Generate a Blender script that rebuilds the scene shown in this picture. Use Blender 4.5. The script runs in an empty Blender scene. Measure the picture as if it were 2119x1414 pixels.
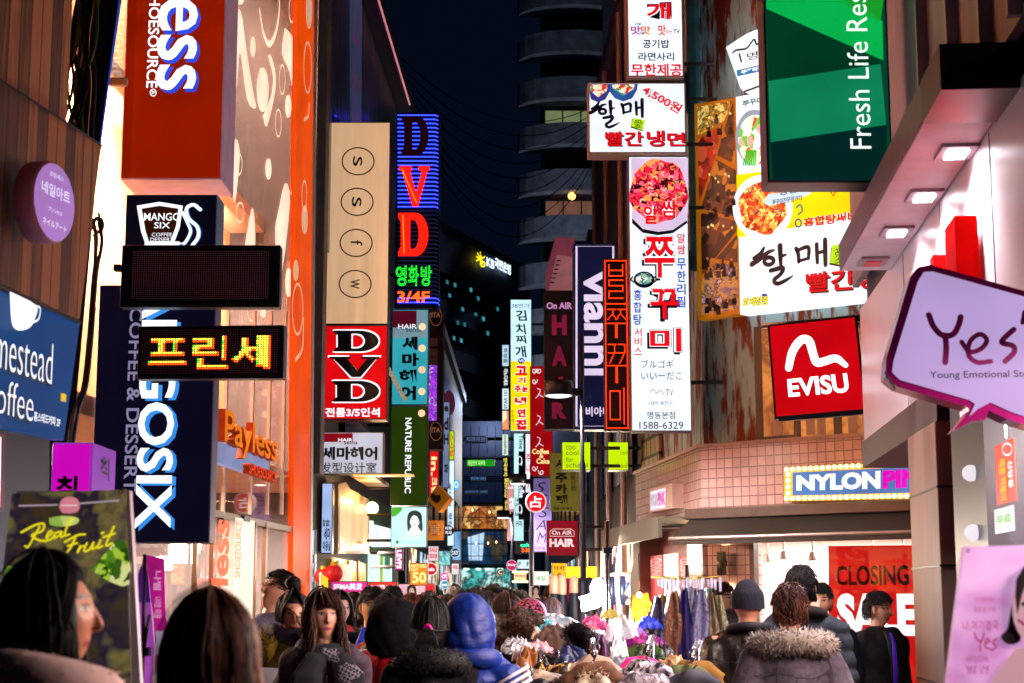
import bpy, math, random
import numpy as np
from math import sin, cos, tan, atan, atan2, pi, radians, hypot
from mathutils import Vector, Matrix
random.seed(7); RNG = np.random.RandomState(7)
SC = bpy.context.scene; COL = SC.collection
# ---------------- camera
F, CX, CY, CZ = 3400.0, 1059.5, 707.0, 1.6
TH = atan((1240 - 707) / F)
cam = bpy.data.cameras.new("camera"); camo = bpy.data.objects.new("camera", cam); COL.objects.link(camo)
cam.sensor_width = 36; cam.lens = F / 2119 * 36; cam.clip_end = 2000; cam.clip_start = .1
camo.location = (0, 0, CZ); camo.rotation_euler = (pi / 2 + TH, 0, 0)
cam.dof.use_dof = True; cam.dof.focus_distance = 14.5; cam.dof.aperture_fstop = 5.0
SC.camera = camo
# ---------------- night sky, exposure
w = bpy.data.worlds.new("World"); SC.world = w; w.use_nodes = True
nt = w.node_tree; bg = nt.nodes["Background"]
sky = nt.nodes.new("ShaderNodeTexSky"); sky.sky_type = 'NISHITA'; sky.sun_disc = False
sky.sun_elevation = radians(-5); sky.sun_rotation = radians(180)
mxs = nt.nodes.new("ShaderNodeMix"); mxs.data_type = 'RGBA'; mxs.blend_type = 'ADD'; mxs.inputs[0].default_value = 1
mul = nt.nodes.new("ShaderNodeMix"); mul.data_type = 'RGBA'; mul.blend_type = 'MULTIPLY'; mul.inputs[0].default_value = 1; mul.inputs[7].default_value = (.01, .03, .10, 1)
nt.links.new(sky.outputs[0], mul.inputs[6]); nt.links.new(mul.outputs[2], mxs.inputs[6]); mxs.inputs[7].default_value = (.006, .015, .045, 1)
nt.links.new(mxs.outputs[2], bg.inputs[0]); bg.inputs[1].default_value = .10
SC.view_settings.view_transform = 'Standard'; SC.view_settings.look = 'None'
SC.view_settings.exposure = 0.95; SC.view_settings.gamma = 1
SC.cycles.use_denoising = True; SC.cycles.max_bounces = 5; SC.cycles.transparent_max_bounces = 12
SC.cycles.sample_clamp_indirect = 4; SC.cycles.caustics_reflective = False; SC.cycles.caustics_refractive = False

# ---------------- pixel <-> world
def ray(u, v):
    a = (u - CX) / F; b = (CY - v) / F
    return Vector((a, cos(TH) - sin(TH) * b, sin(TH) + cos(TH) * b))
def P(u, v, d):
    r = ray(u, v); return Vector((0, 0, CZ)) + r * (d / r.y)
def lin(h):
    h = h.lstrip('#'); c = [int(h[i:i + 2], 16) / 255 for i in (0, 2, 4)]
    return tuple(x / 12.92 if x <= .04045 else ((x + .055) / 1.055) ** 2.4 for x in c) + (1,)
# ---------------- materials
MATS = {}
def _new(key):
    m = bpy.data.materials.new(key[:60]); m.use_nodes = True; MATS[key] = m
    return m, m.node_tree, m.node_tree.nodes["Principled BSDF"]
def E(h, s=1.0, sample=True):
    """lit plastic / lamp face"""
    if s < 1.25: s = round(s * .6, 3)
    k = f"lit_{h}_{s}"
    if k in MATS: return MATS[k]
    m, n, b = _new(k)
    b.inputs['Base Color'].default_value = tuple(c * .1 for c in lin(h)[:3]) + (1,); b.inputs['Roughness'].default_value = .35; b.inputs['Specular IOR Level'].default_value = .06
    b.inputs['Emission Color'].default_value = lin(h); b.inputs['Emission Strength'].default_value = s
    if s <= 1.3 and sample:   # uneven tubes behind the plastic
        N, L = n.nodes, n.links; tc = N.new("ShaderNodeTexCoord"); nz = N.new("ShaderNodeTexNoise"); nz.inputs['Scale'].default_value = 2.2; nz.inputs['Detail'].default_value = 1
        mr = N.new("ShaderNodeMapRange"); mr.inputs[1].default_value = .3; mr.inputs[2].default_value = .7; mr.inputs[3].default_value = s * .84; mr.inputs[4].default_value = s * 1.1
        L.new(tc.outputs['Object'], nz.inputs[0]); L.new(nz.outputs[0], mr.inputs[0]); L.new(mr.outputs[0], b.inputs['Emission Strength'])
    if not sample: m.cycles.emission_sampling = 'NONE'
    return m
def D(h, rough=.6, metal=0, var=.12, scale=6, bump=0, coat=0, stretch=(1, 1, 1), h2=None, spec=.3, emit=0, pos=(.36, .64)):
    """ordinary surface, mottled between two tones"""
    emit = round(emit * .6, 3)
    k = f"mat_{h}_{rough}_{metal}_{var}_{scale}_{bump}_{coat}_{stretch}_{h2}_{emit}_{spec}_{pos}"
    if k in MATS: return MATS[k]
    m, n, b = _new(k); N = n.nodes; L = n.links
    c = lin(h)
    b.inputs['Roughness'].default_value = rough; b.inputs['Metallic'].default_value = metal
    b.inputs['Specular IOR Level'].default_value = spec; b.inputs['Coat Weight'].default_value = coat
    tc = N.new("ShaderNodeTexCoord"); mp = N.new("ShaderNodeMapping"); mp.inputs['Scale'].default_value = stretch
    nz = N.new("ShaderNodeTexNoise"); nz.inputs['Scale'].default_value = scale; nz.inputs['Detail'].default_value = 6; nz.inputs['Roughness'].default_value = .65
    L.new(tc.outputs['Object'], mp.inputs[0]); L.new(mp.outputs[0], nz.inputs[0])
    cr = N.new("ShaderNodeValToRGB"); cr.color_ramp.elements[0].position, cr.color_ramp.elements[1].position = pos
    c2 = lin(h2) if h2 else tuple(min(1, x * (1 + var)) for x in c[:3]) + (1,)
    c1 = c if h2 else tuple(x * (1 - var) for x in c[:3]) + (1,)
    cr.color_ramp.elements[0].color = c1; cr.color_ramp.elements[1].color = c2
    L.new(nz.outputs[0], cr.inputs[0]); L.new(cr.outputs[0], b.inputs['Base Color'])
    if emit:
        L.new(cr.outputs[0], b.inputs['Emission Color']); b.inputs['Emission Strength'].default_value = emit
    if bump:
        bp = N.new("ShaderNodeBump"); bp.inputs['Strength'].default_value = bump; bp.inputs['Distance'].default_value = .02
        L.new(nz.outputs[0], bp.inputs['Height']); L.new(bp.outputs[0], b.inputs['Normal'])
    return m
def FOOD(key, cols, scale=14, s=1.0, kind='vor'):
    """printed photo of food or plants: many coloured cells, emissive when s > 0"""
    s = round(s * .6, 3)
    k = f"print_{key}_{scale}_{s}"
    if k in MATS: return MATS[k]
    m, n, b = _new(k); N = n.nodes; L = n.links
    tc = N.new("ShaderNodeTexCoord"); nz = N.new("ShaderNodeTexNoise"); nz.inputs['Scale'].default_value = scale * .6; nz.inputs['Detail'].default_value = 3
    mx = N.new("ShaderNodeMix"); mx.data_type = 'VECTOR'; mx.inputs[0].default_value = .12
    L.new(tc.outputs['Object'], nz.inputs[0]); L.new(tc.outputs['Object'], mx.inputs[4]); L.new(nz.outputs[1], mx.inputs[5])
    if kind == 'vor':
        vo = N.new("ShaderNodeTexVoronoi"); vo.inputs['Scale'].default_value = scale; vo.inputs['Randomness'].default_value = 1
        L.new(mx.outputs[1], vo.inputs[0]); sp = N.new("ShaderNodeSeparateColor"); L.new(vo.outputs['Color'], sp.inputs[0]); src = sp.outputs[0]
    else:
        n2 = N.new("ShaderNodeTexNoise"); n2.inputs['Scale'].default_value = scale; n2.inputs['Detail'].default_value = 4; n2.inputs['Distortion'].default_value = .35; n2.inputs['Roughness'].default_value = .7
        L.new(mx.outputs[1], n2.inputs[0])
        mr = N.new("ShaderNodeMapRange"); mr.inputs[1].default_value = .3; mr.inputs[2].default_value = .7; L.new(n2.outputs[0], mr.inputs[0]); src = mr.outputs[0]
    cr = N.new("ShaderNodeValToRGB"); e = cr.color_ramp.elements
    for i, c in enumerate(cols):
        p = i / max(1, len(cols) - 1)
        if i == 0: x = e[0]; x.position = 0
        elif i == len(cols) - 1: x = e[-1]; x.position = 1
        else: x = e.new(p)
        x.color = lin(c)
    if kind == 'vor': cr.color_ramp.interpolation = 'CONSTANT' if len(cols) > 4 else 'LINEAR'
    L.new(src, cr.inputs[0]); L.new(cr.outputs[0], b.inputs['Base Color'])
    if s: L.new(cr.outputs[0], b.inputs['Emission Color']); b.inputs['Emission Strength'].default_value = s
    b.inputs['Roughness'].default_value = .35
    return m
def GRID(key, c1, c2, bw, bh, mortar=.02, off=.5, rough=.35, bump=.3, sx=1):
    """tiles or bricks, laid in the local x-z plane (metres)"""
    k = f"tile_{key}"
    if k in MATS: return MATS[k]
    m, n, b = _new(k); N = n.nodes; L = n.links
    tc = N.new("ShaderNodeTexCoord"); sp = N.new("ShaderNodeSeparateXYZ"); cb = N.new("ShaderNodeCombineXYZ")
    L.new(tc.outputs['Object'], sp.inputs[0]); L.new(sp.outputs[0], cb.inputs[0]); L.new(sp.outputs[2], cb.inputs[1])
    br = N.new("ShaderNodeTexBrick"); br.offset = off; br.inputs['Scale'].default_value = 1
    br.inputs['Brick Width'].default_value = bw; br.inputs['Row Height'].default_value = bh; br.inputs['Mortar Size'].default_value = mortar * bh
    br.inputs['Color1'].default_value = lin(c1); br.inputs['Color2'].default_value = tuple(x * .8 for x in lin(c1)[:3]) + (1,); br.inputs['Mortar'].default_value = lin(c2)
    L.new(cb.outputs[0], br.inputs[0]); nz = N.new("ShaderNodeTexNoise"); nz.inputs['Scale'].default_value = 3; L.new(tc.outputs['Object'], nz.inputs[0])
    mx = N.new("ShaderNodeMix"); mx.data_type = 'RGBA'; mx.blend_type = 'MULTIPLY'; mx.inputs[0].default_value = .35
    L.new(br.outputs[0], mx.inputs[6]); L.new(nz.outputs[0], mx.inputs[7]); L.new(mx.outputs[2], b.inputs['Base Color'])
    bp = N.new("ShaderNodeBump"); bp.inputs['Strength'].default_value = bump; bp.inputs['Distance'].default_value = .01; bp.invert = True
    L.new(br.outputs[1], bp.inputs['Height']); L.new(bp.outputs[0], b.inputs['Normal'])
    b.inputs['Roughness'].default_value = rough
    return m
def PLANKS(key, cols, wdt, rough=.5, axis=0):
    """upright boards with grain"""
    k = f"planks_{key}"
    if k in MATS: return MATS[k]
    m, n, b = _new(k); N = n.nodes; L = n.links
    tc = N.new("ShaderNodeTexCoord"); sp = N.new("ShaderNodeSeparateXYZ"); L.new(tc.outputs['Object'], sp.inputs[0])
    dv = N.new("ShaderNodeMath"); dv.operation = 'DIVIDE'; dv.inputs[1].default_value = wdt; L.new(sp.outputs[axis], dv.inputs[0])
    fl = N.new("ShaderNodeMath"); fl.operation = 'FLOOR'; L.new(dv.outputs[0], fl.inputs[0])
    fr = N.new("ShaderNodeMath"); fr.operation = 'FRACT'; L.new(dv.outputs[0], fr.inputs[0])
    wn = N.new("ShaderNodeTexWhiteNoise"); wn.noise_dimensions = '1D'; L.new(fl.outputs[0], wn.inputs['W'])
    mp = N.new("ShaderNodeMapping"); mp.inputs['Scale'].default_value = (22, 22, 1.3); L.new(tc.outputs['Object'], mp.inputs[0])
    nz = N.new("ShaderNodeTexNoise"); nz.inputs['Scale'].default_value = 1.6; nz.inputs['Detail'].default_value = 5; L.new(mp.outputs[0], nz.inputs[0])
    ad = N.new("ShaderNodeMath"); ad.operation = 'MULTIPLY_ADD'; ad.inputs[1].default_value = .62; L.new(wn.outputs[0], ad.inputs[0])
    ml = N.new("ShaderNodeMath"); ml.operation = 'MULTIPLY'; ml.inputs[1].default_value = .8; L.new(nz.outputs[0], ml.inputs[0]); L.new(ml.outputs[0], ad.inputs[2])
    cr = N.new("ShaderNodeValToRGB"); e = cr.color_ramp.elements; e[0].position = .22; e[1].position = .85
    e[0].color = lin(cols[0]); e[1].color = lin(cols[2]); x = e.new(.55); x.color = lin(cols[1]); L.new(ad.outputs[0], cr.inputs[0])
    gp = N.new("ShaderNodeMath"); gp.operation = 'GREATER_THAN'; gp.inputs[1].default_value = .09; L.new(fr.outputs[0], gp.inputs[0])
    mx = N.new("ShaderNodeMix"); mx.data_type = 'RGBA'; mx.inputs[6].default_value = (.006, .004, .003, 1); L.new(gp.outputs[0], mx.inputs[0]); L.new(cr.outputs[0], mx.inputs[7])
    L.new(mx.outputs[2], b.inputs['Base Color']); b.inputs['Roughness'].default_value = rough
    bp = N.new("ShaderNodeBump"); bp.inputs['Strength'].default_value = .5; bp.inputs['Distance'].default_value = .01; L.new(nz.outputs[0], bp.inputs['Height']); L.new(bp.outputs[0], b.inputs['Normal'])
    return m
def GLASS(tint='ffffff', refl=.9, k0=.04, k1=.30):
    k = f"glass_{tint}_{refl}_{k0}_{k1}"
    if k in MATS: return MATS[k]
    m, n, b = _new(k); N = n.nodes; L = n.links
    t = N.new("ShaderNodeBsdfTransparent"); t.inputs[0].default_value = lin(tint)
    g = N.new("ShaderNodeBsdfGlossy"); g.inputs['Roughness'].default_value = .02; g.inputs[0].default_value = (refl,) * 3 + (1,)
    fz = N.new("ShaderNodeLayerWeight"); fz.inputs[0].default_value = .35
    mr = N.new("ShaderNodeMapRange"); mr.inputs[3].default_value = k0; mr.inputs[4].default_value = k1; L.new(fz.outputs['Fresnel'], mr.inputs[0])
    mx = N.new("ShaderNodeMixShader"); L.new(mr.outputs[0], mx.inputs[0]); L.new(t.outputs[0], mx.inputs[1]); L.new(g.outputs[0], mx.inputs[2])
    N.remove(b); L.new(mx.outputs[0], N["Material Output"].inputs[0])
    return m
BLK = D('0c0c10', .4); CASE = D('26262c', .4); GREY = D('6a6a70', .5); WHT = D('d8d8dc', .4); STEEL = D('8f8f98', .25, 1.0)

# ---------------- geometry
class G:
    """collects faces with materials; .build links ONE mesh object"""
    def __init__(s): s.v = []; s.f = []; s.m = []; s.mats = []
    def mi(s, m):
        if m not in s.mats: s.mats.append(m)
        return s.mats.index(m)
    def add(s, vs, fs, m):
        o = len(s.v); i = s.mi(m); s.v += [tuple(p) for p in vs]; s.f += [tuple(o + k for k in f) for f in fs]; s.m += [i] * len(fs)
    def build(s, name, parent=None, smooth=False, bevel=0, sub=0):
        me = bpy.data.meshes.new(name); me.from_pydata(s.v, [], s.f)
        for m in s.mats: me.materials.append(m)
        me.polygons.foreach_set('material_index', s.m)
        if smooth: me.polygons.foreach_set('use_smooth', [True] * len(me.polygons))
        me.update(); o = bpy.data.objects.new(name, me); COL.objects.link(o); o.parent = parent
        if bevel:
            b = o.modifiers.new('b', 'BEVEL'); b.width = bevel; b.segments = 2; b.limit_method = 'ANGLE'
        if sub:
            b = o.modifiers.new('s', 'SUBSURF'); b.levels = sub; b.render_levels = sub
        return o
    def box(s, x0, x1, y0, y1, z0, z1, m):
        if x0 > x1: x0, x1 = x1, x0
        v = [(x, y, z) for z in (z0, z1) for y in (y0, y1) for x in (x0, x1)]
        s.add(v, [(0, 1, 5, 4), (1, 3, 7, 5), (3, 2, 6, 7), (2, 0, 4, 6), (4, 5, 7, 6), (2, 3, 1, 0)], m)
    def prism(s, poly, y0, y1, m):
        """polygon [(x,z)] extruded in y"""
        n = len(poly); v = [(x, y0, z) for x, z in poly] + [(x, y1, z) for x, z in poly]
        s.add(v, [tuple(range(n)), tuple(range(2 * n - 1, n - 1, -1))] + [(i, i + n, (i + 1) % n + n, (i + 1) % n) for i in range(n)], m)
    def tube(s, pts, r, m, n=8, flat=1.0, cap=True, closed=False):
        pts = [Vector(p) for p in pts]; N = len(pts); rs = r if hasattr(r, '__len__') else [r] * N
        up = None; v = []; f = []
        for i, p in enumerate(pts):
            if closed: t = pts[(i + 1) % N] - pts[i - 1]
            else: t = pts[min(i + 1, N - 1)] - pts[max(i - 1, 0)]
            if t.length < 1e-9: t = Vector((0, 0, 1))
            t.normalize()
            if up is None:
                up = t.cross(Vector((0, 1, 0)))
                if up.length < .1: up = t.cross(Vector((1, 0, 0)))
            up = (up - t * up.dot(t)); up.normalize(); b = t.cross(up)
            rr = rs[i]; ra, rb = rr if hasattr(rr, '__len__') else (rr, rr * flat)
            for k in range(n):
                a = 2 * pi * k / n; v.append(p + up * (ra * cos(a)) + b * (rb * sin(a)))
        for i in range(N if closed else N - 1):
            j = (i + 1) % N
            for k in range(n): f.append((i * n + k, i * n + (k + 1) % n, j * n + (k + 1) % n, j * n + k))
        if cap and not closed: f += [tuple(range(n - 1, -1, -1)), tuple((N - 1) * n + k for k in range(n))]
        s.add(v, f, m)
    def lathe(s, prof, c, m, n=16, ax='z', sx=1, sy=1):
        """profile [(r,h)] turned about an axis through c"""
        v = []; f = []; k = len(prof)
        for i in range(n):
            a = 2 * pi * i / n
            for r, h in prof:
                x, y = r * cos(a) * sx, r * sin(a) * sy
                v.append({'z': (c[0] + x, c[1] + y, c[2] + h), 'y': (c[0] + x, c[1] + h, c[2] + y), 'x': (c[0] + h, c[1] + x, c[2] + y)}[ax])
        for i in range(n):
            j = (i + 1) % n
            for q in range(k - 1): f.append((i * k + q, j * k + q, j * k + q + 1, i * k + q + 1))
        s.add(v, f, m)
    def ball(s, c, r, m, n=10):
        r = r if hasattr(r, '__len__') else (r, r, r)
        s.lathe([(max(1e-4, sin(pi * i / n)), -cos(pi * i / n)) for i in range(n + 1)], (0, 0, 0), m, n + 4)
        k = (n + 4) * (n + 1)
        s.v[-k:] = [(c[0] + p[0] * r[0], c[1] + p[1] * r[1], c[2] + p[2] * r[2]) for p in s.v[-k:]]

def tag(o, label=None, cat=None, group=None, kind=None):
    if label: o['label'] = label
    if cat: o['category'] = cat
    if group: o['group'] = group
    if kind: o['kind'] = kind
    return o
# ---------------- lettering
_FC = bpy.data.curves.new('lettering', 'FONT'); _FO = bpy.data.objects.new('lettering', _FC); _TC = {}
def glyphs(txt, bold=0.0, res=3):
    k = (txt, bold)
    if k not in _TC:
        _FC.body = txt; _FC.offset = bold; _FC.resolution_u = res; _FC.align_x = 'LEFT'
        me = _FO.to_mesh(); v = np.zeros(len(me.vertices) * 3); me.vertices.foreach_get('co', v)
        _TC[k] = (v.reshape(-1, 3)[:, :2].copy(), [tuple(p.vertices) for p in me.polygons]); _FO.to_mesh_clear()
    return _TC[k]
def smooth_pts(pts, n=6):
    if len(pts) < 3: return list(pts)
    q = [np.array(p, float) for p in pts]; q = [2 * q[0] - q[1]] + q + [2 * q[-1] - q[-2]]; out = []
    for i in range(1, len(q) - 2):
        for t in np.linspace(0, 1, n, endpoint=False):
            a, b, c, d = q[i - 1], q[i], q[i + 1], q[i + 2]
            out.append(tuple(.5 * (2 * b + (c - a) * t + (2 * a - 5 * b + 4 * c - d) * t * t + (3 * b - a - 3 * c + d) * t ** 3)))
    return out + [tuple(q[-2])]

class T:
    """one thing: an Empty on a plane facing the street; local x right, z up, -y towards the viewer. Pixels map onto its plane."""
    def __init__(s, name, label, cat, org, yaw=0, group=None, kind=None):
        s.name, s.label, s.cat, s.group, s.kind = name, label, cat, group, kind
        s.o = Vector(org); s.yaw = yaw; s.X = Vector((cos(yaw), sin(yaw), 0)); s.N = Vector((sin(yaw), -cos(yaw), 0)); s.gs = {}; s.opt = {}
    def g(s, part='body', smooth=False, bevel=0, sub=0):
        if part not in s.gs: s.gs[part] = G(); s.opt[part] = (smooth, bevel, sub)
        return s.gs[part]
    def L(s, u, v, off=0.0):
        r = ray(u, v); o = s.o + s.N * off - Vector((0, 0, CZ)); t = o.dot(s.N) / r.dot(s.N); q = r * t - (s.o - Vector((0, 0, CZ)))
        return (q.dot(s.X), q.z)
    def loc(s, p):
        q = Vector(p) - s.o; return Vector((q.dot(s.X), -q.dot(s.N), q.z))
    def rect(s, u0, v0, u1, v1, off=0.0):
        um, vm = (u0 + u1) / 2, (v0 + v1) / 2
        return s.L(u0, vm, off)[0], s.L(u1, vm, off)[0], s.L(um, v1, off)[1], s.L(um, v0, off)[1]
    def bx(s, part, u0, v0, u1, v1, m, off=0.0, th=.02, bevel=0):
        a, b, c, d = s.rect(u0, v0, u1, v1, off); s.g(s.uniq(part), bevel=bevel).box(a, b, -off, -off + th, c, d, m)
    def uniq(s, part):
        if '#' in part or 'letter' in part: return part
        s.n = getattr(s, 'n', 0) + 1; return f'{part}#b{s.n}'
    def poly(s, pts, m, off=.02, th=.004, part='lettering', sm=0):
        if part in ('window_sticker', 'band_sticker', 'hanging_lamp', 'canopy_light'): part = s.uniq(part)
        pts = smooth_pts(list(pts) + [pts[0]], sm)[:-1] if sm else pts
        s.g(part).prism([s.L(u, v, off) for u, v in pts], -off, -off + th, m)
    def disc(s, u, v, ru, rv, m, off=.02, th=.004, part='lettering', n=32):
        s.poly([(u + ru * cos(2 * pi * i / n), v + rv * sin(2 * pi * i / n)) for i in range(n)], m, off, th, part)
    def stroke(s, pts, wd, m, off=.02, part='lettering', sm=6, th=.004, closed=False):
        """brush stroke through pixel points, width in pixels (one number or one per point)"""
        ws = wd if hasattr(wd, '__len__') else [wd] * len(pts)
        q = smooth_pts([(a[0], a[1], b) for a, b in zip(pts, ws)], sm) if sm and len(pts) > 2 else [(a[0], a[1], b) for a, b in zip(pts, ws)]
        L = [(s.L(a, b, off), a, b, c) for a, b, c in q]
        sc = abs(s.L(q[0][0], q[0][1] - 10, off)[1] - s.L(q[0][0], q[0][1], off)[1]) / 10
        if part in ('window_sticker', 'band_sticker'): part = s.uniq(part)
        g = s.g(part); n = len(L); A = []; B = []
        for i in range(n):
            (x, z), _, _, wv = L[i]; (x0, z0) = L[(i - 1) % n if closed else max(0, i - 1)][0]; (x1, z1) = L[(i + 1) % n if closed else min(n - 1, i + 1)][0]
            tx, tz = x1 - x0, z1 - z0; l = hypot(tx, tz) or 1; h = wv * sc / 2
            A.append((x - tz / l * h, -off, z + tx / l * h)); B.append((x + tz / l * h, -off, z - tx / l * h))
        e = n if closed else n - 1
        g.add(A + B, [(i, (i + 1) % n, (i + 1) % n + n, i + n) for i in range(e)], m)
        if not closed:
            for i in (0, n - 1):
                (x, z), _, _, wv = L[i]; h = wv * sc / 2
                if h > 0: g.add([(x + h * cos(2 * pi * k / 12), -off - .0004, z + h * sin(2 * pi * k / 12)) for k in range(12)], [tuple(range(12))], m)
    def ring(s, u, v, ru, rv, wd, m, off=.02, part='lettering', n=36):
        s.stroke([(u + ru * cos(2 * pi * i / n), v + rv * sin(2 * pi * i / n)) for i in range(n)], wd, m, off, part, 0, closed=True)
    def text(s, txt, u0, v0, u1, v1, m, off=.02, bold=0.0, rot=0, ext=0.0, part='lettering', shear=0, side=None, edge=None, ew=.03, mirror=False, jit=0):
        """txt fitted into the pixel box; rot 90 reads downwards (cw), -90 upwards; edge = (material) outline"""
        if edge: s.text(txt, u0 - ew * 1, v0 - ew, u1 + ew, v1 + ew, edge, off - .003, bold + .05, rot, part=part, shear=shear, mirror=mirror)
        v, f = glyphs(txt, bold); v = v.copy()
        if not len(v): return
        v[:, 0] += shear * v[:, 1]
        if rot == 90: v = np.stack([v[:, 1], -v[:, 0]], 1)
        elif rot == -90: v = np.stack([-v[:, 1], v[:, 0]], 1)
        elif rot == 180: v = -v
        if mirror: v[:, 0] *= -1
        a, b, c, d = s.rect(u0, v0, u1, v1, off); mn, mxx = v.min(0), v.max(0); sp = np.maximum(mxx - mn, 1e-6)
        v = (v - mn) / sp * [b - a, d - c] + [a, c]
        n = len(v); g = s.g(part); g.add([(x, -off - ext, z) for x, z in v], f, m)
        if ext:
            ed = {}
            for p in f:
                for i in range(len(p)):
                    e = (p[i], p[(i + 1) % len(p)]); kk = tuple(sorted(e)); ed[kk] = ed.get(kk, 0) + 1
            be = [e for e, c_ in ed.items() if c_ == 1]
            g.add([(x, -off - ext, z) for x, z in v] + [(x, -off, z) for x, z in v], [(p, q, q + n, p + n) for p, q in be], side or m)
    def vtext(s, txt, u0, v0, u1, v1, m, off=.02, bold=.02, gap=.12, **k):
        n = len(txt); h = (v1 - v0) / n
        for i, c in enumerate(txt):
            if c != ' ': s.text(c, u0, v0 + h * (i + gap / 2), u1, v0 + h * (i + 1 - gap / 2), m, off, bold, **k)
    def done(s):
        keys = list(s.gs); s.parts = {}
        if len(keys) == 1 and '>' not in keys[0]:
            sm, bv, sb = s.opt[keys[0]]; o = s.gs[keys[0]].build(s.name, None, sm, bv, sb); s.root = o
        else:
            o = bpy.data.objects.new(s.name, None); COL.objects.link(o); o.empty_display_size = .2; s.root = o
            for k in sorted(keys, key=lambda q: q.count('>')):
                pk = k.rsplit('>', 1)[0]; par = next(v for q, v in s.parts.items() if q == pk or q.startswith(pk + '#')) if '>' in k else o
                sm, bv, sb = s.opt[k]; s.parts[k] = s.gs[k].build(k.rsplit('>', 1)[-1].split('#')[0], par, sm, bv, sb)
        o.location = s.o; o.rotation_euler = (0, 0, s.yaw)
        return tag(o, s.label, s.cat, s.group, s.kind)

def sign(label, box, d, face, name='light_box_sign', cat='sign', yaw=0, th=.18, case=CASE, lip=.018, group=None):
    """boxed sign: case + face whose pixel rectangle is box at distance d"""
    u0, v0, u1, v1 = box; um, vm = (u0 + u1) / 2, (v0 + v1) / 2
    c = P(um, vm, d); bot = P(um, v1, d).z
    t = T(name, label, cat, (c.x, c.y, bot), yaw, group)
    a, b, lo, hi = t.rect(u0, v0, u1, v1)
    t.g('case', bevel=.006).box(a, b, 0, th, lo, hi, case)
    if name in ('light_box_sign', 'neon_sign', 'poster_light_box', 'led_display') and d > 14:
        for z in (.18, .82): zz = lo + (hi - lo) * z; x0, x1 = (a, a - .38) if um < 1000 else (b, b + .38); t.g('bracket#%s' % z, True).tube([(x0, th * .5, zz), (x1, th * .5, zz)], .022, D('4a4448', .5, .3), 6)
    if face: t.g('face').box(a + lip, b - lip, -.012, -.001, lo + lip, hi - lip, face)
    return t
LK = 2.0
def lamp(kind, name, loc, power, color, aim=None, size=.3, sizey=None, spot=None, blend=.5, parent=None):
    l = bpy.data.lights.new(name, kind); l.energy = power * LK; l.color = lin(color)[:3]
    if kind == 'AREA':
        l.size = size
        if sizey: l.shape = 'RECTANGLE'; l.size_y = sizey
    else: l.shadow_soft_size = size
    if kind == 'SPOT': l.spot_size = radians(spot or 90); l.spot_blend = blend
    o = bpy.data.objects.new(name, l); COL.objects.link(o); o.location = loc
    if aim is not None: o.rotation_euler = (Vector(aim) - Vector(loc)).to_track_quat('-Z', 'Y').to_euler()
    return o
# ================= SETTING: ground, buildings
def W(name, label, p, q, kind=None, cat='building'):
    return T(name, label, cat, (p[0], p[1], 0), atan2(q[1] - p[1], q[0] - p[0]), None, kind)
g = G(); g.add([(-300, -60, 0), (300, -60, 0), (300, 600, 0), (-300, 600, 0)], [(0, 1, 2, 3)], D('2a2a2c', .6, var=.35, scale=3, bump=.2))
tag(g.build('ground'), 'dark asphalt of the shopping street', 'ground', kind='structure')
g = G(); g.add([(-2.0, -6, .004), (1.5, -6, .004), (1.3, 70, .004), (-1.7, 70, .004)], [(0, 1, 2, 3)], GRID('paver', '5c5650', '2c2a28', .3, .3, .05, .5, .5))
tag(g.build('street_paving'), 'worn paving of the pedestrian street', 'paving', kind='structure')
PEACH = D('f2b488', .6, var=.06); ORANGE = E('e84a06', .85); NAVY = D('14131f', .45); DARKW = D('1a1715', .7)

# ---- left, near: building clad in brown boards
t = W('wooden_building', 'building at the left edge clad in brown upright boards', (-2.18, 7.0), (-2.05, 8.0))
WOOD = PLANKS('brown', ('2e1608', '86521e', 'd8985a'), .115); WOOD2 = PLANKS('brown2', ('2a1407', '784618', 'c88648'), .105)
t.g('wall').box(-6, .95, .34, 7, 0, 8, DARKW)
t.poly([(-420, -900), (158, -900), (150, 0), (137, 262), (0, 172), (-420, -120)], WOOD, -.06, .3, 'upper_cladding')
t.poly([(-420, -105), (0, 168), (210, 303), (165, 660), (0, 586), (-420, 412)], WOOD2, .05, .3, 'lower_cladding')
t.stroke([(-420, -108), (0, 165), (212, 302)], 8, BLK, .06, 'cladding_trim', 0)
t.stroke([(-420, 420), (0, 592), (166, 668)], 12, BLK, .07, 'sign_rail', 0)
t.poly([(-420, 800), (0, 884), (103, 898), (92, 1700), (-420, 1700)], D('241a18', .5), .02, .3, 'ground_floor')
t.done()
t = W('lit_photo_panel', 'pink lit photo panel in the dark ground floor front at the left edge', (-2.18, 7.0), (-2.05, 8.0), cat='panel')
t.poly([(-300, 850), (12, 897), (10, 1060), (-300, 1060)], D('54262e', .5), .05, .03, 'frame')
t.poly([(-290, 862), (2, 905), (0, 1050), (-290, 1050)], FOOD('blush', ('f7b8c8', 'ffe2e6', 'e05870', 'ffd0d8'), 6, 2.5, 'n'), .06, .01, 'picture')
t.done()
c = P(190, 420, 9.3)
t = T('dark_wall_panel', 'tall dark navy panel leaning beside the brown boards with a blue lit edge', 'panel', (c.x, c.y, 0), radians(20))
t.poly([(175, -900), (300, -900), (252, 0), (206, 310), (155, 860), (105, 1420), (60, 1420), (118, 700), (165, 120)], NAVY, 0, .25, 'panel')
t.stroke([(256, -60), (206, 310)], 3, E('2848c0', .7), .012, 'light_strip', 0)
t.done()
c = P(160, 200, 8.6)
t = T('cable_bundle', 'black and brown cables hanging in the gap beside the brown boards', 'cables', (c.x, c.y, 0), 0)
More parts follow.
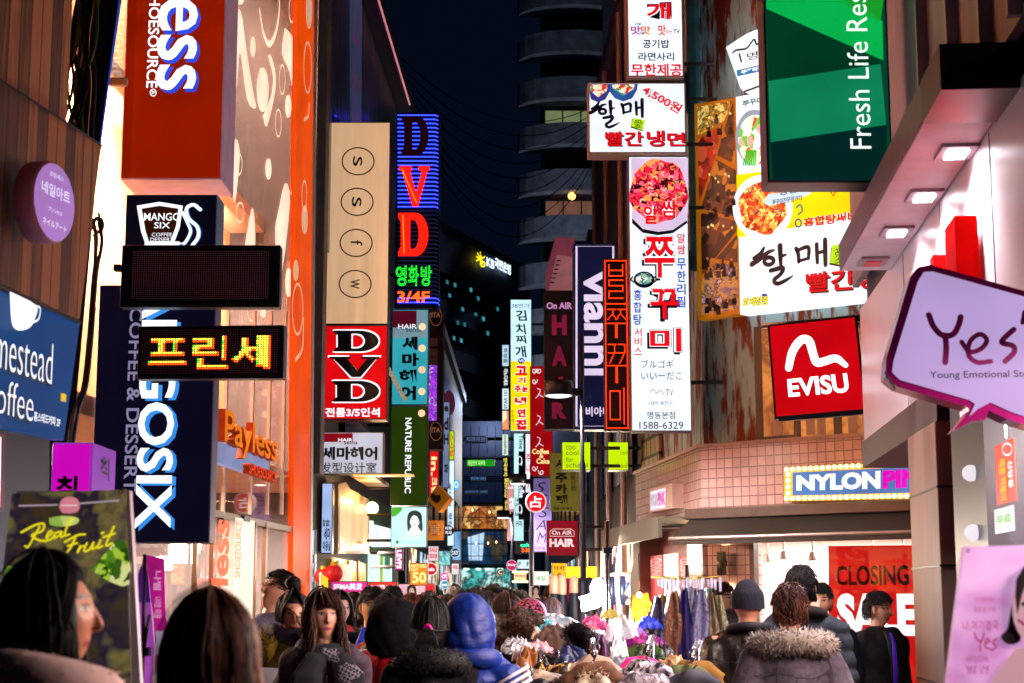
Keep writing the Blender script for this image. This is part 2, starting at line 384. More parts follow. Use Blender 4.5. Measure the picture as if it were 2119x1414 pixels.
for k in range(9):
    u = 150 + 6 * k; a = [(u + 8 * sin(k), -60), (u - 8 + 12 * sin(k * 2), 80), (u - 14 + 16 * cos(k * 3), 170), (u - 20 + 9 * sin(k * 5), 270), (u - 6, 330)]
    t.g('cable#%d' % k, True).tube([(x, .02 * (k % 3), z) for x, z in (t.L(p, q) for p, q in smooth_pts(a, 5))], .008 + .004 * (k % 3), [BLK, D('8a7040', .5), BLK, D('3a5a2a', .5)][k % 4], 6)
t.done()
c = P(195, 600, 9.0)
t = T('cable_bundle', 'thick black cables running down beside the blue coffee sign', 'cables', (c.x, c.y, 0), 0)
for k in range(6):
    a = [(204 - 3 * k, 440 + 8 * k), (212 - 4 * k, 500), (198 - 2 * k, 560 + 9 * k), (190 - k * 2, 690), (178 - k * 2, 800), (160 - 3 * k, 860), (140 - 2 * k, 1000)]
    t.g('cable#%d' % k, True).tube([(x, .03 * (k % 3), z) for x, z in (t.L(p, q) for p, q in smooth_pts(a, 5))], .007 + .003 * (k % 2), [BLK, D('4c4448', .5)][k % 2], 6)
g_ = t.g('cable_coil', True)
for r in (16, 12, 14): g_.tube([(x, .05, z) for x, z in (t.L(198 + r * .7 * cos(a / 16 * 2 * pi), 462 + r * sin(a / 16 * 2 * pi)) for a in range(16))], .008, BLK, 6, closed=True)
t.done()

# ---- left: glass fronted shoe shop
t = W('shoe_shop_building', 'glass fronted shoe shop building with orange edge and warm lit inside', (-3.138, 9.5), (-2.437, 20.5)); pay = t
Lp = 11.02
t.g('side_wall').box(Lp - .12, Lp, .06, 6, 0, 14, D('50505a', .6)); t.g('side_wall').box(-.2, 0, .06, 6, 0, 14, NAVY)
t.g('back_wall').box(0, Lp - .12, 2.6, 2.75, 0, 2.9, D('e8c090', .6, var=.08))
_r = random.Random(8)
for k in range(7):
    x = .6 + k * 1.45
    t.g('display_shelf#%d' % k).box(x, x + 1.1, 2.2, 2.6, 0, 2.2, D('c89058', .5))
    for z in (.3, .7, 1.1, 1.5, 1.9):
        t.g('display_shelf#%d>shoe_row#%d%d' % (k, k, z * 10)).box(x + .05, x + 1.05, 2.19, 2.199, z + .28, z + .34, D('e05c1c', .5, emit=.3))
        for j in range(5): t.g('display_shelf#%d>shoe_row#%d%d' % (k, k, z * 10)).box(x + .06 + j * .2, x + .19 + j * .2, 2.12, 2.198, z, z + .09 + .08 * _r.random(), D(['2c1c18', '8a4a2c', 'd8c8b8', '4a3040', 'a82c20'][_r.randrange(5)], .5))
t.g('upper_backing').box(0, Lp - .12, 1.15, 1.25, 3.05, 14, PEACH)
for z in (2.9, 6.2, 9.6): t.g('floor_slab#%s' % z).box(0, Lp - .12, .05 if z < 3 else .7, 5, z, z + .15, D('e8d4bc', .6))
t.g('roof').box(-.2, Lp + .05, 0, 6, 14, 14.3, CASE)
t.bx('back_panel', 478, -100, 606, 130, D('d0b48c', .6), -1.1, .03)
t.bx('back_panel', 478, 320, 560, 420, D('b8a8b8', .6), -1.1, .03)
t.poly([(621, -900), (657, -900), (641, 1240), (636, 1500), (600, 1500), (606, 1200)], ORANGE, .03, .06, 'orange_band')
t.poly([(657.5, -900), (664, -900), (646, 1240), (642, 1500), (636.5, 1500), (641.5, 1240)], WHT, .04, .08, 'edge_trim')
t.g('glass_front').box(0, Lp - .5, 0, .012, 2.42, 13.9, GLASS('f4ece8', .9, .10))
t.g('shop_window').box(0, Lp - .5, .02, .032, .05, 2.36, GLASS('ffffff', .9, .03))
t.g('header').box(0, Lp - .4, -.01, .1, 2.36, 2.42, D('7a6a60', .4))
for u in (470, 525, 560, 590): t.bx('mullion', u - 1.2, 640, u + 1.2, 1066, D('b8a8a0', .3), .012, .03)
for u in (405, 440, 527, 549): t.bx('door_frame', u - 1.5, 1080, u + 1.5, 1440, D('5a4030', .3, .5), .02, .04)
for u, v in ((468, 1080), (512, 1074)): t.bx('door_hinge', u - 6, v - 6, u + 6, v + 6, BLK, .04, .06)
for v in (1148, 1176, 1204, 1236, 1262, 1290): t.bx('shelf', 285, v - 6, 372, v + 4, E('f0642c', .45), -2.2, .1)
t.bx('shelf', 378, 1130, 395, 1400, D('e0a060', .5), -2.0, .1)
for v in (1190, 1225, 1280, 1330): t.bx('shoe_box', 300 + v % 40, v - 9, 345 + v % 30, v + 2, D(['7a4a30', 'd8c8b0', '2c2420', 'b06838'][v % 4], .5), -2.15, .12)
CREAM = E('ffe6d0', 1.3)
for sh in ([(489, 20), (481, 175), (490, 180), (497, 105), (512, 205), (530, 224), (523, 185), (509, 95), (499, 26)],
           [(590, 58), (584, 110), (600, 150), (610, 215), (619, 220), (616, 110), (604, 75)],
           [(545, 240), (552, 262), (566, 210), (571, 160), (562, 118), (556, 118), (566, 160), (560, 205)],
           [(484, 290), (481, 360), (486, 420), (496, 330), (492, 292)], [(602, 400), (612, 340), (622, 280), (628, 330), (616, 440)],
           [(500, 560), (512, 480), (524, 430), (528, 520), (512, 600)], [(570, 470), (590, 380), (600, 420), (584, 560), (572, 560)]):
    t.poly(sh, CREAM, -.02, .004, 'window_sticker', 3)
for u, v, a, b in ((544, 186, 12, 46), (524, 98, 5, 21), (597, 220, 6, 24), (498, -30, 12, 40), (632, 470, 5, 26), (598, 585, 7, 30), (556, 350, 6, 22), (545, 640, 6, 18), (610, 520, 5, 24)): t.disc(u, v, a, b, CREAM, -.02, part='window_sticker')
for u, v, a, b, w_ in ((584, 165, 6, 30, 4), (604, 20, 6, 26, 4), (576, 255, 6, 28, 4), (494, 340, 7, 22, 4), (497, 440, 8, 20, 4), (520, 640, 8, 24, 4)): t.ring(u, v, a, b, w_, CREAM, -.02, 'window_sticker')
t.stroke([(537, 20), (545, 68), (557, 92), (570, 70), (578, 20), (576, -40)], [8, 12, 14, 13, 11, 9], CREAM, -.02, 'window_sticker')
PK = D('ffc4a0', .5, emit=.5)
for u, v, a, b in ((637, 140, 8, 52), (630, 405, 5, 30), (616, 640, 11, 52)): t.ring(u, v, a, b, 6, PK, .036, 'band_sticker')
t.stroke([(640, 215), (638, 240), (630, 248)], 8, PK, .036, 'band_sticker'); t.stroke([(628, 660), (626, 720), (612, 745)], 9, PK, .036, 'band_sticker')
for u, v, a, b in ((631, 455, 6, 30), (613, 560, 5, 22), (640, 20, 6, 40)): t.disc(u, v, a, b, PK, .036, part='band_sticker')
for x in (2.2, 5.2, 8.4): t.g('ceiling_light#%s' % x).box(x - .6, x + .6, .9, 1.6, 2.86, 2.898, E('fff0d8', 4))
t.done()
t = W('vinyl_door_letters', 'orange shoe shop name running up the glass door', (-3.138, 9.5), (-2.437, 20.5), cat='lettering')
t.bx('film', 484, 1074, 524, 1330, E('fff0dc', .8), .03, .004); t.text('Payless', 437, 1074, 482, 1345, D('f0541a', .5, emit=.6), .042, .03, -90)
t.text('SHOESOURCE', 486, 1078, 499, 1196, D('d8801a', .5, emit=.4), .042, .01, -90); t.done()
for x, z, yy, pw in ((2.0, 2.7, 1.3, 130), (6.0, 2.7, 1.3, 170), (9.2, 2.7, 1.2, 110), (1.5, 5.6, .5, 45), (5, 5.7, .5, 65), (9, 5.6, .5, 65), (5, 9.2, .5, 60), (9, 9.2, .5, 50)):
    p = pay.o + pay.X * x - pay.N * yy; q = p + Vector((0, 0, z))
    lamp('AREA', 'shop_ceiling_lamp', q, pw * (1.9 if z < 3 else (1.0 if x < 3 else 4.4)), 'ffdcbc', q + (Vector((0, 0, -1)) if z < 3 else -pay.N * .7 + Vector((0, 0, -.4))), 1.2, .3)
# ---- left, mid: dark facade with rippled metal
t = W('metal_front_building', 'building with rippled dark blue metal front behind the beige sign', (-2.6, 21.2), (-2.25, 34))
RIP = D('141e34', .3, .4, scale=2.2, bump=.6, stretch=(3, 3, .22), h2='8ca4cc')  # pale streaks painted in for reflections on the rippled metal
t.g('wall').box(0, 12.8, .08, 7, 0, 11.4, D('2c2a30', .6)); t.g('metal_front').box(0, 12.8, 0, .08, 6.4, 11.3, RIP)
t.g('pilaster').box(0, .35, -.12, -.002, 3.2, 11.4, D('8c8888', .6))
t.g('parapet').box(-.1, 12.9, -.25, .6, 11.4, 11.75, D('4a2430', .6))
t.g('light_strip').tube([(1.5 + k * 1.0, -.27, 11.36) for k in range(10)], .018, E('ff9aa8', .5), 6)
t.poly([(726, -200), (750, -200), (748, 252), (729, 252)], D('6878b0', .4, emit=.12), .03, .05, 'banner_panel')
for v in (-60, 70, 160, 235): t.stroke([(730, v), (738, v + 25), (746, v)], 5, D('a01838', .5, emit=.3), .036, 'banner_panel', 0); t.stroke([(731, v - 50), (731, v)], 4, D('a01838', .5, emit=.3), .036, 'banner_panel', 0)
t.bx('shop_window', 690, 1160, 757, 1260, E('ffcc74', .9), .02, .03); t.bx('shop_window', 764, 1150, 811, 1260, E('d4fbe8', 1.0), .02, .03)
for u in (700, 722, 742): t.bx('window_bar', u - 1.5, 1160, u + 1.5, 1260, D('a06828', .5), .04, .03)
t.bx('window_poster', 708, 1168, 728, 1212, D('f0e0c8', .5, emit=.4), .05, .02); t.bx('window_bar', 788, 1150, 792, 1260, D('98c040', .5, emit=.3), .04, .03)
t.bx('window_poster', 798, 1152, 807, 1178, D('4a9070', .5, emit=.2), .05, .02)
t.bx('fascia', 762, 1040, 812, 1146, D('2e4a1c', .5), .06, .08)
t.bx('fascia_letters', 770, 1078, 773, 1130, E('e8fff8', 1.2), .2, .05)
for k in range(9): t.bx('fascia_letters', 775 + k * 4, 1086 + k, 777 + k * 4, 1132, E('dcf4f4', 1.1), .18, .05)
for k in range(7):
    v = 300 + k * 95; t.bx('upper_window', 690 + k * 4, v, 760, v + 60, D('0c1018', .1), .01, .02)
t.done()
t = W('low_shop_building', 'dark low building far along the left side behind the many signs', (-2.22, 34.4), (-1.95, 64))
t.g('wall').box(0, 29.6, 0, 7, 0, 9.2, D('26262e', .6)); t.g('roof_edge').box(-.05, 29.7, -.15, .5, 9.2, 9.5, D('3c2a50', .6))
for k in range(9): t.g('shop_window#%d' % k).box(.6 + k * 3.2, 3.2 + k * 3.2, -.03, -.002, .1, 2.7, FOOD('shop%d' % (k % 3), [('3a2010', 'ffe0a0', '805030', 'fff0d0', '401c28', 'e0a060'), ('102838', 'c8f0ff', '305870', 'f0ffff', '183048', 'ffd0e0'), ('401018', 'ffb0b8', '702030', 'fff0e0', '301020', 'e05060')][k % 3], 2.2, .8))
for k in range(9): t.g('upper_window#%d' % k).box(.8 + k * 3.2, 2.8 + k * 3.2, -.03, -.002, 3.6, 5.0, D('10141c', .15))
t.done()
# ---- bank block far away, lit glass building at the street's end, concrete tower
a, b = P(880, 500, 106), P(1095, 500, 124)
t = W('bank_building', 'large dark office block with bank name along its roof edge', (a.x, a.y), (b.x, b.y)); kb = t
hz = P(985, 505, 112).z
t.g('wall').box(-22, (Vector((b.x - a.x, b.y - a.y, 0))).length, 0, 22, 0, hz, D('38465c', .6))
t.g('parapet').box(-22.2, (Vector((b.x - a.x, b.y - a.y, 0))).length + .2, -.4, 22, hz, hz + .5, D('141c2e', .6))
for k in range(9):
    z = hz - 4.2 - k * 3.1
    t.g('window_band#%d' % k).box(-20, 18.6, -.06, .02, z, z + 1.5, D('060a12', .12)); t.g('ledge#%d' % k).box(-21, 18.7, -.25, .02, z - .35, z - .1, D('18202f', .6))
rs = random.Random(3)
for i, (u, v) in enumerate([(926, 584), (942, 590), (916, 652), (931, 612), (958, 640), (962, 672), (948, 668), (975, 600), (985, 650), (990, 618), (1001, 660), (940, 700), (955, 705), (1010, 690), (930, 740), (1030, 640), (905, 700)]):
    t.bx('lit_window#%d' % i, u - 2.2, v - 4, u + 2.2, v + 4, E('5ad0e0', .2 + .3 * rs.random()), .09, .02)
t.done()
a, b = P(896, 900, 76), P(1100, 900, 76)
t = W('glass_building', 'dark blue glass building with one warm lit floor closing the street', (a.x, a.y), (b.x, b.y)); gb = t
zt = P(1000, 868, 76).z; wd = b.x - a.x
t.g('wall').box(0, wd, 1.2, 12, 0, zt, D('0a1420', .5))
for r, (v0, v1) in enumerate(((872, 905), (912, 945), (952, 985), (992, 1040))): t.bx('spandrel#%d' % r, 898, v0, 1098, v1, D('12243a', .3, emit=.05), -.3, .1)
t.bx('lit_floor', 925, 1048, 1056, 1094, FOOD('cafe', ('2a1208', 'c8702c', '5c2c14', 'ffc870', '30160c', '8a4a20'), .8, .8, 'n'), -.6, .1)
t.bx('lit_floor', 930, 1100, 1050, 1168, FOOD('cafe2', ('081828', '143c5c', '0c2438', '5a4c2c', '0a1c30'), .7, .55, 'n'), -.6, .1)
t.bx('entrance', 905, 1176, 1070, 1236, FOOD('lobby', ('0c2c30', '58c8c0', '103438', 'c8fff4', '204848', '805838'), .8, .9, 'n'), -.5, .1)
t.poly([(968, 1112), (1002, 1102), (998, 1160), (970, 1160)], FOOD('poster', ('78b8e8', 'd0e8f8', '4888c8'), .9, .8, 'n'), -.3, .1, 'hanging_banner')
for k in range(9): t.bx('mullion#%d' % k, 925 + k * 16.5, 880, 926 + k * 16.5, 1172, BLK, .02, .1)
for v in (946, 988, 1044, 1070, 1096, 1125, 1150, 1172): t.bx('transom', 900, v, 1090, v + 1.6, BLK, .02, .1)
for u, v in ((948, 1056), (978, 1056), (1013, 1060), (945, 1110), (985, 1124), (1010, 1124), (1027, 1122)): t.disc(u, v, 1.8, 3, E('ffe0a0', 1.6), .03, part='hanging_lamp')
for u, v in ((968, 1056), (974, 1060)): t.disc(u, v, 1.8, 2.4, E('ff2020', 1.2), .03, part='hanging_lamp')
for u in (930, 965, 990, 1010, 1035): t.disc(u, 1178, 6, 2, E('c0fff0', 1.6), .03, part='canopy_light')
t.done()
c = P(1085, 600, 95); e = P(1330, 600, 95)
t = T('concrete_tower', 'tall dark concrete tower with rounded balconies against the night sky', 'tower', (c.x, c.y, 0), 0)
CON = D('5a6478', .8, scale=1.2, var=.35); wd = e.x - c.x
t.g('wall').box(1.2, wd + 8, 1.2, 12, 0, 48, D('3c4454', .8, scale=1, var=.3))
for k in range(9):
    z = P(1130, 262 + (k - 3) * 95, 95).z
    arc = [(2.6 * cos(q) * 1.3 + 3.0, 1.6 - 2.4 * sin(q)) for q in np.linspace(0, pi, 13)]
    n = len(arc); gg = t.g('balcony#%d' % k)
    gg.add([(x, y, z - 1.25) for x, y in arc] + [(x, y, z + .05) for x, y in arc] + [(x, y + .25, z + .05) for x, y in arc], [(i, i + 1, i + 1 + n, i + n) for i in range(n - 1)] + [(i + n, i + 1 + n, i + 1 + 2 * n, i + 2 * n) for i in range(n - 1)], CON)
    gg.add([(x, y, z - 1.25) for x, y in arc], [tuple(range(n))], CON)
    t.g('window#%d' % k).box(1.0 + .3, 4.6, 1.1, 1.19, z + .1, z + 1.3, {3: E('9aa878', .42), 5: E('b07a68', .28)}.get(k, D('080c14', .2)))
    t.g('window_bar#%d' % k).box(2.3, 2.38, 1.05, 1.1, z + .1, z + 1.3, BLK); t.g('window_bar#%d' % k).box(3.4, 3.48, 1.05, 1.1, z + .1, z + 1.3, BLK)
x, z = t.L(1183, 408); t.g('balcony_lamp').ball((x, -.2, z), .22, E('ffb050', 3), 8)
t.g('tower_side').box(4.7, wd + 8, -1.0, 1.19, 0, 48, D('444c5e', .8, scale=1, var=.3))
t.done()
# ---- right, far and mid
t = W('narrow_shop_building', 'dark building along the right side behind the stacked signs', (1.62, 32), (1.78, 23.3))
t.g('wall').box(0, 8.7, .05, 7, 0, 10.8, D('3a2c28', .7)); t.g('roof_edge').box(-.1, 8.75, -.1, .6, 10.8, 11.1, D('54424c', .6))
t.g('upper_cladding').box(0, 8.7, 0, .05, 5.4, 10.7, PLANKS('dark', ('181014', '3a2a28', '5c443c'), .3)); 
for k in range(4): t.g('upper_window#%d' % k).box(.8 + k * 2, 2.2 + k * 2, -.03, -.002, 3.4, 4.9, D('202838', .1)); t.g('shop_window#%d' % k).box(.4 + k * 2.1, 2.2 + k * 2.1, -.03, -.002, .1, 2.5, FOOD('shop%d' % (k % 3), [('3a2010', 'ffe0a0', '805030', 'fff0d0', '401c28', 'e0a060'), ('102838', 'c8f0ff', '305870', 'f0ffff', '183048', 'ffd0e0'), ('401018', 'ffb0b8', '702030', 'fff0e0', '301020', 'e05060')][k % 3], 2.2, .8))
for k in range(3): t.g('drain_pipe#%d' % k).tube([(1.5 + k * 2.9, -.08, .2), (1.5 + k * 2.9, -.08, 10.7)], .045, D('b09090', .5), 8)
t.done()
t = W('far_shop_building', 'dark low building far along the right side of the street', (1.55, 70), (1.62, 32.2))
t.g('wall').box(0, 37.8, 0, 7, 0, 8.6, D('1e222e', .7)); t.g('roof_edge').box(-.05, 37.9, -.1, .5, 8.6, 8.9, D('2a2e3c', .6))
for k in range(10): t.g('shop_window#%d' % k).box(.6 + k * 3.6, 3.2 + k * 3.6, -.03, -.002, .1, 2.6, FOOD('shop%d' % (k % 3), [('3a2010', 'ffe0a0', '805030', 'fff0d0', '401c28', 'e0a060'), ('102838', 'c8f0ff', '305870', 'f0ffff', '183048', 'ffd0e0'), ('401018', 'ffb0b8', '702030', 'fff0e0', '301020', 'e05060')][k % 3], 2.2, .8)); t.g('upper_window#%d' % k).box(.9 + k * 3.6, 2.9 + k * 3.6, -.03, -.002, 3.6, 5, D('0c1018', .15))
t.done()
# ---- right: corner shop with pink tiles below, rusty green metal above
RUST = D('9cc6cc', .7, .0, scale=1.8, bump=.6, stretch=(4, 4, .55), h2='6c3014', pos=(.47, .55))
TILE = GRID('pinktile', 'e0bcbc', '94767a', .11, .11, .06, 0, .25, .35)
t = W('corner_shop_building', 'corner shop building of pink tiles below rusty turquoise metal', (2.18, 19.0), (4.21, 17.25)); cs = t
Lc = hypot(2.03, 1.75); q = math.atan2(-4.0, .43) - t.yaw   # side front runs back from the corner
t.g('metal_wall').box(0, Lc + .6, .08, .3, 3.36, 12.5, RUST); t.g('tile_band').box(.005, Lc + .6, 0, .3, 2.5, 3.33, TILE)
t.g('coping').box(-.03, Lc + .6, -.04, .31, 3.33, 3.37, D('b8a098', .6))
XW = t.L(1558, 1250)[0]
t.g('tile_pier').box(0, XW - .06, .05, .3, 0, 2.5, TILE); t.g('roof').box(0, Lc + 1, .0, 5, 12.5, 12.8, CASE)
t.g('body_wall').box(.4, Lc + 4, 3.4, 6, 0, 12.5, DARKW); t.g('display_floor').box(XW - 1.5, Lc + .6, .3, 1.69, 0, .35, D('b0a098', .5))
t.g('display_back').box(XW - 1.5, Lc + .6, 1.7, 1.8, .3, 2.5, D('ece2d8', .5, var=.05)); t.g('display_ceiling').box(XW - 1.5, Lc + .6, .3, 1.8, 2.44, 2.5, D('d8d0c8', .5))
t.g('shop_window').box(XW, Lc + .6, .1, .112, .35, 2.32, GLASS('ffffff', .9, .02, .12)); t.g('window_frame').box(XW - .059, XW, .04, .14, .3, 2.4, D('6a5a58', .4)); t.g('window_frame').box(XW + .001, Lc + .6, .04, .14, 2.32, 2.4, D('6a5a58', .4))
pts = [(-.05, -.02, 2.52), (-.05, -.16, 2.5), (-.05, -.5, 2.3), (-.05, -.52, 2.2), (-.05, -.06, 2.44)]
n = len(pts); t.g('awning').add([(x, y, z) for x, y, z in pts] + [(Lc + .6, y, z) for x, y, z in pts], [(i, (i + 1) % n, (i + 1) % n + n, i + n) for i in range(n)] + [tuple(range(n)), tuple(range(2 * n - 1, n - 1, -1))], D('2a2420', .7))
t.g('awning_box', bevel=.01).box(-.1, Lc + .6, -.2, -.003, 2.5, 2.62, D('4c4644', .35, .4)); t.g('awning_bar').tube([(-.1, -.5, 2.27), (Lc + .6, -.5, 2.27)], .025, D('8a8080', .4, .5), 8)
# upper window
t.bx('upper_window', 1562, 660, 1830, 912, D('14161e', .35), -.02, .1); 
t.bx('upper_window>pane', 1578, 680, 1640, 902, FOOD('amber', ('8a5a28', 'c89048', '6a3c18', 'd8a860'), 1.4, .5, 'n'), -.010, .005)
t.bx('upper_window>pane', 1655, 680, 1722, 902, FOOD('amber', ('8a5a28', 'c89048', '6a3c18', 'd8a860'), 1.4, .5, 'n'), -.010, .005)
t.bx('upper_window>pane', 1740, 680, 1815, 902, FOOD('amber', ('8a5a28', 'c89048', '6a3c18', 'd8a860'), 1.4, .5, 'n'), -.010, .005)
for u in (1600, 1668, 1690, 1755, 1785): t.bx('upper_window>stacked_goods', u, 858, u + 18, 900, D('a08060', .5, emit=.12), -.004, .005)
t.bx('edge_strip', 1418, -700, 1437, 560, D('4aa0b4', .5, h2='306878', scale=3), .02, .1)
for z in (5.2, 7.4): t.g('meter_box#%s' % z, bevel=.01).box(-.35, -.15, -.15, .1, z, z + .5, D('b0946c', .6))
t.g('wall_pipe').tube([(-.1, -.1, z) for z in (3.5, 12)], .03, D('607078', .5), 8)
t.done()
sd = W('tiled_shop_front', 'side front of the pink tiled corner shop', (1.74, 23.15), (2.18, 19.0), cat='shop front'); t = sd; Ls = hypot(.44, 4.15)
t.g('tile_band').box(0, Ls - .005, 0, .3, 2.5, 3.33, TILE); t.g('coping').box(0, Ls, -.04, .31, 3.33, 3.37, D('b8a098', .6)); t.g('metal_wall').box(0, Ls, .08, .3, 3.37, 12.5, RUST)
t.g('slate_panel').box(.3, 1.6, .02, .07, 3.4, 4.6, GRID('shing', 'b89878', '2a2018', .3, .25, .1, .5, .6)); t.g('pillar#2').box(0, .5, -.05, .3, 0, 2.5, D('8a6a5c', .6)); t.g('pillar').box(Ls - .8, Ls, .0, .3, 0, 2.5, TILE)
t.g('back_wall').box(.5, Ls - .8, .25, .3, 0, 2.5, D('c8908c', .5)); PK2 = D('d8485a', .5, emit=.35)
t.bx('door_poster', 1343, 1150, 1371, 1246, PK2, -.1, .02); t.bx('door_poster', 1405, 1150, 1428, 1250, PK2, -.1, .02); t.bx('lit_door', 1374, 1146, 1402, 1330, E('fff2ea', 1.0), -.1, .02)
t.text('CLOSING', 1346, 1156, 1369, 1196, D('ffd0d0', .5, emit=.5), -.075, 0, 90); t.text('CLOSING', 1408, 1156, 1425, 1196, D('ffd0d0', .5, emit=.5), -.075, 0, 90)
t.g('awning').box(.0, Ls - .05, -.45, -.003, 2.46, 2.54, D('5a544c', .7)); t.g('awning').box(.0, Ls - .05, -.5, -.45, 2.30, 2.54, D('5a544c', .7))
t.done()
# ---- right, near: white walled shop under a canopy with downlights
t = W('white_wall_shop', 'shop at the right edge with white wall under a canopy of downlights', (2.73, 12.7), (1.87, 3.0)); r0 = t
Lr = hypot(.86, 9.7); fx = lambda d: (12.7 - d) / 9.7 * Lr
WW = D('cfc6cc', .35, var=.05, scale=1.5)
t.g('wall').box(0, Lr, .06, 5, 2.75, 9, D('35303a', .6)); t.g('white_panels').box(.0, Lr, 0, .06, 2.8, 3.84, WW)
for d in (7.6, 9.0, 10.4): t.g('panel_joint#%s' % d).box(fx(d) - .006, fx(d) + .006, -.003, .01, 2.8, 3.8, D('6a5a60', .5))
t.g('metal_cladding').box(0, Lr, -.05, .0, 4.02, 9, D('8a7e84', .5, stretch=(1, 1, .1), scale=4, var=.25))
for d in (8.9, 8.0, 7.2, 6.6): t.g('standing_seam#%s' % d).box(fx(d) - .02, fx(d) + .02, -.11, -.05, 4.02, 9, D('a89ca8', .45))
t.g('canopy').box(fx(11.0), fx(7.42), -.34, -.003, 3.82, 4.0, D('565066', .4)); t.g('canopy_end').box(fx(7.419), fx(6.9), -.34, .3, 3.80, 4.01, D('0e1020', .4))
t.g('soffit').box(fx(10.95), fx(7.44), -.33, -.01, 3.808, 3.82, D('b8a8b0', .4))
for i, (u, v) in enumerate(((1978, 293), (1912, 390), (1855, 468), (1806, 533))):
    d = (3.81 - 1.6) * F / (1240 - v); p = P(u, v, d); l = t.loc(p); k = 'downlight#%d' % i
    t.g(k, bevel=.003).box(l.x - .13, l.x + .13, l.y - .09, l.y + .09, 3.79, 3.81, D('8a7c84', .4)); t.g(k + '>lamp').box(l.x - .075, l.x + .075, l.y - .05, l.y + .05, 3.78, 3.795, E('fff2ff', 8) if i < 3 else E('d04050', .5))
    if i < 3: lamp('SPOT', 'downlight_lamp', (p.x - .02, p.y, 3.76), 75, 'fff0f8', (p.x - .02, p.y, 0), .06, spot=150, blend=.8)
t.g('lower_beam').box(0, fx(9.25), -.02, .5, 2.6, 2.8, D('30282c', .5))
t.g('pillar', bevel=.008).box(fx(10.3), fx(9.27), -.03, .5, 0, 2.6, D('8a6c5c', .5, scale=3, stretch=(6, 6, .6)))
for z in (2.22, 1.78, 1.12, .4): t.g('pillar_joint#%s' % z).box(fx(10.3) - .01, fx(9.27) + .005, -.034, .4, z, z + .012, BLK)
t.g('window_frame').box(fx(9.26), fx(8.95), .1, .5, 0, 2.6, BLK); t.g('window_frame').box(fx(8.949), fx(8.05), .0, .4, 0, 2.75, D('1c1e2a', .35)); t.g('window_frame').box(fx(8.04), Lr, .0, .3, 2.62, 2.75, D('1c1e2a', .35)); t.g('window_frame').box(fx(8.04), Lr, .0, .3, 0, .3, D('1c1e2a', .35))
for k in range(8): t.g('frame_bulb#%d' % k, True).ball((fx(8.32), -.02, .45 + .3 * k - .02), .042, E('f0e6ee', .9), 10)  # unlit bulbs given a soft emission so they read white
t.g('shop_window').box(fx(8.04), Lr, .1, .112, .3, 2.62, GLASS('ffffff', .9, .04)); t.g('brick_wall').box(fx(8.9), Lr, 1.3, 1.4, 0, 2.05, GRID('brick', 'b4442c', 'a8988c', .42, .14, .12, .5, .7)); t.g('concrete_wall').box(fx(8.9), Lr, 1.3, 1.4, 2.05, 2.75, D('9a9488', .7))
t.g('inner_ceiling').box(fx(8.9), Lr, .3, 1.4, 2.75, 2.8, WHT)
t.done()
for d, pw in ((7.2, 90), (5.6, 80), (4.2, 40)):
    p = r0.o + r0.X * fx(d) - r0.N * .7 + Vector((0, 0, 2.66)); lamp('AREA', 'shop_ceiling_lamp', p, pw, 'ffe4d8', p + Vector((0, 0, -1)) + r0.N * .2, .9, .3)
for i, (x, yy) in enumerate(((XW - .4, 1.0), (XW + .3, .9), (XW + .9, .9), (XW + 1.6, .9))):
    p = cs.o + cs.X * x - cs.N * yy + Vector((0, 0, 2.38)); lamp('AREA', 'display_lamp', p, 12, 'fff0e4', p + Vector((0, 0, -1)) + cs.N * .1, .5, .25)

# lit shops on both sides of the street
for p, aim, pw in (((-2.1, 24.5, 2.3), (0, 24, 1.2), 30), ((-2.0, 28.5, 2.3), (0, 28, 1.2), 40), ((1.55, 21.5, 2.2), (-.5, 20.5, 1.2), 18), ((1.5, 27, 2.3), (-.5, 26, 1.2), 30)): lamp('AREA', 'shopfront_lamp', p, pw, 'ffe8cc', aim, .9, .5)
lamp('POINT', 'added_far_fill', (5.0, 84, 9), 2200, 'd8d4d4', size=.5); lamp('POINT', 'added_far_fill', (-1.0, 70, 10), 260, 'a8c0ff', size=.5)  # added unseen point lights that brighten the far tower and glass building
# ================= SIGNS
INK = D('0c0c14', .5); INKB = D('10183a', .5); RED = E('e8101c', .9); REDP = D('d8121c', .5, emit=.55); WHE = E('f4f8ff', 1.1); LET = E('f4f4ff', 1.2)
def hal(t, k, m, ws=1.0, off=.02):
    """brush written two-syllable word; k maps unit coordinates to pixels"""
    S_ = lambda p, w_: t.stroke([k(*q) for q in p], [x * ws for x in w_], m, off)
    S_([(.02, .30), (.10, .22), (.14, .10)], [5, 7, 4]); S_([(.0, .42), (.08, .34), (.19, .20), (.26, .16)], [8, 7, 6, 3])
    n = 14; t.stroke([k(.20 + .055 * cos(a), .38 + .075 * sin(a)) for a in np.linspace(0, 2 * pi, n)], 6 * ws, m, off, closed=True)
    S_([(.33, .08), (.335, .3), (.34, .48)], [8, 7, 5]); S_([(.34, .30), (.40, .27)], [6, 3])
    S_([(.22, .58), (.36, .54), (.34, .66), (.26, .78), (.30, .86), (.40, .80), (.48, .72)], [6, 7, 6, 6, 6, 5, 2])
    S_([(.52, .16), (.545, .28), (.55, .44)], [6, 6, 5]); S_([(.53, .20), (.66, .15), (.665, .38)], [5, 6, 5]); S_([(.55, .42), (.66, .38)], [5, 4])
    S_([(.76, .10), (.765, .3), (.77, .48)], [6, 6, 5]); S_([(.765, .28), (.83, .26)], [5, 5]); S_([(.86, .02), (.862, .3), (.865, .54)], [7, 7, 6])
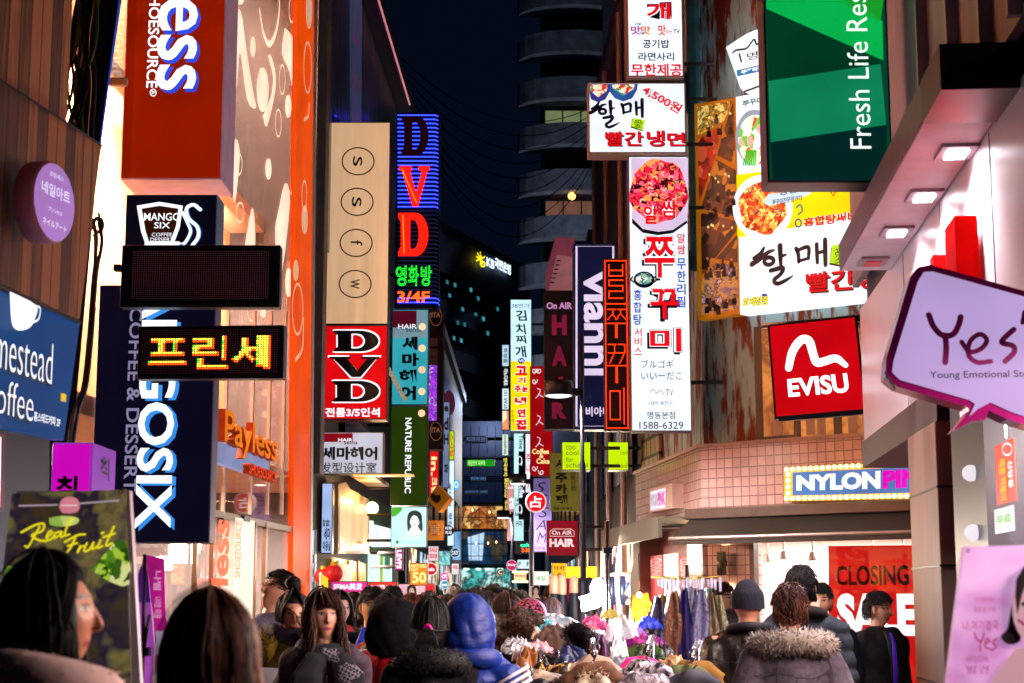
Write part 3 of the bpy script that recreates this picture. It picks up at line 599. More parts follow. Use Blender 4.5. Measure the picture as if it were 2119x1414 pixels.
# ---- left side
t = sign('tall red orange sign with rotated white blue-edged letters above the cup sign', (262, -330, 468, 372), 12.4, E('a82000', .55), th=.55, case=D('c89ab0', .4, emit=.12), lip=.012)
t.text('ess', 330, 2, 414, 194, E('2848d8', 1.0), .055, .02, 90, .0); t.text('ess', 325, -4, 408, 187, E('e8f0ff', 1.2), .07, .012, 90)
t.text('Payl', 305, -250, 446, -12, E('e8f0ff', 1.2), .07, .012, 90); t.text('SHOESOURCE', 306, -24, 329, 182, E('ffffff', 1.2), .03, .015, 90); t.ring(317, 192, 6, 7, 2, WHE); t.text('R', 313.5, 188.5, 320, 196, WHE, .02, .02, 90); t.done()
t = sign('dark box sign with a white outlined coffee cup logo', (257, 403, 447, 645), 12.2, E('0c0a1c', .5), th=.3, case=D('7890a8', .4), lip=.006)
CUPW = E('f0f6ff', 1.2); CUPB = E('3c8ce0', .9)
t.poly([(283, 426), (330, 418), (378, 426), (372, 470), (350, 530), (310, 530), (292, 480)], CUPW, .02, sm=0); t.poly([(293, 432), (330, 426), (369, 432), (364, 468), (343, 525), (316, 525), (301, 478)], E('3a1408', .55), .026)
t.text('MANGO', 298, 441, 373, 457, CUPW, .032, .012); t.text('SIX', 319, 460, 352, 473, CUPW, .032, .012); t.text('COFFEE', 314, 482, 356, 489.5, CUPW, .032, .0); t.text('DESSERT', 311, 492, 359, 500, CUPW, .032, .0)
for dx, m, o in ((0, CUPB, .02), (-2, CUPW, .024)): t.stroke([(416 + dx, 434), (402 + dx, 424), (388 + dx, 432), (392 + dx, 452), (410 + dx, 470), (412 + dx, 490), (400 + dx, 508)], 7, m, o); t.stroke([(380 + dx, 440), (390 + dx, 462), (396 + dx, 480), (384 + dx, 503), (372 + dx, 506)], 6, m, o)
t.done()
t = sign('wide dark navy sign with large rotated white letters and a grey line of small letters', (196, 590, 441, 1124), 11.6, E('120e28', .45), th=.22, case=D('5c5468', .4), lip=.006)
t.text('MANGOSIX', 296, 505, 371, 1100, E('3488e0', 1.0), .05, .03, 90); t.text('MANGOSIX', 288, 500, 363, 1095, E('ecf4ff', 1.2), .065, .022, 90)
t.text('COFFEE & DESSERT', 262, 636, 289, 1018, E('8c84a8', .8), .02, .015, 90); t.done()
t = sign('thin wall plate above the shoe shop glass', (225, 160, 262, 176), 11.5, None, 'wall_plate', 'plate', th=.05, case=D('b08868', .4)); t.done()

def led(t, box, nx, ny, lit, off_m, r=.36, part='led_dots'):
    """dot matrix; lit(i,j) gives a material or None"""
    a, b, c, d = t.rect(*box); dx, dz = (b - a) / nx, (d - c) / ny
    g = t.g(part)
    for j in range(ny):
        for i in range(nx):
            m = lit(i, j); x, z = a + (i + .5) * dx, d - (j + .5) * dz; k = r if m else r * .75
            g.add([(x + k * dx * cos(q), -.018, z + k * dz * sin(q)) for q in (0, 1.05, 2.09, 3.14, 4.19, 5.24)], [tuple(range(6))], m or off_m)
def mask(txt, nx, ny, x0, y0, x1, y1, bold=.02):
    """cells of a dot matrix covered by lettering stretched into [x0..x1] x [y0..y1]"""
    v, f = glyphs(txt, bold); mn, mx = v.min(0), v.max(0); v = (v - mn) / (mx - mn); M = set()
    tri = [v[list(p[:3])] for p in f]
    for j in range(ny):
        for i in range(nx):
            x, y = ((i + .5) - x0) / (x1 - x0), 1 - ((j + .5) - y0) / (y1 - y0)
            if 0 <= x <= 1 and 0 <= y <= 1:
                for A, B, C in tri:
                    s1 = (B[0] - A[0]) * (y - A[1]) - (B[1] - A[1]) * (x - A[0]); s2 = (C[0] - B[0]) * (y - B[1]) - (C[1] - B[1]) * (x - B[0]); s3 = (A[0] - C[0]) * (y - C[1]) - (A[1] - C[1]) * (x - C[0])
                    if (s1 >= 0) == (s2 >= 0) == (s3 >= 0) or (s1 <= 0 and s2 <= 0 and s3 <= 0): M.add((i, j)); break
    return M
t = sign('blank dark dot matrix display, upper of the two', (250, 507, 579, 636), 9.7, D('0e0d12', .5), 'led_display', 'display', th=.10, case=D('1a1a22', .3), lip=.012)
led(t, (274, 520, 558, 621), 62, 24, lambda i, j: None, D('c8b8c8', .3), .42); t.g('bracket', True).tube([(-.25, .04, .36), (.1, .04, .36)], .012, BLK, 6); t.g('bracket#2', True).tube([(-.25, .04, .05), (.1, .04, .05)], .012, BLK, 6)
t.g('mount_knob').box(-.52, -.48, -.02, .03, .22, .26, BLK); t.done()
t = sign('dot matrix display lit with orange and yellow Korean letters', (285, 674, 587, 784), 9.5, D('0c0b10', .5), 'led_display', 'display', yaw=radians(-3), th=.10, case=D('1a1a22', .3), lip=.012)
M = mask('프린세', 56, 20, 3, 3, 53, 18, .03); LO, LY, LG = E('ff4a10', 1.6, False), E('ffd040', 1.7, False), E('50d030', 1.3, False); rs = random.Random(5)
led(t, (293, 682, 577, 775), 56, 20, lambda i, j: (None if (i, j) not in M else (LO if (i + 1, j) not in M or (i, j + 1) not in M else (LG if (i - 1, j) not in M and rs.random() < .5 else LY))), D('8a7880', .3), .44)
t.g('bracket', True).tube([(-.35, .04, .3), (.1, .04, .3)], .01, BLK, 6); t.g('bracket#2', True).tube([(-.35, .04, .03), (.1, .04, .03)], .01, BLK, 6); t.done()
# wall mounted on the brown boards
t = W('coffee_shop_sign', 'blue sign with white coffee cup and tall white lettering under the brown boards', (-2.18, 7.0), (-2.05, 8.0), cat='sign')
t.poly([(-420, 432), (0, 600), (165, 670), (132, 912), (0, 884), (-420, 790)], E('08407c', .75), .06, .05, 'board'); WCO = E('f0f4ff', 1.1)
t.poly([(22, 604), (75, 632), (72, 660), (62, 678), (40, 684), (26, 668)], WCO, .09, sm=3); t.stroke([(73, 634), (83, 638), (80, 660), (66, 668)], 5, WCO, .09)
t.text('Homestead', -68, 684, 106, 776, D('0a1424', .5), .075, .0); t.text('Homestead', -62, 680, 110, 770, WCO, .10, -.012)
t.text('Coffee', -42, 792, 66, 866, D('0a1424', .5), .075, .0); t.text('Coffee', -36, 788, 70, 860, WCO, .10, -.012)
t.text('홈스테드커피 2F', 70, 858, 125, 878, WCO, .07, .02); t.bx('sticker', 128, 815, 137, 831, E('e8c020', .8), .07, .005); t.done()
_w = W('w', 'w', (-2.18, 7.0), (-2.05, 8.0)); _q = _w.L(80, 421, .13); c = _w.o + _w.X * _q[0] + _w.N * .13 + Vector((0, 0, _q[1]))
t = T('round_nail_salon_sign', 'round pink violet disc sign on the brown boards', 'sign', (c.x, c.y, c.z - .18), radians(76))
g = t.g('disc_case', True); g.lathe([(.001, .02), (.176, .02), (.18, .015), (.18, -.06), (.17, -.075), (.001, -.075)], (0, 0, .18), D('c898b0', .4), 40, 'y'); t.g('disc_face').lathe([(.001, -.079), (.168, -.079), (.168, -.074)], (0, 0, .18), E('b07cc8', .8), 40, 'y')
for s_, z, h, w_ in (('프린세스', .285, .022, .12), ('네일아트', .215, .055, .24), ('プリンセス', .13, .02, .12), ('ネイルアート', .07, .03, .2)):
    v, f = glyphs(s_, .01); mn, mx = v.min(0), v.max(0); v = (v - mn) / (mx - mn) * [w_, h] + [-w_ / 2, z - h / 2 + .01]; t.g('lettering').add([(x, -.082, y) for x, y in v], f, E('e8e0ff', 1.0))
t.done()
t = sign('magenta light box standing behind the fruit banner', (105, 916, 189, 1100), 8.4, E('c808b8', .9), th=.5, case=E('a040c8', .55), lip=.01)
t.text('칙', 116, 985, 160, 1032, INK, .016, .03)
x1 = t.rect(105, 916, 189, 1100)[1]; v, f = glyphs('칙', .02); mn, mx = v.min(0), v.max(0); v = (v - mn) / (mx - mn); t.g('side_lettering').add([(x1 + .004, .15 + .2 * x, .28 + .12 * y) for x, y in v], f, INK); t.done()
# banners near the camera on the left
t = sign('standing banner with yellow script over a garden photo', (20, 1016, 262, 1560), 5.2, None, 'fruit_banner', 'banner', yaw=radians(-4), th=.02, case=D('dcd4d4', .6))
t.poly([(24, 1022), (260, 1013), (274, 1580), (-40, 1580)], FOOD('garden', ('1c1814', '3c3020', '221a2c', '6a6034', '34283c', '584a2c'), 3.5, .8, 'n'), .012, .01, 'picture')  # banner has no backlight; emission in the print brightens it
GRN = FOOD('leaves', ('3c6a18', 'b0d840', '5a9020', 'e8f0a0', '284a10', '90c030'), 34, .6); t.poly([(12, 1170), (60, 1180), (100, 1150), (112, 1200), (90, 1290), (60, 1320), (0, 1260)], GRN, .016, .004, 'picture', 3); t.poly([(190, 1180), (240, 1120), (262, 1130), (265, 1210), (220, 1200)], GRN, .016, .004, 'picture', 3)
t.poly([(102, 1072), (130, 1068), (160, 1072), (158, 1084), (130, 1090), (104, 1086)], FOOD('lime', ('8ab838', 'd8e880'), 8, .6), .016, .004, 'picture', 3)
t.poly([(122, 1048), (128, 1034), (142, 1028), (158, 1032), (164, 1046), (158, 1060), (130, 1062)], E('e88a98', .7), .018, .004, 'picture', 2); t.stroke([(40, 1047), (118, 1045)], 3, E('d0b8c8', .6), .018, sm=0); t.stroke([(166, 1042), (246, 1036)], 3, E('d0b8c8', .6), .018, sm=0); t.stroke([(128, 1046), (160, 1046)], 2, E('fff0f0', .7), .021, sm=0)
YS = E('e8d810', 1.0)
for p, w_ in (([(82, 1090), (70, 1112), (58, 1132), (52, 1130)], 3), ([(44, 1102), (70, 1088), (90, 1084), (88, 1098), (66, 1108), (80, 1118), (96, 1120)], 3.4), ([(98, 1112), (108, 1102), (102, 1100), (96, 1112), (102, 1118), (114, 1108)], 3), ([(126, 1100), (114, 1104), (112, 1114), (122, 1108), (128, 1100), (126, 1112), (134, 1108)], 3),
              ([(148, 1072), (138, 1092), (134, 1108), (144, 1106)], 3.2), ([(134, 1122), (160, 1108), (176, 1106)], 3.4), ([(156, 1112), (148, 1130), (138, 1144)], 3.4), ([(140, 1130), (160, 1124)], 3), ([(166, 1130), (160, 1144), (168, 1132), (176, 1130)], 3), ([(180, 1124), (174, 1140), (184, 1138), (194, 1122), (190, 1136), (200, 1132)], 3), ([(208, 1118), (202, 1134), (212, 1130)], 3), ([(236, 1090), (222, 1120), (220, 1130), (232, 1124)], 3.2), ([(214, 1112), (238, 1104)], 3), ([(210, 1104), (214, 1102)], 3.4)):
    t.stroke(p, w_ * 1.3, YS, .024)
t.poly([(263, 1014), (268, 1016), (300, 1580), (276, 1580)], D('d8ccd4', .5), .01, .03, 'edge_panel'); t.poly([(10, 1265), (36, 1262), (44, 1300), (30, 1330), (10, 1330)], D('d8c0c0', .2), .018, .004, 'picture', 3)
for u, v in ((37, 1025), (250, 1018)): t.ring(u, v, 4, 4, 2, STEEL, .02, 'grommet', 12)
t.done()
c = P(312, 1290, 6.6)
t = T('purple_banner_stand', 'narrow purple and magenta banner on a black folding stand', 'banner', (c.x, c.y, 0), 0)
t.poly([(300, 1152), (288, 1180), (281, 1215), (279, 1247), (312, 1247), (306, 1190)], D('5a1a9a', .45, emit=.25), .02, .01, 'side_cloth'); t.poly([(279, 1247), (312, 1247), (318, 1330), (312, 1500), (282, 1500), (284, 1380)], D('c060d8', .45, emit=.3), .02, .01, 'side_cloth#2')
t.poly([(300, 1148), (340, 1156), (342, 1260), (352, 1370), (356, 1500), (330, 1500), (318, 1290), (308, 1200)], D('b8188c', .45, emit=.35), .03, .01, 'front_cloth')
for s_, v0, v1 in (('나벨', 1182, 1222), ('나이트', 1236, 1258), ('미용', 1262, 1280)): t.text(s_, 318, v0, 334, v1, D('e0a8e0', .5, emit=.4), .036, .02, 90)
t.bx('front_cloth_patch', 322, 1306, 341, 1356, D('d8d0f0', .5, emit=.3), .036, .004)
t.g('pole', True).tube([(t.L(305, 1148)[0], -.05, t.L(305, 1148)[1]), (t.L(302, 1340)[0], -.05, t.L(302, 1340)[1]), (t.L(302, 1340)[0], -.05, 0)], .008, BLK, 8); t.g('pole#2', True).tube([(t.L(316, 1272)[0], -.06, t.L(316, 1272)[1]), (t.L(304, 1340)[0], -.05, t.L(304, 1340)[1])], .007, BLK, 8)
t.bx('clamp', 299, 1340, 308, 1358, BLK, .07, .04); t.done()
# projecting orange letters on the shoe shop glass
t = W('orange_letter_sign', 'three-dimensional orange shoe shop name on the glass front', (-3.138 + .35, 9.5), (-2.437 + .35, 20.5), cat='sign')
t.bx('backing', 438, 930, 556, 972, E('8898c8', .7), -.06, .08); OL = E('f07808', .85); OLS = D('a83804', .5, emit=.1)
t.text('Payless', 448, 872, 560, 955, OL, .0, .015, ext=.07, side=OLS); t.text('SHOESOURCE', 502, 968, 560, 990, E('f03808', .9), .0, .02, ext=.06, side=OLS); t.done()
# ---- left, mid
def vert(label, box, d, face, **k): return sign(label, box, d, face, **k)
t = sign('tall beige sign with four rotated letters in circles', (672, 253, 806, 672), 22.6, D('e8bc90', .5, var=.06, stretch=(6, 6, .5), scale=3, emit=.62), th=.35, case=D('4a4038', .4), lip=.015)  # emission in the beige face stands in for a spotlight on it
for c_, v in (('s', 334), ('s', 418), ('f', 503), ('w', 588)):
    u = 741 - (v - 334) * .024; t.ring(u, v, 33, 28, 2.6, INK, .018)
    if c_ == 'f': t.text(c_, u - 11, v - 6, u + 13, v + 6, INK, .018, 0, 90)
    else: t.text(c_, u - 11, v - 10, u + 9, v + 10, INK, .018, 0, 90)
t.done()
def serif(t, ch, u0, v0, u1, v1, m, off, e=0):
    """slab serif D or V as filled outline; e grows it (pixels)"""
    w_, h = u1 - u0, v1 - v0; k = lambda x, y: (u0 + x * w_, v0 + y * h)
    if ch == 'D':
        out = [(0 , 0), (.58, 0)] + [(.58 + .42 * sin(a), .5 - .5 * cos(a)) for a in np.linspace(.15, pi - .15, 14)] + [(.58, 1), (0, 1), (0, .9), (.09, .88), (.09, .12), (0, .10)]
        inn = [(.40, .16), (.52, .16)] + [(.52 + .17 * sin(a), .5 - .34 * cos(a)) for a in np.linspace(.2, pi - .2, 8)] + [(.52, .84), (.40, .84)]
        for sx in range(len(out) - 1 + 1):
            pass
        cx, cy = .5, .5
        O = [(x + (e / w_) * (1 if x > .5 else -1), y + (e / h) * (1 if y > .5 else -1)) for x, y in out]; I = [(x - (e / w_) * (1 if x > .5 else -1), y - (e / h) * (1 if y > .5 else -1)) for x, y in inn]
        # ring between outer and inner boundary, sampled by angle
        def samp(poly, n=64):
            r = []
            for q in range(n):
                a = 2 * pi * q / n; dx, dy = cos(a), sin(a); best = None
                for i in range(len(poly)):
                    (x1, y1), (x2, y2) = poly[i], poly[(i + 1) % len(poly)]; den = dx * (y2 - y1) - dy * (x2 - x1)
                    if abs(den) < 1e-9: continue
                    s_ = ((x1 - .5) * (y2 - y1) - (y1 - .5) * (x2 - x1)) / den; tt = ((x1 - .5) * dy - (y1 - .5) * dx) / den
                    if s_ > 0 and -1e-6 <= tt <= 1 + 1e-6 and (best is None or s_ > best): best = s_
                r.append((.5 + dx * best, .5 + dy * best))
            return r
        A, B = samp(O), samp(I); n = len(A); g_ = t.g('lettering')
        va = [t.L(*k(x, y), off) for x, y in A]; vb = [t.L(*k(x, y), off) for x, y in B]
        g_.add([(x, -off, z) for x, z in va + vb], [(i, (i + 1) % n, (i + 1) % n + n, i + n) for i in range(n)], m)
    else:
        q = [(0, 0), (.42, 0), (.42, .10), (.36, .12), (.56, .68), (.74, .12), (.64, .10), (.64, 0), (1, 0), (1, .10), (.93, .12), (.62, 1), (.44, 1), (.09, .12), (0, .10)]
        q = [(x + (e / w_) * (1 if x > .5 else -1), y + (e / h) * (1 if y > .5 else -1)) for x, y in q]
        qq = [k(*p) for p in q]
        for idx in ((0, 1, 2, 3, 13, 14), (3, 4, 11, 12, 13), (4, 5, 10, 11), (5, 6, 7, 8, 9, 10)): t.poly([qq[i] for i in idx], m, off, .001)
t = sign('red box sign with black outlined serif letters DVD stacked', (666, 674, 801, 868), 22.4, E('d80810', .95), th=.4, case=D('6a2024', .4, emit=.05), lip=.012)
for ch, b in (('D', (690, 684, 784, 728)), ('V', (681, 738, 786, 781)), ('D', (688, 788, 785, 832))): serif(t, ch, *b, WHE, .016, 2.4); serif(t, ch, *b, INK, .020, -.3)
t.text('전룸3/5인석', 673, 844, 786, 863, LET, .016, .03)
for k in range(5): t.g('bulb#%d' % k, True).ball((.93, -.03, .08 + .3 * k), .05, E('ffd0a0', 1.0), 8)
t.done()
t = sign('white hair salon box sign with black Korean and Chinese letters and a red corner', (653, 895, 793, 981), 21.8, E('c8c8d8', .85), th=.3, case=D('8a7c70', .4), lip=.010)
t.bx('red_corner', 656, 897, 730, 915, E('8c0a1c', .8), .015, .003); t.text('HAIR', 700, 907, 729, 914, LET, .02, .01); t.text('sema', 712, 914, 740, 920, INK, .018, .01)
t.text('세마헤어', 665, 925, 781, 952, INK, .016, .045); t.text('发型设计室', 663, 957, 779, 979, INK, .016, .01); t.g('under_light').box(.05, .85, .02, .28, -.02, -.002, E('ffb060', 1.2)); t.done()
t = sign('tall neon sign with blue tubes and stacked letters DVD over green Korean letters', (819, 233, 909, 637), 28, D('0a0a30', .5), 'neon_sign', th=.5, case=D('14143a', .4), lip=.008)
BLU, DBL = E('2a3cff', 2.2), E('303060', .35)
for k in range(46):
    v = 240 + k * 8.6; on = v < 432 or v > 610; a, z = t.L(823, v); b2, _ = t.L(900, v)
    t.g('neon_tube#%d' % k, True).tube([(a, -.04, z), (b2, -.04, z), (b2 + .05, -.02, z - .01), (b2 + .07, .05, z - .03)], .011, BLU if on else DBL, 5)
NR = E('ff1408', 1.3)
serif(t, 'D', 831, 240, 887, 322, D('4a0c18', .4, emit=.1), .075); serif(t, 'V', 826, 344, 889, 428, NR, .075); serif(t, 'D', 824, 441, 886, 530, NR, .075); t.stroke([(832, 350), (862, 420)], 2, E('ff6010', 1.6), .08, sm=0); t.stroke([(834, 446), (836, 524)], 2, E('ff6010', 1.6), .08, sm=0)
for i, (c_, u0, u1) in enumerate((('영', 819, 841), ('화', 845, 866), ('방', 871, 893))): t.text(c_, u0, 550, u1, 592, E('20e030', 1.4), .07, .02); t.text(c_, u0 + 1, 551, u1 - 1, 591, D('082010', .5), .074, -.012)
t.text('3/4F', 822, 603, 889, 626, E('ff5010', 1.5), .07, .02); t.done()
t = sign('tall turquoise hair salon sign with four stacked black Korean letters', (811, 641, 886, 838), 25.6, E('38b0c0', .75), th=.3, case=D('50606a', .4), lip=.01)
t.bx('top_panel', 813, 643, 884, 700, E('80a0b0', .7), .015, .002); t.bx('top_panel', 813, 643, 862, 678, E('5c0c24', .7), .019, .002); t.text('HAIR', 824, 671, 862, 680, LET, .024, .0); t.text('sema', 840, 680, 872, 687, INK, .024, .0)
for c_, u0, v0, u1, v1 in (('세', 832, 697, 864, 724), ('마', 832, 731, 867, 758), ('헤', 826, 765, 862, 793), ('어', 828, 799, 861, 828)): t.text(c_, u0, v0, u1, v1, INK, .022, .05)
for k in range(8):
    x, z = t.L(806 + k * 4.6, 768 + k * 8.4); t.g('lamp_chain', True).ball((x, -.12, z), (.035, .03, .045), D('e8c8a0', .4, emit=.3), 7)
t.done()
t = sign('tall olive green sign with rotated white letters between salon sign and portrait', (808, 841, 884, 1046), 25.4, E('263c08', .75), th=.35, case=D('1a2410', .4), lip=.008)
t.text('NATURE REPUBLIC', 838, 865, 851, 1021, LET, .018, .02, 90); t.done()
t = sign('lit poster of a smiling woman below the olive green sign', (809, 1049, 883, 1133), 25.3, E('b8e8ec', 1.15), 'poster_light_box', th=.35, case=D('2a3a3c', .4), lip=.008)
def face(t, u, v, s, hair, skin, off=.02, long=1.5, lips=None):
    """printed portrait: hair, face, eyes, brows, nose and mouth"""
    t.poly([(u - .95 * s, v + long * s), (u - 1.05 * s, v + .2 * s), (u - .85 * s, v - .9 * s), (u, v - 1.3 * s), (u + .85 * s, v - .9 * s), (u + 1.05 * s, v + .2 * s), (u + .95 * s, v + long * s)], hair, off, .002, 'portrait', 4)
    t.poly([(u - .3 * s, v + .7 * s), (u + .3 * s, v + .7 * s), (u + 1.1 * s, v + 2.0 * s), (u - 1.1 * s, v + 2.0 * s)], skin, off + .003, .002, 'portrait'); t.disc(u, v + .1 * s, .68 * s, .95 * s, skin, off + .005, .002, 'portrait')
    t.stroke([(u - .74 * s, v + .3 * s), (u - .6 * s, v - .4 * s), (u - .1 * s, v - .82 * s), (u + .5 * s, v - .5 * s), (u + .74 * s, v + .3 * s)], [.16 * s, .34 * s, .4 * s, .34 * s, .16 * s], hair, off + .008, 'portrait')
    for q in (-1, 1):
        t.disc(u + q * .28 * s, v + .02 * s, .13 * s, .055 * s, INK, off + .008, .002, 'portrait', 12); t.stroke([(u + q * .14 * s, v - .17 * s), (u + q * .3 * s, v - .22 * s), (u + q * .44 * s, v - .16 * s)], .05 * s, hair, off + .008, 'portrait')
    t.stroke([(u - .08 * s, v + .4 * s), (u, v + .43 * s), (u + .08 * s, v + .4 * s)], .05 * s, D('c08878', .5, emit=.3), off + .008, 'portrait'); L_ = lips or E('d86070', .7)
    t.poly([(u - .26 * s, v + .56 * s), (u, v + .6 * s), (u + .26 * s, v + .56 * s), (u, v + .74 * s)], L_, off + .008, .002, 'portrait', 2)
face(t, 858, 1076, 15, D('1c3444', .5, emit=.12), E('e0f0f4', 1.1), .018, 1.6); t.poly([(811, 1051), (832, 1051), (826, 1062), (811, 1070)], E('50c040', .8), .018, sm=2); t.disc(822, 1122, 3, 3.4, E('20a030', .7), .018); t.text('NATURE REPUBLIC', 828, 1120, 876, 1125, D('4a9a90', .5, emit=.3), .018)
for v in (1068, 1074): t.stroke([(818, v), (840, v - 1)], 1.2, D('88a8a8', .5, emit=.4), .018, sm=0)
t.done()
t = W('cream_shop_panel', 'cream lit panel box under a lamp hood on the dark side front', (-2.6, 21.2), (-2.25, 34), cat='panel')
t.poly([(700, 1002), (716, 998), (724, 1012), (764, 1034), (764, 1146), (700, 1146)], D('c8a888', .5), .18, .18, 'frame'); t.poly([(704, 1026), (762, 1050), (761, 1140), (704, 1140)], E('ffce98', .85), .19, .01, 'panel'); t.g('hood').box(t.L(700, 1030, .2)[0], t.L(766, 1030, .2)[0], -.5, -.18, 3.36, 3.42, D('d8b898', .4)); x, z = t.L(770, 1052, .3); t.g('lamp_globe', True).ball((x, -.3, z), .1, E('ffe8b0', 3), 10); t.stroke([(738, 1122), (750, 1124)], 5, D('c08030', .5, emit=.2), .2, sm=0); t.done()
p = P(733, 1035, 25); lamp('POINT', 'hood_lamp', p + Vector((.35, -.3, .0)), 8, 'ffc070', size=.1)
for lab, bx_, d, m, tx, tc, nm in (
    ('narrow blue white sign with small dark lettering beside the cream panel', (665, 1000, 688, 1146), 21.6, E('a8c0f0', .9), [('hair salon', 668, 1070, 682, 1090, 0), ('세마', 670, 1092, 684, 1118, 0), ('미용실', 668, 1120, 684, 1140, 0)], INK, 'wall_sign'),
    ('narrow white sign with black letters at the orange edge', (640, 1096, 651, 1240), 20.9, E('d0d8f0', 1.0), [('세', 641, 1148, 650, 1166, 0), ('마', 641, 1176, 650, 1194, 0), ('헤', 641, 1204, 650, 1222, 0)], INK, 'wall_sign'),
    ('magenta shop banner with white letters above the crowd', (684, 1203, 760, 1226), 20, D('b01880', .5, emit=.55), [('SEMA美发', 690, 1207, 750, 1221, 0)], LET, 'shop_banner'),
    ('red shop banner with white letters beside the magenta one', (763, 1204, 822, 1240), 20.2, D('d02018', .5, emit=.55), [('NATURE', 768, 1211, 816, 1225, 0)], LET, 'shop_banner'),
    ('magenta vertical sign with stacked white rotated letters', (818, 1136, 834, 1181), 24.8, E('a0087c', .9), [("LEVI'S", 821, 1139, 831, 1177, 90)], LET, 'light_box_sign'),
    ('orange discount sign with a large number fifty', (848, 1165, 885, 1212), 19.5, D('e06a10', .5, emit=.6), [('NATURE', 850, 1168, 882, 1175, 0), ('DAY', 850, 1176, 866, 1182, 0), ('50', 853, 1184, 882, 1207, 0)], E('ffe890', 1.2), 'discount_sign'),
    ('pink poster board with red block behind the orange sign', (824, 1208, 900, 1245), 20.6, D('d0a0b8', .5, emit=.45), [], LET, 'poster_board'),
    ('violet flickering screen on the dark brown sign column', (886, 755, 905, 872), 29.3, FOOD('violet', ('5808b8', 'd040ff', '3010a0', 'f0b0ff', '8020e0'), 9, .9, 'n'), [], LET, 'screen'),
    ('grey blue vertical sign with dark letters left of the bank block', (916, 832, 930, 1010), 36, E('8898c0', .6), [('e', 919, 840, 928, 852, 0), ('d', 919, 864, 928, 890, 0), ('H', 919, 898, 928, 920, 0), ('화', 919, 960, 928, 980, 0)], INK, 'light_box_sign'),
    ('yellow green vertical sign with red lettering', (929, 892, 940, 952), 38, E('b8e010', .9), [('스시집', 931, 898, 938, 944, 90)], RED, 'light_box_sign'),
    ('red vertical sign with white and yellow letters behind the waffle sign', (888, 928, 908, 1030), 31, E('e01418', .95), [('in.', 892, 945, 904, 985, 90), ('크림', 893, 988, 905, 1022, 90)], E('ffe0a0', 1.2), 'light_box_sign'),
    ('tall bluish white lit sign with faint writing, left of the glass building', (926, 953, 940, 1130), 40, E('c8e8ff', 1.2), [('동대문', 928, 1000, 934, 1050, 90), ('화장품', 928, 1060, 935, 1110, 90)], D('40508a', .5), 'light_box_sign'),
    ('white sign with red lines low in the left row', (886, 1130, 908, 1162), 33, E('f0d8e0', .9), [('SALE', 889, 1134, 905, 1142, 0), ('화장품', 889, 1146, 905, 1156, 0)], RED, 'wall_sign'),
    ('teal white sign with striped picture, far in the left row', (908, 1140, 932, 1170), 36, FOOD('teal', ('083038', '90e8f0', '204850', 'e0ffff'), 3, .9, 'n'), [], LET, 'wall_sign'),
    ('light blue poster with brown picture beside the glass building', (936, 1100, 954, 1160), 44, FOOD('bread', ('3880c8', '98c8f0', '5898d8', 'a07850'), 1.1, .7, 'n'), [], LET, 'wall_sign'),
    ('small white notice with red print by the glass building', (934, 1166, 950, 1190), 42, E('f0e8e8', .9), [('세일', 937, 1170, 947, 1178, 0)], RED, 'wall_sign')):
    t = sign(lab, bx_, d, m, nm, th=.2, lip=.01)
    for s_, a, b, c_, e, r in tx: t.text(s_, a, b, c_, e, tc, .018, .03, r)
    if nm == 'poster_board': t.disc(852, 1222, 12, 15, WHT, .016, part='portrait'); face(t, 852, 1222, 9, D('3a2018', .5, emit=.1), E('f0c8b8', .7), .02, 1.2); t.bx('red_block', 880, 1210, 898, 1244, D('c01020', .5, emit=.4), .016, .002)
    t.done()
t = sign('dark brown sign column with copper roundels left of the bank block', (887, 640, 917, 930), 29.6, D('2a1418', .5, emit=.12), th=.5, case=D('30161c', .5, emit=.08), lip=.006)
for v in (655, 893): t.ring(902, v, 12, 19, 1.6, D('a86848', .4, emit=.3), .016); t.text('ITA', 893, v - 8, 911, v + 2, D('b87858', .4, emit=.35), .016, .02)
for v in (700, 722, 740): t.bx('panel', 889, v, 905, v + 16, D('6a3c30', .5, emit=.15), .014, .004)
t.done()
# hanging wooden shapes and small round signs, left
c = P(905, 1032, 27.5); t = T('wooden_heart_sign', 'hanging brown wooden diamond with a dark heart', 'sign', (c.x, c.y, P(905, 1060, 27.5).z), radians(-12))
t.poly([(905, 1004), (930, 1032), (908, 1060), (883, 1034)], D('a86414', .6, emit=.22), 0, .3, 'board'); t.poly([(902, 1026), (896, 1020), (890, 1028), (902, 1042), (912, 1034), (910, 1024)], D('30100c', .6), .006, .004, 'heart', 2); t.done()
t = sign('hanging brown wooden square with a round waffle picture', (885, 1077, 918, 1118), 27.3, D('a86010', .6, emit=.22), 'wooden_waffle_sign', th=.2, case=D('6a3c10', .6), lip=.004); t.disc(900, 1096, 12, 12, D('58200c', .6), .016)
for k in (-8, -4, 0, 4, 8): t.stroke([(900 + k, 1086), (900 + k, 1106)], 1, D('d89860', .5, emit=.2), .022, sm=0); t.stroke([(890, 1096 + k), (910, 1096 + k)], 1, D('d89860', .5, emit=.2), .022, sm=0)
t.done()
def roundsign(label, u, v, r, d, rim, fc, name='round_sign', txt=(), tc=LET):
    c = P(u, v, d); R_ = r * d / F; t = T(name, label, 'sign', (c.x, c.y, c.z - R_), 0)
    t.g('case', True).lathe([(.001, .1), (R_, .1), (R_, -.02), (R_ * .86, -.03), (.001, -.03)], (0, 0, R_), rim, 32, 'y'); t.g('face').lathe([(.001, -.036), (R_ * .88, -.036), (R_ * .88, -.03)], (0, 0, R_), fc, 32, 'y')
    for s_, a, b, c_, e in txt: t.text(s_, a, b, c_, e, tc, .045, .02)
    t.done()
roundsign('red round sign with white rim and a white fortune telling character', 1109, 1039, 22, 27, E('f0d0d8', .8), E('e00c14', .95), txt=[('占', 1097, 1027, 1121, 1051)])
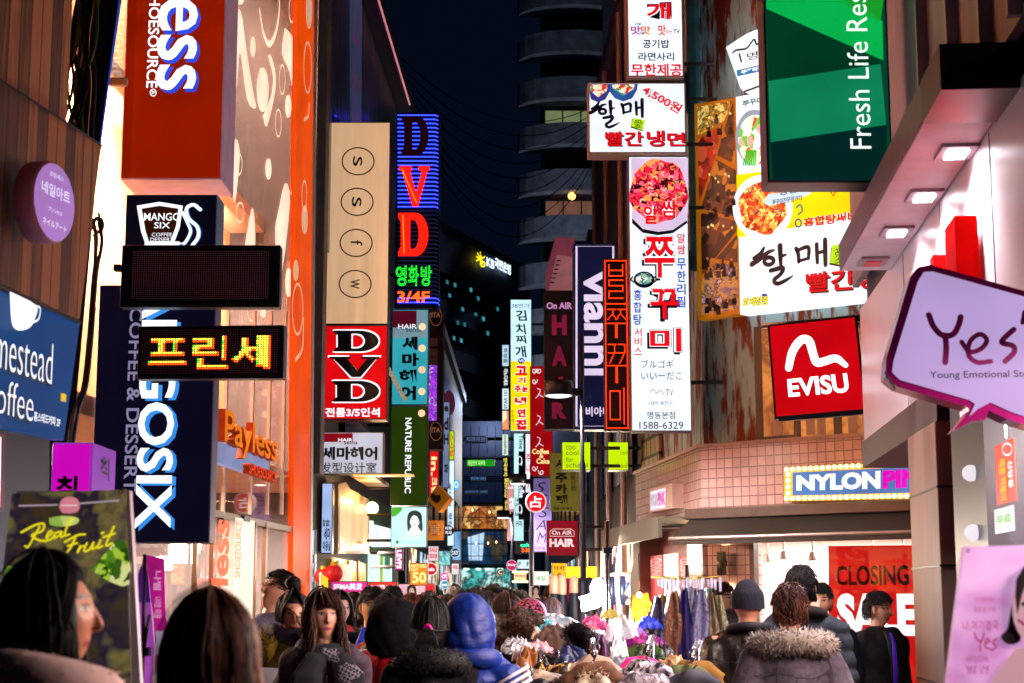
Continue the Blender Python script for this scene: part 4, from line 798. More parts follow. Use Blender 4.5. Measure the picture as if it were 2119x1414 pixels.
roundsign('dark blue round sign with pale Korean letters beside the waffle square', 928, 1098, 11, 34, D('101840', .5), D('0c1440', .5, emit=.2), txt=[('이화', 921, 1090, 935, 1097), ('치과', 921, 1099, 935, 1106)])
roundsign('pink round sign low beside a thin pole, right of the glass building', 1059, 1170, 11, 33, E('f8b0c8', .9), E('d02868', .8), txt=[('Beauty', 1051, 1166, 1067, 1173)])
roundsign('small magenta round sign above the far crowd on the left', 919, 1193, 8.5, 30, E('f0c0e8', .8), E('c83898', .8), txt=[('cn', 914, 1189, 924, 1197)])
roundsign('small pale blue round sign above the far crowd on the left', 920, 1210, 8.5, 29, E('d8f0f8', .9), E('3088a8', .7), txt=[('bank', 914, 1207, 926, 1213)])
roundsign('round blue sign with pale rim beside the light blue poster', 942, 1144, 10, 38, E('c0e8f8', .9), E('10486a', .6), txt=[('CAZY', 935, 1140, 949, 1148)])
roundsign('small gold rimmed black round sign above the far crowd', 1035, 1184, 7.5, 34, E('e8b860', .9), D('141008', .4), txt=[('C', 1031, 1180, 1039, 1188)])
roundsign('red white round shop sign beside the orange number sign', 892, 1178, 13, 26, E('f8e8e8', .9), E('d82028', .8), txt=[('sale', 885, 1174, 899, 1182)])
c = P(945, 1003, 55); t = T('glowing_oval_sign', 'small glowing blue oval sign on the left row', 'sign', (c.x, c.y, c.z), 0); t.disc(944, 1003, 6, 11, E('50a8f8', 1.0), 0, .1, 'case'); t.ring(944, 1003, 3, 6, 1.5, E('b0e0ff', 1.3), .01); t.done()
c = P(931, 835, 46); t = T('pink_awning_sign', 'dim pink scalloped awning shape left of the bank block', 'sign', (c.x, c.y, c.z), 0); t.disc(929, 832, 12, 24, D('90405c', .6, emit=.15), 0, .4, 'body'); t.done()
for k, (u, v, s_) in enumerate(((990, 870, 'bank_a'), (985, 915, 'g'))): pass
t = sign('green lit strip sign with Korean letters on the far glass front', (965, 951, 1024, 966), 68, E('20a018', .8), 'strip_sign', th=.3); t.text('제일한의 피부과', 968, 953, 1004, 964, E('b0ff90', 1.2), .018, .02); t.done()
for i, (b, s_) in enumerate((((940, 902, 956, 917), '과'), ((962, 902, 1006, 917), '치과의원'))):
    t = sign('dim grey strip sign on the far glass front, ' + ('short one' if i == 0 else 'long one'), b, 70, D('28384c', .5, emit=.2), 'strip_sign', th=.2); t.text(s_, b[0] + 3, b[1] + 3, b[2] - 3, b[3] - 3, D('a0b0c8', .5, emit=.25), .018); t.done()
for b, s_, i in (((960, 1014, 1008, 1022), '성형외과 의원', 0), ((972, 986, 1004, 995), '피부과', 1)):
    t = sign(('pale blue' if i == 0 else 'very dim') + ' strip sign between the dark floors of the glass building', b, 71, D('183850', .5, emit=.2), 'strip_sign', th=.2); t.text(s_, b[0] + 2, b[1] + 1.5, b[2] - 2, b[3] - 1.5, D('80b0d0', .5, emit=.25), .018); t.done()
# bank name on its roof edge
t = T('bank_letter_sign', 'glowing bank name with a yellow star mark on the far roof', 'sign', kb.o, kb.yaw); KY, KW = E('f8d808', 1.3), E('d0e8f8', 1.3)
for a, b in (((988, 524), (1000, 548)), ((986, 540), (1003, 532)), ((994, 522), (994, 548)), ((986, 531), (1002, 544))): t.stroke([a, b], 2.6, KY, .3, sm=0)
t.ring(1000, 547, 4, 5, 2.4, KY, .3); t.stroke([(996, 530), (996, 552)], 2.2, KY, .3, sm=0)
t.text('KB', 1007, 536, 1023, 554, KW, .3, .02); t.text('국민은행', 1024, 541, 1057, 562, KW, .3, .03); t.done()

# ---- right side
t = sign('white sign at the very top with red and black Korean lines', (1297, -60, 1414, 160), 18.4, E('e4ecfa', 1.15), th=.45, case=D('8a7468', .4), lip=.02)
t.text('개', 1335, 4, 1390, 42, INK, .018, .075); t.text('개', 1338, 6, 1387, 40, RED, .024, .03)
for s_, a, b, c_, e, m in (('맛', 1305, 54, 1326, 72, E('c040a0', .8)), ('맛', 1326, 54, 1346, 72, E('f08010', .9)), ('맛', 1362, 52, 1378, 74, E('e05010', .9)), ('있는', 1377, 62, 1392, 70, E('e03050', .8)), ('TV', 1393, 61, 1407, 70, INKB), ('대', 1324, 65, 1332, 72, E('2060c0', .8)), ('리얼', 1314, 47, 1326, 53, E('2088c0', .8))): t.text(s_, a, b, c_, e, m, .018, .03)
t.text('공기밥', 1330, 82, 1385, 100, INK, .018, .02); t.text('라면사리', 1321, 109, 1395, 126, INK, .018, .02); t.text('무한제공', 1306, 132, 1412, 158, RED, .018, .025); t.done()
t = sign('wide white noodle sign with two bowls and brush written letters', (1217, 171, 1420, 318), 18.5, E('dfe9fc', 1.15), th=.3, case=D('9a8070', .4), lip=.02)
for u, v, a, b, q in ((1238, 188, 25, 24, 0), (1290, 184, 30, 26, 1)):
    t.poly([(max(1220, u - a), 174), (u + a, 174), (u + a * .95, v + 2), (u + a * .6, v + b * .75), (u, v + b), (u - a * .6, v + b * .75), (max(1220, u - a), v + 4)], D('2a3a9a' if q == 0 else '2058b0', .5, emit=.5), .016, sm=0)
    t.poly([(max(1221, u - a * .8), 175), (u + a * .8, 175), (u + a * .7, v), (u, v + b * .55), (max(1221, u - a * .7), v)], FOOD('bowl%d' % q, ('f0d0a8', '40a060', 'e8e8f0', 'c03020', 'f8f0d0', '4a2030'), 26, .9), .020)
hal(t, lambda x, y: (1222 + x * 124, 205 + y * 68), INKB, 1.0); t.poly([(1308, 246), (1334, 250), (1330, 272), (1305, 264)], INK, .018); t.poly([(1310, 244), (1335, 249), (1330, 270), (1306, 261)], E('b8e818', .95), .024); t.text('愛', 1312, 248, 1330, 266, D('1c4a10', .5), .03)
v_, f_ = glyphs('4,500원', .03)
def ttext(t, s_, quad, m, off, bold=.03):
    """lettering laid into a slanted quadrilateral: corners tl, tr, br, bl"""
    v, f = glyphs(s_, bold); mn, mx = v.min(0), v.max(0); v = (v - mn) / (mx - mn); (a, b, c_, e) = [np.array(p, float) for p in quad]; g_ = t.g('lettering'); out = []
    for x, y in v:
        p = (a * (1 - x) + b * x) * y + (e * (1 - x) + c_ * x) * (1 - y); q = t.L(p[0], p[1], off); out.append((q[0], -off, q[1]))
    g_.add(out, f, m)
QD = ((1336, 175), (1414, 218), (1402, 238), (1326, 193)); ttext(t, '4,500원', QD, D('601018', .5), .016, .10); ttext(t, '4,500원', QD, WHE, .02, .075); ttext(t, '4,500원', QD, RED, .024, .03)
for dx, m, o in ((2, D('5a0a10', .5), .018), (0, RED, .024)): t.text('빨간', 1252 + dx, 272 + dx, 1331 + dx, 302 + dx, m, o, .022); t.text('냉', 1338 + dx, 270 + dx, 1375 + dx, 303 + dx, m, o, .025); t.text('면', 1380 + dx, 274 + dx, 1417 + dx, 302 + dx, m, o, .025)
t.done()
t = sign('tall white octopus restaurant sign with a food photo on top', (1303, 324, 1427, 893), 18.6, E('e4eefc', 1.15), th=.28, case=D('6a6468', .4), lip=.012)
t.poly([(1306, 327), (1424, 327), (1424, 440), (1420, 458), (1390, 476), (1362, 480), (1330, 474), (1308, 456)], E('e0c8e8', .9), .016); t.poly([(1308, 452), (1330, 474), (1362, 480), (1392, 476), (1422, 456), (1422, 462), (1392, 483), (1362, 487), (1330, 482), (1308, 462)], D('14203c', .5), .02)
fo = [(1363 + 60 * cos(a) * (1 + .05 * sin(5 * a)), 396 + 66 * sin(a) * (1 + .05 * cos(7 * a))) for a in np.linspace(0, 2 * pi, 30)][:-1]
t.poly(fo, FOOD('octopus', ('6a0818', 'e01838', 'f86080', '280818', 'f03048', 'ff9850', 'c01030', 'f8a8b0'), 22, .95), .021)
for i in range(60):
    a = rs.random() * 6.28; r = rs.random() ** .5; u, v = 1363 + 54 * r * cos(a), 396 + 58 * r * sin(a); b = rs.random() * 6.28
    t.stroke([(u, v), (u + 5 * cos(b), v + 5 * sin(b)), (u + 9 * cos(b + .9), v + 8 * sin(b + .9))], 3.4, [E('f05870', .9), E('ff8058', .9), E('d81c40', .9), E('ffc0a8', .9), E('48a030', .7)][min(4, i % 5 if i % 20 == 4 else i % 4)], .026, sm=3)
for m, b_, o in ((D('3a0810', .5), .13, .028), (WHE, .10, .031), (RED, .03, .034)): t.text('알', 1332, 426, 1362, 464, m, o, b_); t.text('쌈', 1366, 416, 1402, 450, m, o, b_)
for s_, bx_ in (('쭈', (1334, 490, 1396, 575)), ('꾸', (1346, 598, 1404, 660)), ('미', (1345, 680, 1410, 728))):
    a, b, c_, e = bx_; t.text(s_, a - 6, b + 4, c_ - 3, e + 6, INKB, .016, .03); t.text(s_, a - 2, b - 2, c_ + 2, e + 2, INKB, .018, .075); t.text(s_, a - 1, b - 1, c_ + 1, e + 1, WHE, .021, .055); t.text(s_, a, b, c_, e, RED, .024, .022)
for s_, u0, v0, u1, v1, m in (('알쌈', 1401, 482, 1418, 528, RED), ('무한리필', 1401, 533, 1419, 638, E('1840c0', .8)), ('홍합탕', 1311, 598, 1328, 674, E('1840c0', .8)), ('서비스', 1313, 678, 1328, 736, RED)): t.vtext(s_, u0, v0, u1, v1, m, .018, .02)
t.disc(1333, 579, 22, 17, D('101828', .4), .016); t.disc(1333, 577, 17, 12, FOOD('pot', ('104050', 'e0f0e8', '206888', '0c1820', '80b8a0', 'c0d8e0'), 30, .8), .02); t.stroke([(1309, 573), (1306, 579), (1311, 584)], 3, INK, .018); t.stroke([(1355, 573), (1359, 579), (1354, 584)], 3, INK, .018)
t.text('ブルゴギ', 1327, 745, 1394, 762, INK, .016); t.text('いいーだこ', 1327, 770, 1411, 786, INK, .016); t.text('TV', 1378, 806, 1393, 819, D('707078', .5), .016); t.stroke([(1346, 812), (1352, 806), (1358, 814), (1366, 808), (1374, 816)], 2.4, D('d0c4c8', .5, emit=.6), .016)
t.text('228회 출연人', 1341, 830, 1392, 838, INK, .016); t.text('명동본점', 1340, 852, 1397, 867, INK, .016, .01); t.text('1588-6329', 1323, 873, 1414, 888, INK, .016, .005); t.done()
# vertical red dot display: strokes on a grid 18 x 120
t = sign('vertical dot matrix display with red Korean letters', (1250, 535, 1302, 892), 19.0, D('1c0812', .5), 'led_display', 'display', th=.16, case=D('3a1020', .4), lip=.01)
S_ = set()
def seg(x0, y0, x1, y1):
    n = int(max(abs(x1 - x0), abs(y1 - y0))) + 1
    for k in range(n): S_.add((round(x0 + (x1 - x0) * k / max(1, n - 1)), round(y0 + (y1 - y0) * k / max(1, n - 1))))
for q in ((0, 0, 17, 0), (0, 0, 0, 119), (17, 0, 17, 119), (0, 119, 17, 119), (3, 3, 3, 11), (14, 3, 14, 11), (3, 11, 14, 11), (3, 7, 14, 7), (3, 14, 14, 14), (3, 14, 3, 18), (3, 18, 14, 18), (14, 18, 14, 22), (3, 22, 14, 22), (3, 22, 3, 27), (3, 27, 14, 27), (0, 31, 17, 31), (2, 35, 8, 35), (6, 35, 6, 38), (6, 38, 2, 42), (6, 38, 8, 42), (10, 35, 16, 35), (12, 35, 12, 38), (12, 38, 9, 42), (12, 38, 16, 42), (0, 45, 17, 45), (8, 45, 8, 55), (9, 45, 9, 55), (2, 60, 8, 60), (7, 60, 7, 66), (7, 66, 3, 73), (10, 60, 15, 60), (15, 60, 15, 66), (15, 66, 11, 73), (2, 66, 15, 66), (0, 75, 17, 75), (8, 75, 8, 87), (9, 75, 9, 87), (3, 93, 11, 93), (3, 93, 3, 113), (11, 93, 11, 113), (3, 113, 11, 113), (14, 91, 14, 116)): seg(*q)
RD = E('ff3408', 1.7, False); led(t, (1252, 539, 1299, 888), 18, 120, lambda i, j: RD if (i, j) in S_ else None, D('3c1420', .4), .46); t.done()
t = sign('tall navy sign with white frame and big rotated pale letters', (1187, 504, 1275, 889), 21.5, E('1c1e44', .5), th=.3, case=D('2a2c48', .4), lip=.01)
VW = E('d8c8e4', 1.0); t.stroke([(1193, 510), (1269, 510), (1269, 882), (1193, 882)], 4, VW, .016, sm=0, closed=True); t.text('vianni', 1208, 562, 1262, 778, VW, .016, .03, 90); t.text('비아니', 1212, 842, 1262, 862, VW, .016, .03); t.done()
t = sign('black vertical sign with dim red letters HAIR', (1126, 601, 1190, 888), 24, D('100c18', .4, emit=.1), th=.3, case=D('1c1822', .4), lip=.008)
t.text('On AIR', 1131, 626, 1184, 640, E('c888c0', .9), .016, .03)
for c_, v in (('H', 652), ('A', 716), ('I', 780), ('R', 833)): t.text(c_, 1142 if c_ != 'I' else 1155, v, 1173 if c_ != 'I' else 1165, v + (42 if c_ != 'R' else 34), D('7a1440', .5, emit=.45), .016, .06)
t.done()
c = P(1160, 550, 25.4); t = T('pink_shutter_box', 'tilted pink metal box above the black hair sign', 'box', (c.x, c.y, P(1160, 602, 25.4).z), 0)
t.poly([(1150, 490), (1189, 492), (1189, 602), (1130, 602), (1130, 560)], D('a85c80', .5, emit=.15), 0, .5, 'body'); t.poly([(1152, 528), (1187, 532), (1184, 601), (1136, 601)], D('d8a0b0', .5, emit=.15), .01, .01, 'panel')
for k in range(6): t.bx('slot#%d' % k, 1152 - k * 2.6, 538 + k * 9, 1160 - k * 2.6, 541 + k * 9, BLK, .015, .004)
t.done()
t = sign('tall lit sign, white above and yellow below, with brush written Korean', (1056, 620, 1100, 893), 31, E('c0e4f4', 1.15), th=.3, case=D('50606a', .4), lip=.01)
t.bx('yellow_panel', 1057, 748, 1099, 891, E('f8e000', 1.0), .014, .003); t.text('38번가', 1058, 628, 1096, 638, INK, .02, .0, shear=.1)
for c_, u0, v0, u1, v1 in (('김', 1068, 642, 1091, 664), ('치', 1067, 670, 1089, 692), ('찌', 1067, 694, 1090, 711), ('개', 1066, 716, 1090, 740)): t.text(c_, u0, v0, u1, v1, INK, .02, .025, shear=-.12)
t.disc(1079, 747, 7, 6, E('1818a0', .8), .022); t.text('VS', 1074, 744, 1084, 750, LET, .026, .02)
for c_, u0, v0, u1, v1 in (('고', 1066, 757, 1091, 777), ('기', 1071, 781, 1088, 793), ('주', 1065, 798, 1078, 812), ('는', 1080, 798, 1092, 812), ('냉', 1065, 822, 1090, 842), ('연', 1070, 846, 1088, 864), ('집', 1067, 868, 1089, 890)): t.text(c_, u0 - 1, v0 - 1, u1 + 1, v1 + 1, WHE, .018, .1); t.text(c_, u0, v0, u1, v1, RED, .022, .06)
t.vtext('춘천점', 1058, 848, 1063, 874, INK, .018, 0); t.done()
t = sign('tall dark red coffee and cake sign with white scrolls', (1097, 758, 1144, 985), 29, E('a0060e', .85), th=.3, case=D('4a1014', .4), lip=.008); CRM = E('f8d890', 1.1)
t.text('Coffee', 1101, 929, 1136, 940, CRM, .018, .03); t.text('&', 1116, 940, 1125, 948, CRM, .018, .03); t.text('Cake', 1110, 949, 1137, 960, CRM, .018, .03)
for u, v, q in ((1104, 764, 1), (1104, 786, 1), (1117, 764, -1), (1104, 966, 1), (1122, 974, -1)): t.stroke([(u + q * (2 + 6 * (1 - a / 9) * cos(a)), v + 8 * (1 - a / 9) * sin(a) + a) for a in np.linspace(0, 8, 18)], 1.6, E('f0d8e0', 1.0), .018)
for v in (804, 860, 905): t.stroke([(1112, v), (1118, v + 4), (1114, v + 14), (1109, v + 20)], 1.6, E('f0c8d0', 1.0), .018); t.stroke([(1114, v + 12), (1124, v + 18)], 1.6, E('f0c8d0', 1.0), .018)
t.done()
t = sign('olive fortune cafe board with dark stacked Korean letters', (1138, 937, 1199, 1058), 26, D('6a6a28', .6, emit=.3), 'board_sign', th=.1, case=D('4a4a20', .5), lip=.006)
for c_, v in (('사', 950), ('주', 979), ('카', 1002), ('페', 1024)): t.text(c_, 1149, v, 1174, v + 20, D('101408', .5), .016, .05)
t.vtext('정통신점', 1180, 972, 1191, 1016, D('101408', .5), .016, .01); t.text('명동 1호 本점', 1145, 1049, 1184, 1055, D('101408', .5), .016, .02); t.done()
for i, (b, d) in enumerate((((1163, 915, 1222, 973), 20.6), ((1258, 915, 1300, 973), 22.8))):
    t = sign('lime green cosmetics box sign ' + ('with three lines of thin lowercase letters beside a pole' if i == 0 else 'partly behind a wall, with letters at its edge'), b, d, E('c0e808', 1.0), th=.3, case=D('4a4c30', .4), lip=.006)
    if i == 0:
        for s_, v, e in (('too', 921, 1191), ('cool', 932, 1197), ('for', 946, 1187), ('school', 958, 1216)): t.text(s_, 1171, v, e, v + 10, D('505a10', .5), .016)
    else:
        t.text('cool', 1284, 932, 1298, 941, D('505a10', .5), .016); t.text('school', 1268, 959, 1298, 968, D('505a10', .5), .016)
    t.done()
t = sign('dark red square sign with an arched outline over white capitals', (1131, 1077, 1196, 1150), 23.6, D('8a0824', .5, emit=.5), th=.2, case=D('4a0818', .4), lip=.006)
t.stroke([(1138, 1110), (1138, 1100), (1144, 1095), (1182, 1095), (1188, 1100), (1188, 1110)], 1.4, E('f0c8c8', .9), .016, sm=0, closed=True); t.text('On AIR', 1142, 1098, 1184, 1107, E('f0d0d0', 1.0), .016, .02); t.text('HAIR', 1137, 1115, 1189, 1132, E('f0d8d8', 1.0), .016, .05); t.done()
t = sign('lilac sign with large dark italic letters stacked', (1104, 990, 1142, 1142), 28.4, D('7868b0', .5, emit=.5), 'board_sign', th=.15, case=D('504878', .5), lip=.005)
for k, c_ in enumerate('SESAM'): t.text(c_, 1108 + 3 * (k % 3), 998 + k * 26, 1130 + 3 * (k % 3), 1019 + k * 26, D('141030', .5), .016, -.005, shear=.3)
t.text('사주명·점', 1106, 1132, 1138, 1138, D('241c48', .5), .016); t.done()
for lab, bx_, d, m, tx, tc, nm in (
    ('yellow tarot sign with dark letters above the stall', (1142, 1165, 1172, 1196), 22.5, D('e0a808', .5, emit=.6), [('타로 애정', 1146, 1171, 1168, 1180, 0), ('占', 1152, 1185, 1162, 1193, 0)], INK, 'board_sign'),
    ('bright yellow hanging cloth sign beside the tarot sign', (1170, 1172, 1235, 1198), 22.0, D('f0d010', .5, emit=.65), [], INK, 'cloth_sign'),
    ('narrow bluish white lit sign right of the glass building, topmost of the thin column', (1039, 714, 1053, 758), 44, E('b8dcf0', 1.0), [('화장품', 1042, 720, 1050, 752, 90)], D('3050a0', .5), 'light_box_sign'),
    ('narrow black sign with white letters in the thin column', (1040, 762, 1053, 800), 44.5, D('0c1018', .4), [('마노디셰프', 1042, 764, 1051, 798, 90)], LET, 'light_box_sign'),
    ('narrow white sign with grey letters in the thin column', (1039, 804, 1053, 848), 44, E('d0e8f0', 1.1), [('STAR 101', 1043, 808, 1050, 846, -90)], D('40606a', .5), 'light_box_sign'),
    ('narrow orange white picture sign in the thin column', (1039, 850, 1053, 890), 44, FOOD('orange', ('f0a040', 'fff0d8', 'e07818', 'ffd890'), 3, 1.0), [], LET, 'light_box_sign'),
    ('narrow white sign with green edge in the thin column', (1039, 899, 1052, 943), 43, E('d8ecd8', 1.0), [('innisfree', 1043, 902, 1049, 940, 90)], D('407040', .5), 'light_box_sign'),
    ('narrow dark sign with white and yellow writing, lowest of the thin column', (1040, 946, 1056, 1068), 43, D('080c18', .4), [('안국부치', 1042, 948, 1050, 985, 90), ('SKINFOOD', 1044, 990, 1053, 1030, 90), ('NATURE RE', 1045, 1036, 1052, 1066, 90)], E('f0e060', 1.2), 'light_box_sign'),
    ('pale pink cafe sign with white shapes behind a thin pole', (1049, 1002, 1068, 1120), 37, E('e89898', .8), [('cafe', 1051, 1006, 1066, 1012, 0), ('a', 1054, 1030, 1066, 1054, 0), ('e', 1054, 1064, 1066, 1086, 0)], WHE, 'light_box_sign'),
    ('turquoise white lit sign with dark brush letters under the kimchi sign', (1063, 897, 1084, 1120), 35, E('b8e4ec', 1.1), [('Time', 1074, 900, 1083, 930, 90), ('Cafe', 1066, 1030, 1074, 1038, 0), ('Drink', 1066, 1040, 1075, 1048, 0), ('Beer', 1066, 1060, 1075, 1068, 0), ('커피', 1067, 1078, 1080, 1090, 0)], INK, 'light_box_sign'),
    ('black board with white chalk swirls under the kimchi sign', (1073, 934, 1086, 1075), 34.4, D('0c1c24', .5), [('Coffee', 1074, 1000, 1085, 1030, 90)], LET, 'board_sign'),
    ('white vertical sign with red letters beside the coffee and cake sign', (1087, 898, 1099, 1020), 33, E('e8e8f4', 1.1), [('주', 1089, 940, 1097, 955, 0), ('니', 1089, 962, 1097, 978, 0), ('7', 1090, 1000, 1096, 1012, 0)], RED, 'light_box_sign'),
    ('small cafe display with green and orange lights', (1066, 1120, 1098, 1146), 31, D('141820', .4), [('cafe', 1077, 1124, 1097, 1132, 0)], E('30f0a0', 1.4), 'led_display'),
    ('small white shop sign with two dark capitals far apart', (1070, 1158, 1100, 1178), 32, E('c8e8f0', 1.1), [('P', 1073, 1163, 1078, 1172, 0), ('F', 1090, 1163, 1096, 1172, 0)], INK, 'wall_sign'),
    ('beige lit sign framed by bulbs above the far crowd', (1063, 1186, 1090, 1202), 30, D('b89878', .5, emit=.5), [('MACARON', 1066, 1190, 1087, 1194, 0)], INK, 'wall_sign'),
    ('white cafe menu board with yellow top near the far crowd', (1102, 1182, 1136, 1212), 27, E('f4f8e8', 1.2), [('세일', 1108, 1192, 1128, 1202, 0)], E('60c060', .8), 'wall_sign'),
    ('poster of a long haired woman above the far crowd', (1096, 1212, 1118, 1240), 24, D('c8b0b0', .5, emit=.4), [], INK, 'poster_board')):
    t = sign(lab, bx_, d, m, nm, th=.2, lip=.008)
    for s_, a, b, c_, e, r in tx: t.text(s_, a, b, c_, e, tc, .018, .02, r)
    if nm == 'led_display': t.text('2-36', 1079, 1134, 1097, 1143, E('ff5818', 1.5), .018, .03)
    if 'chalk' in lab:
        for v in (950, 1050): t.stroke([(1076 + 4 * cos(a), v + 10 * sin(a) + a) for a in np.linspace(0, 7, 14)], 1.2, LET, .018)
    if nm == 'poster_board': face(t, 1109, 1222, 8, D('201418', .5), E('e0b8a8', .6), .016, 2.0)
    if 'bulbs' in lab:
        for k in range(9): x, z = t.L(1062 + k * 3.6, 1184); t.g('bulb', True).ball((x, -.03, z), .02, E('ffe8a0', 2), 6); x, z = t.L(1062 + k * 3.6, 1204); t.g('bulb', True).ball((x, -.03, z), .02, E('ffe8a0', 2), 6)
    t.done()
# corner shop signs
t = T('food_billboard', 'large lit billboard of noodle and stew photos with brush written letters', 'billboard', (cs.o.x, cs.o.y, 4.6), cs.yaw)
t.poly([(1437, 216), (1522, 202), (1530, 650), (1444, 662)], D('b06808', .4, emit=.5), .16, .16, 'photo_frame')
PH = FOOD('crowdphoto', ('1c0c08', '4a2410', '2c1410', 'a06420', '180a0a', '5a2c20', '2a1410', '140808'), 9, .8); PR = FOOD('redstew', ('5a0c08', 'b02c18', '300808', 'd85838'), 12, .75); PG = FOOD('tree', ('6a4808', 'e0a830', '3a2408', 'f0d070', '8a5c10'), 7, .75, 'n')
for p, m in (([(1443, 222), (1515, 208), (1498, 250), (1444, 282)], PG), ([(1444, 290), (1495, 258), (1478, 330), (1447, 420)], PR), ([(1500, 262), (1517, 212), (1521, 340), (1484, 322)], PH), ([(1482, 330), (1522, 352), (1523, 450), (1450, 432)], PH), ([(1450, 440), (1524, 458), (1524, 478), (1452, 570)], PH), ([(1482, 535), (1525, 486), (1526, 544)], PH), ([(1452, 580), (1480, 544), (1526, 552), (1527, 640), (1452, 652)], FOOD('shopphoto', ('281418', '6a4a60', 'b08040', '2a1c30', 'c0a0b0', '402818'), 5, .75, 'n'))): t.poly(p, m, .166, .004, 'photos')
for i in range(46):
    u, v = rs.uniform(1462, 1520), rs.choice((244, 268, 410, 424, 438, 540, 560, 620, 634)) + rs.uniform(-6, 6); c1 = D(['120808', '2a1418', '40201c', '1c1830', '6a4838'][i % 5], .5, emit=.15); t.poly([(u - 5, v + 14), (u - 4, v + 2), (u, v - 1), (u + 4, v + 2), (u + 5, v + 14)], c1, .171, .001, 'photos'); t.disc(u, v - 3, 2.6, 3.4, D(['1a0c08', 'c08860'][i % 2], .5, emit=.2), .171, .001, 'photos', 10)
for i in range(14): t.disc(rs.uniform(1460, 1518), rs.choice((225, 240, 365, 380, 470)) + rs.uniform(-5, 5), 2.2, 3, E('ffd880', 1.0), .171, .001, 'photos', 8)
t.poly([(1523, 201), (1640, 180), (1800, 160), (1800, 622), (1532, 651)], E('ecf2fc', 1.15), .16, .16, 'board'); YL = E('f8e008', 1.0)
t.poly([(1524, 362), (1600, 352), (1800, 336), (1800, 442), (1640, 472), (1526, 492)], YL, .166, .004, 'yellow_field')
t.text('쭈꾸미', 1536, 204, 1578, 218, D('1a8080', .5, emit=.3), .168, .04)
t.disc(1560, 285, 38, 58, D('90b8d8', .5, emit=.5), .168, part='picture'); t.disc(1562, 290, 34, 52, FOOD('noodle', ('f8f8f0', '48b040', 'e04030', 'fff8e8', 'd8f0d0', 'f0a0a0', 'e8f8f8'), 12, 1.0), .172, part='picture')
for k in range(7): t.stroke([(1538 + k * 4, 342), (1546 + k * 3, 312)], 3.4, E('40c028', .9), .178, 'picture', 0)
t.disc(1578, 430, 62, 68, E('f0f0f8', 1.1), .17, part='picture'); t.poly([(1578 + 49 * cos(a) * (1 + .06 * sin(6 * a)), 430 + 55 * sin(a) * (1 + .06 * cos(5 * a))) for a in np.linspace(0, 2 * pi, 26)][:-1], FOOD('stew', ('c02808', 'f8a040', 'e05018', 'ffd070', '8a1c08', 'f07028'), 24, 1.0), .175, part='picture')
for i in range(46):
    a = rs.random() * 6.28; r = rs.random() ** .5; u, v = 1578 + 42 * r * cos(a), 430 + 46 * r * sin(a); b = rs.random() * 6.28; t.stroke([(u, v), (u + 5 * cos(b), v + 5 * sin(b)), (u + 8 * cos(b + 1), v + 8 * sin(b + 1))], 2.6, [E('ffb050', .95), E('e84818', .95), E('b82808', .9), E('488898', .6)][i % 7 if i % 7 < 4 else 0], .179, 'picture', 3)
t.poly([(1590, 402), (1668, 394), (1672, 404), (1592, 426), (1584, 414)], E('c8e0f4', 1.1), .184, part='picture', sm=2); t.text('쭈꾸미전문점1973', 1598, 408, 1660, 420, INKB, .188, .02); t.text('명동', 1612, 388, 1652, 402, INKB, .188, .02)
t.ring(1652, 462, 6, 8, 3, E('1848a0', .8), .172); t.stroke([(1648, 430), (1656, 424), (1660, 436), (1652, 444)], 3.4, D('2a8090', .5, emit=.3), .172); t.stroke([(1718, 396), (1724, 406), (1734, 390)], 3, RED, .172, sm=0)
QD = ((1663, 452), (1797, 432), (1797, 456), (1663, 470)); ttext(t, '홍합탕써비스', QD, WHE, .170, .09); ttext(t, '홍합탕써비스', QD, RED, .174, .04)
hal(t, lambda x, y: (1556 + x * 176, 505 + y * 100 - x * 12), INKB, 1.5, .168)
for p, m, o in (([(1720, 512), (1762, 506), (1756, 556), (1716, 548)], D('101808', .5), .168), ([(1722, 508), (1762, 504), (1756, 552), (1717, 544)], E('b8e818', .95), .172)): t.poly(p, m, o)
t.text('愛', 1727, 512, 1754, 545, D('1c6a20', .5), .176)
for dx, m, o in ((3, INK, .168), (0, RED, .174)): ttext(t, '빨간냉면', ((1667 + dx, 566 + dx), (1870 + dx, 542 + dx), (1870 + dx, 592 + dx), (1668 + dx, 606 + dx)), m, o, .022)
ttext(t, '화제집중', ((1537, 617), (1590, 611), (1590, 631), (1537, 636)), D('1c6a20', .5), .168, .08); ttext(t, '화제집중', ((1537, 617), (1590, 611), (1590, 631), (1537, 636)), E('f0e010', 1.0), .172, .03); t.disc(1582, 611, 6, 3, E('1838a0', .8), .172)
t.done()
t = T('house_shaped_sign', 'white slanted five sided sign with a roof mark behind the green sign', 'sign', (cs.o.x, cs.o.y, 6), cs.yaw)
t.poly([(1502, 98), (1545, 70), (1620, 40), (1640, 150), (1538, 190), (1532, 182)], E('ecf2fc', 1.15), .2, .2, 'board'); t.stroke([(1516, 110), (1524, 104), (1545, 100), (1560, 82), (1566, 92), (1578, 84)], [3, 4, 4, 4, 4, 3], INKB, .206); t.stroke([(1530, 112), (1534, 128)], 4, INKB, .206, sm=0); t.text('명', 1546, 108, 1568, 124, INKB, .206, .01); t.poly([(1524, 146), (1600, 128), (1602, 142), (1526, 158)], E('2888c8', .8), .206); ttext(t, '쭈꾸미전문', ((1534, 146), (1590, 132), (1590, 142), (1534, 154)), LET, .21, .05); t.stroke([(1540, 190), (1600, 168)], 4, D('1c3c70', .5), .206, sm=0); t.done()
t = sign('large green sign of angular shades with rotated serif style white letters', (1580, -260, 1837, 378), 9.6, E('065038', .6), th=.24, case=D('3a3038', .35, .5), lip=.015)
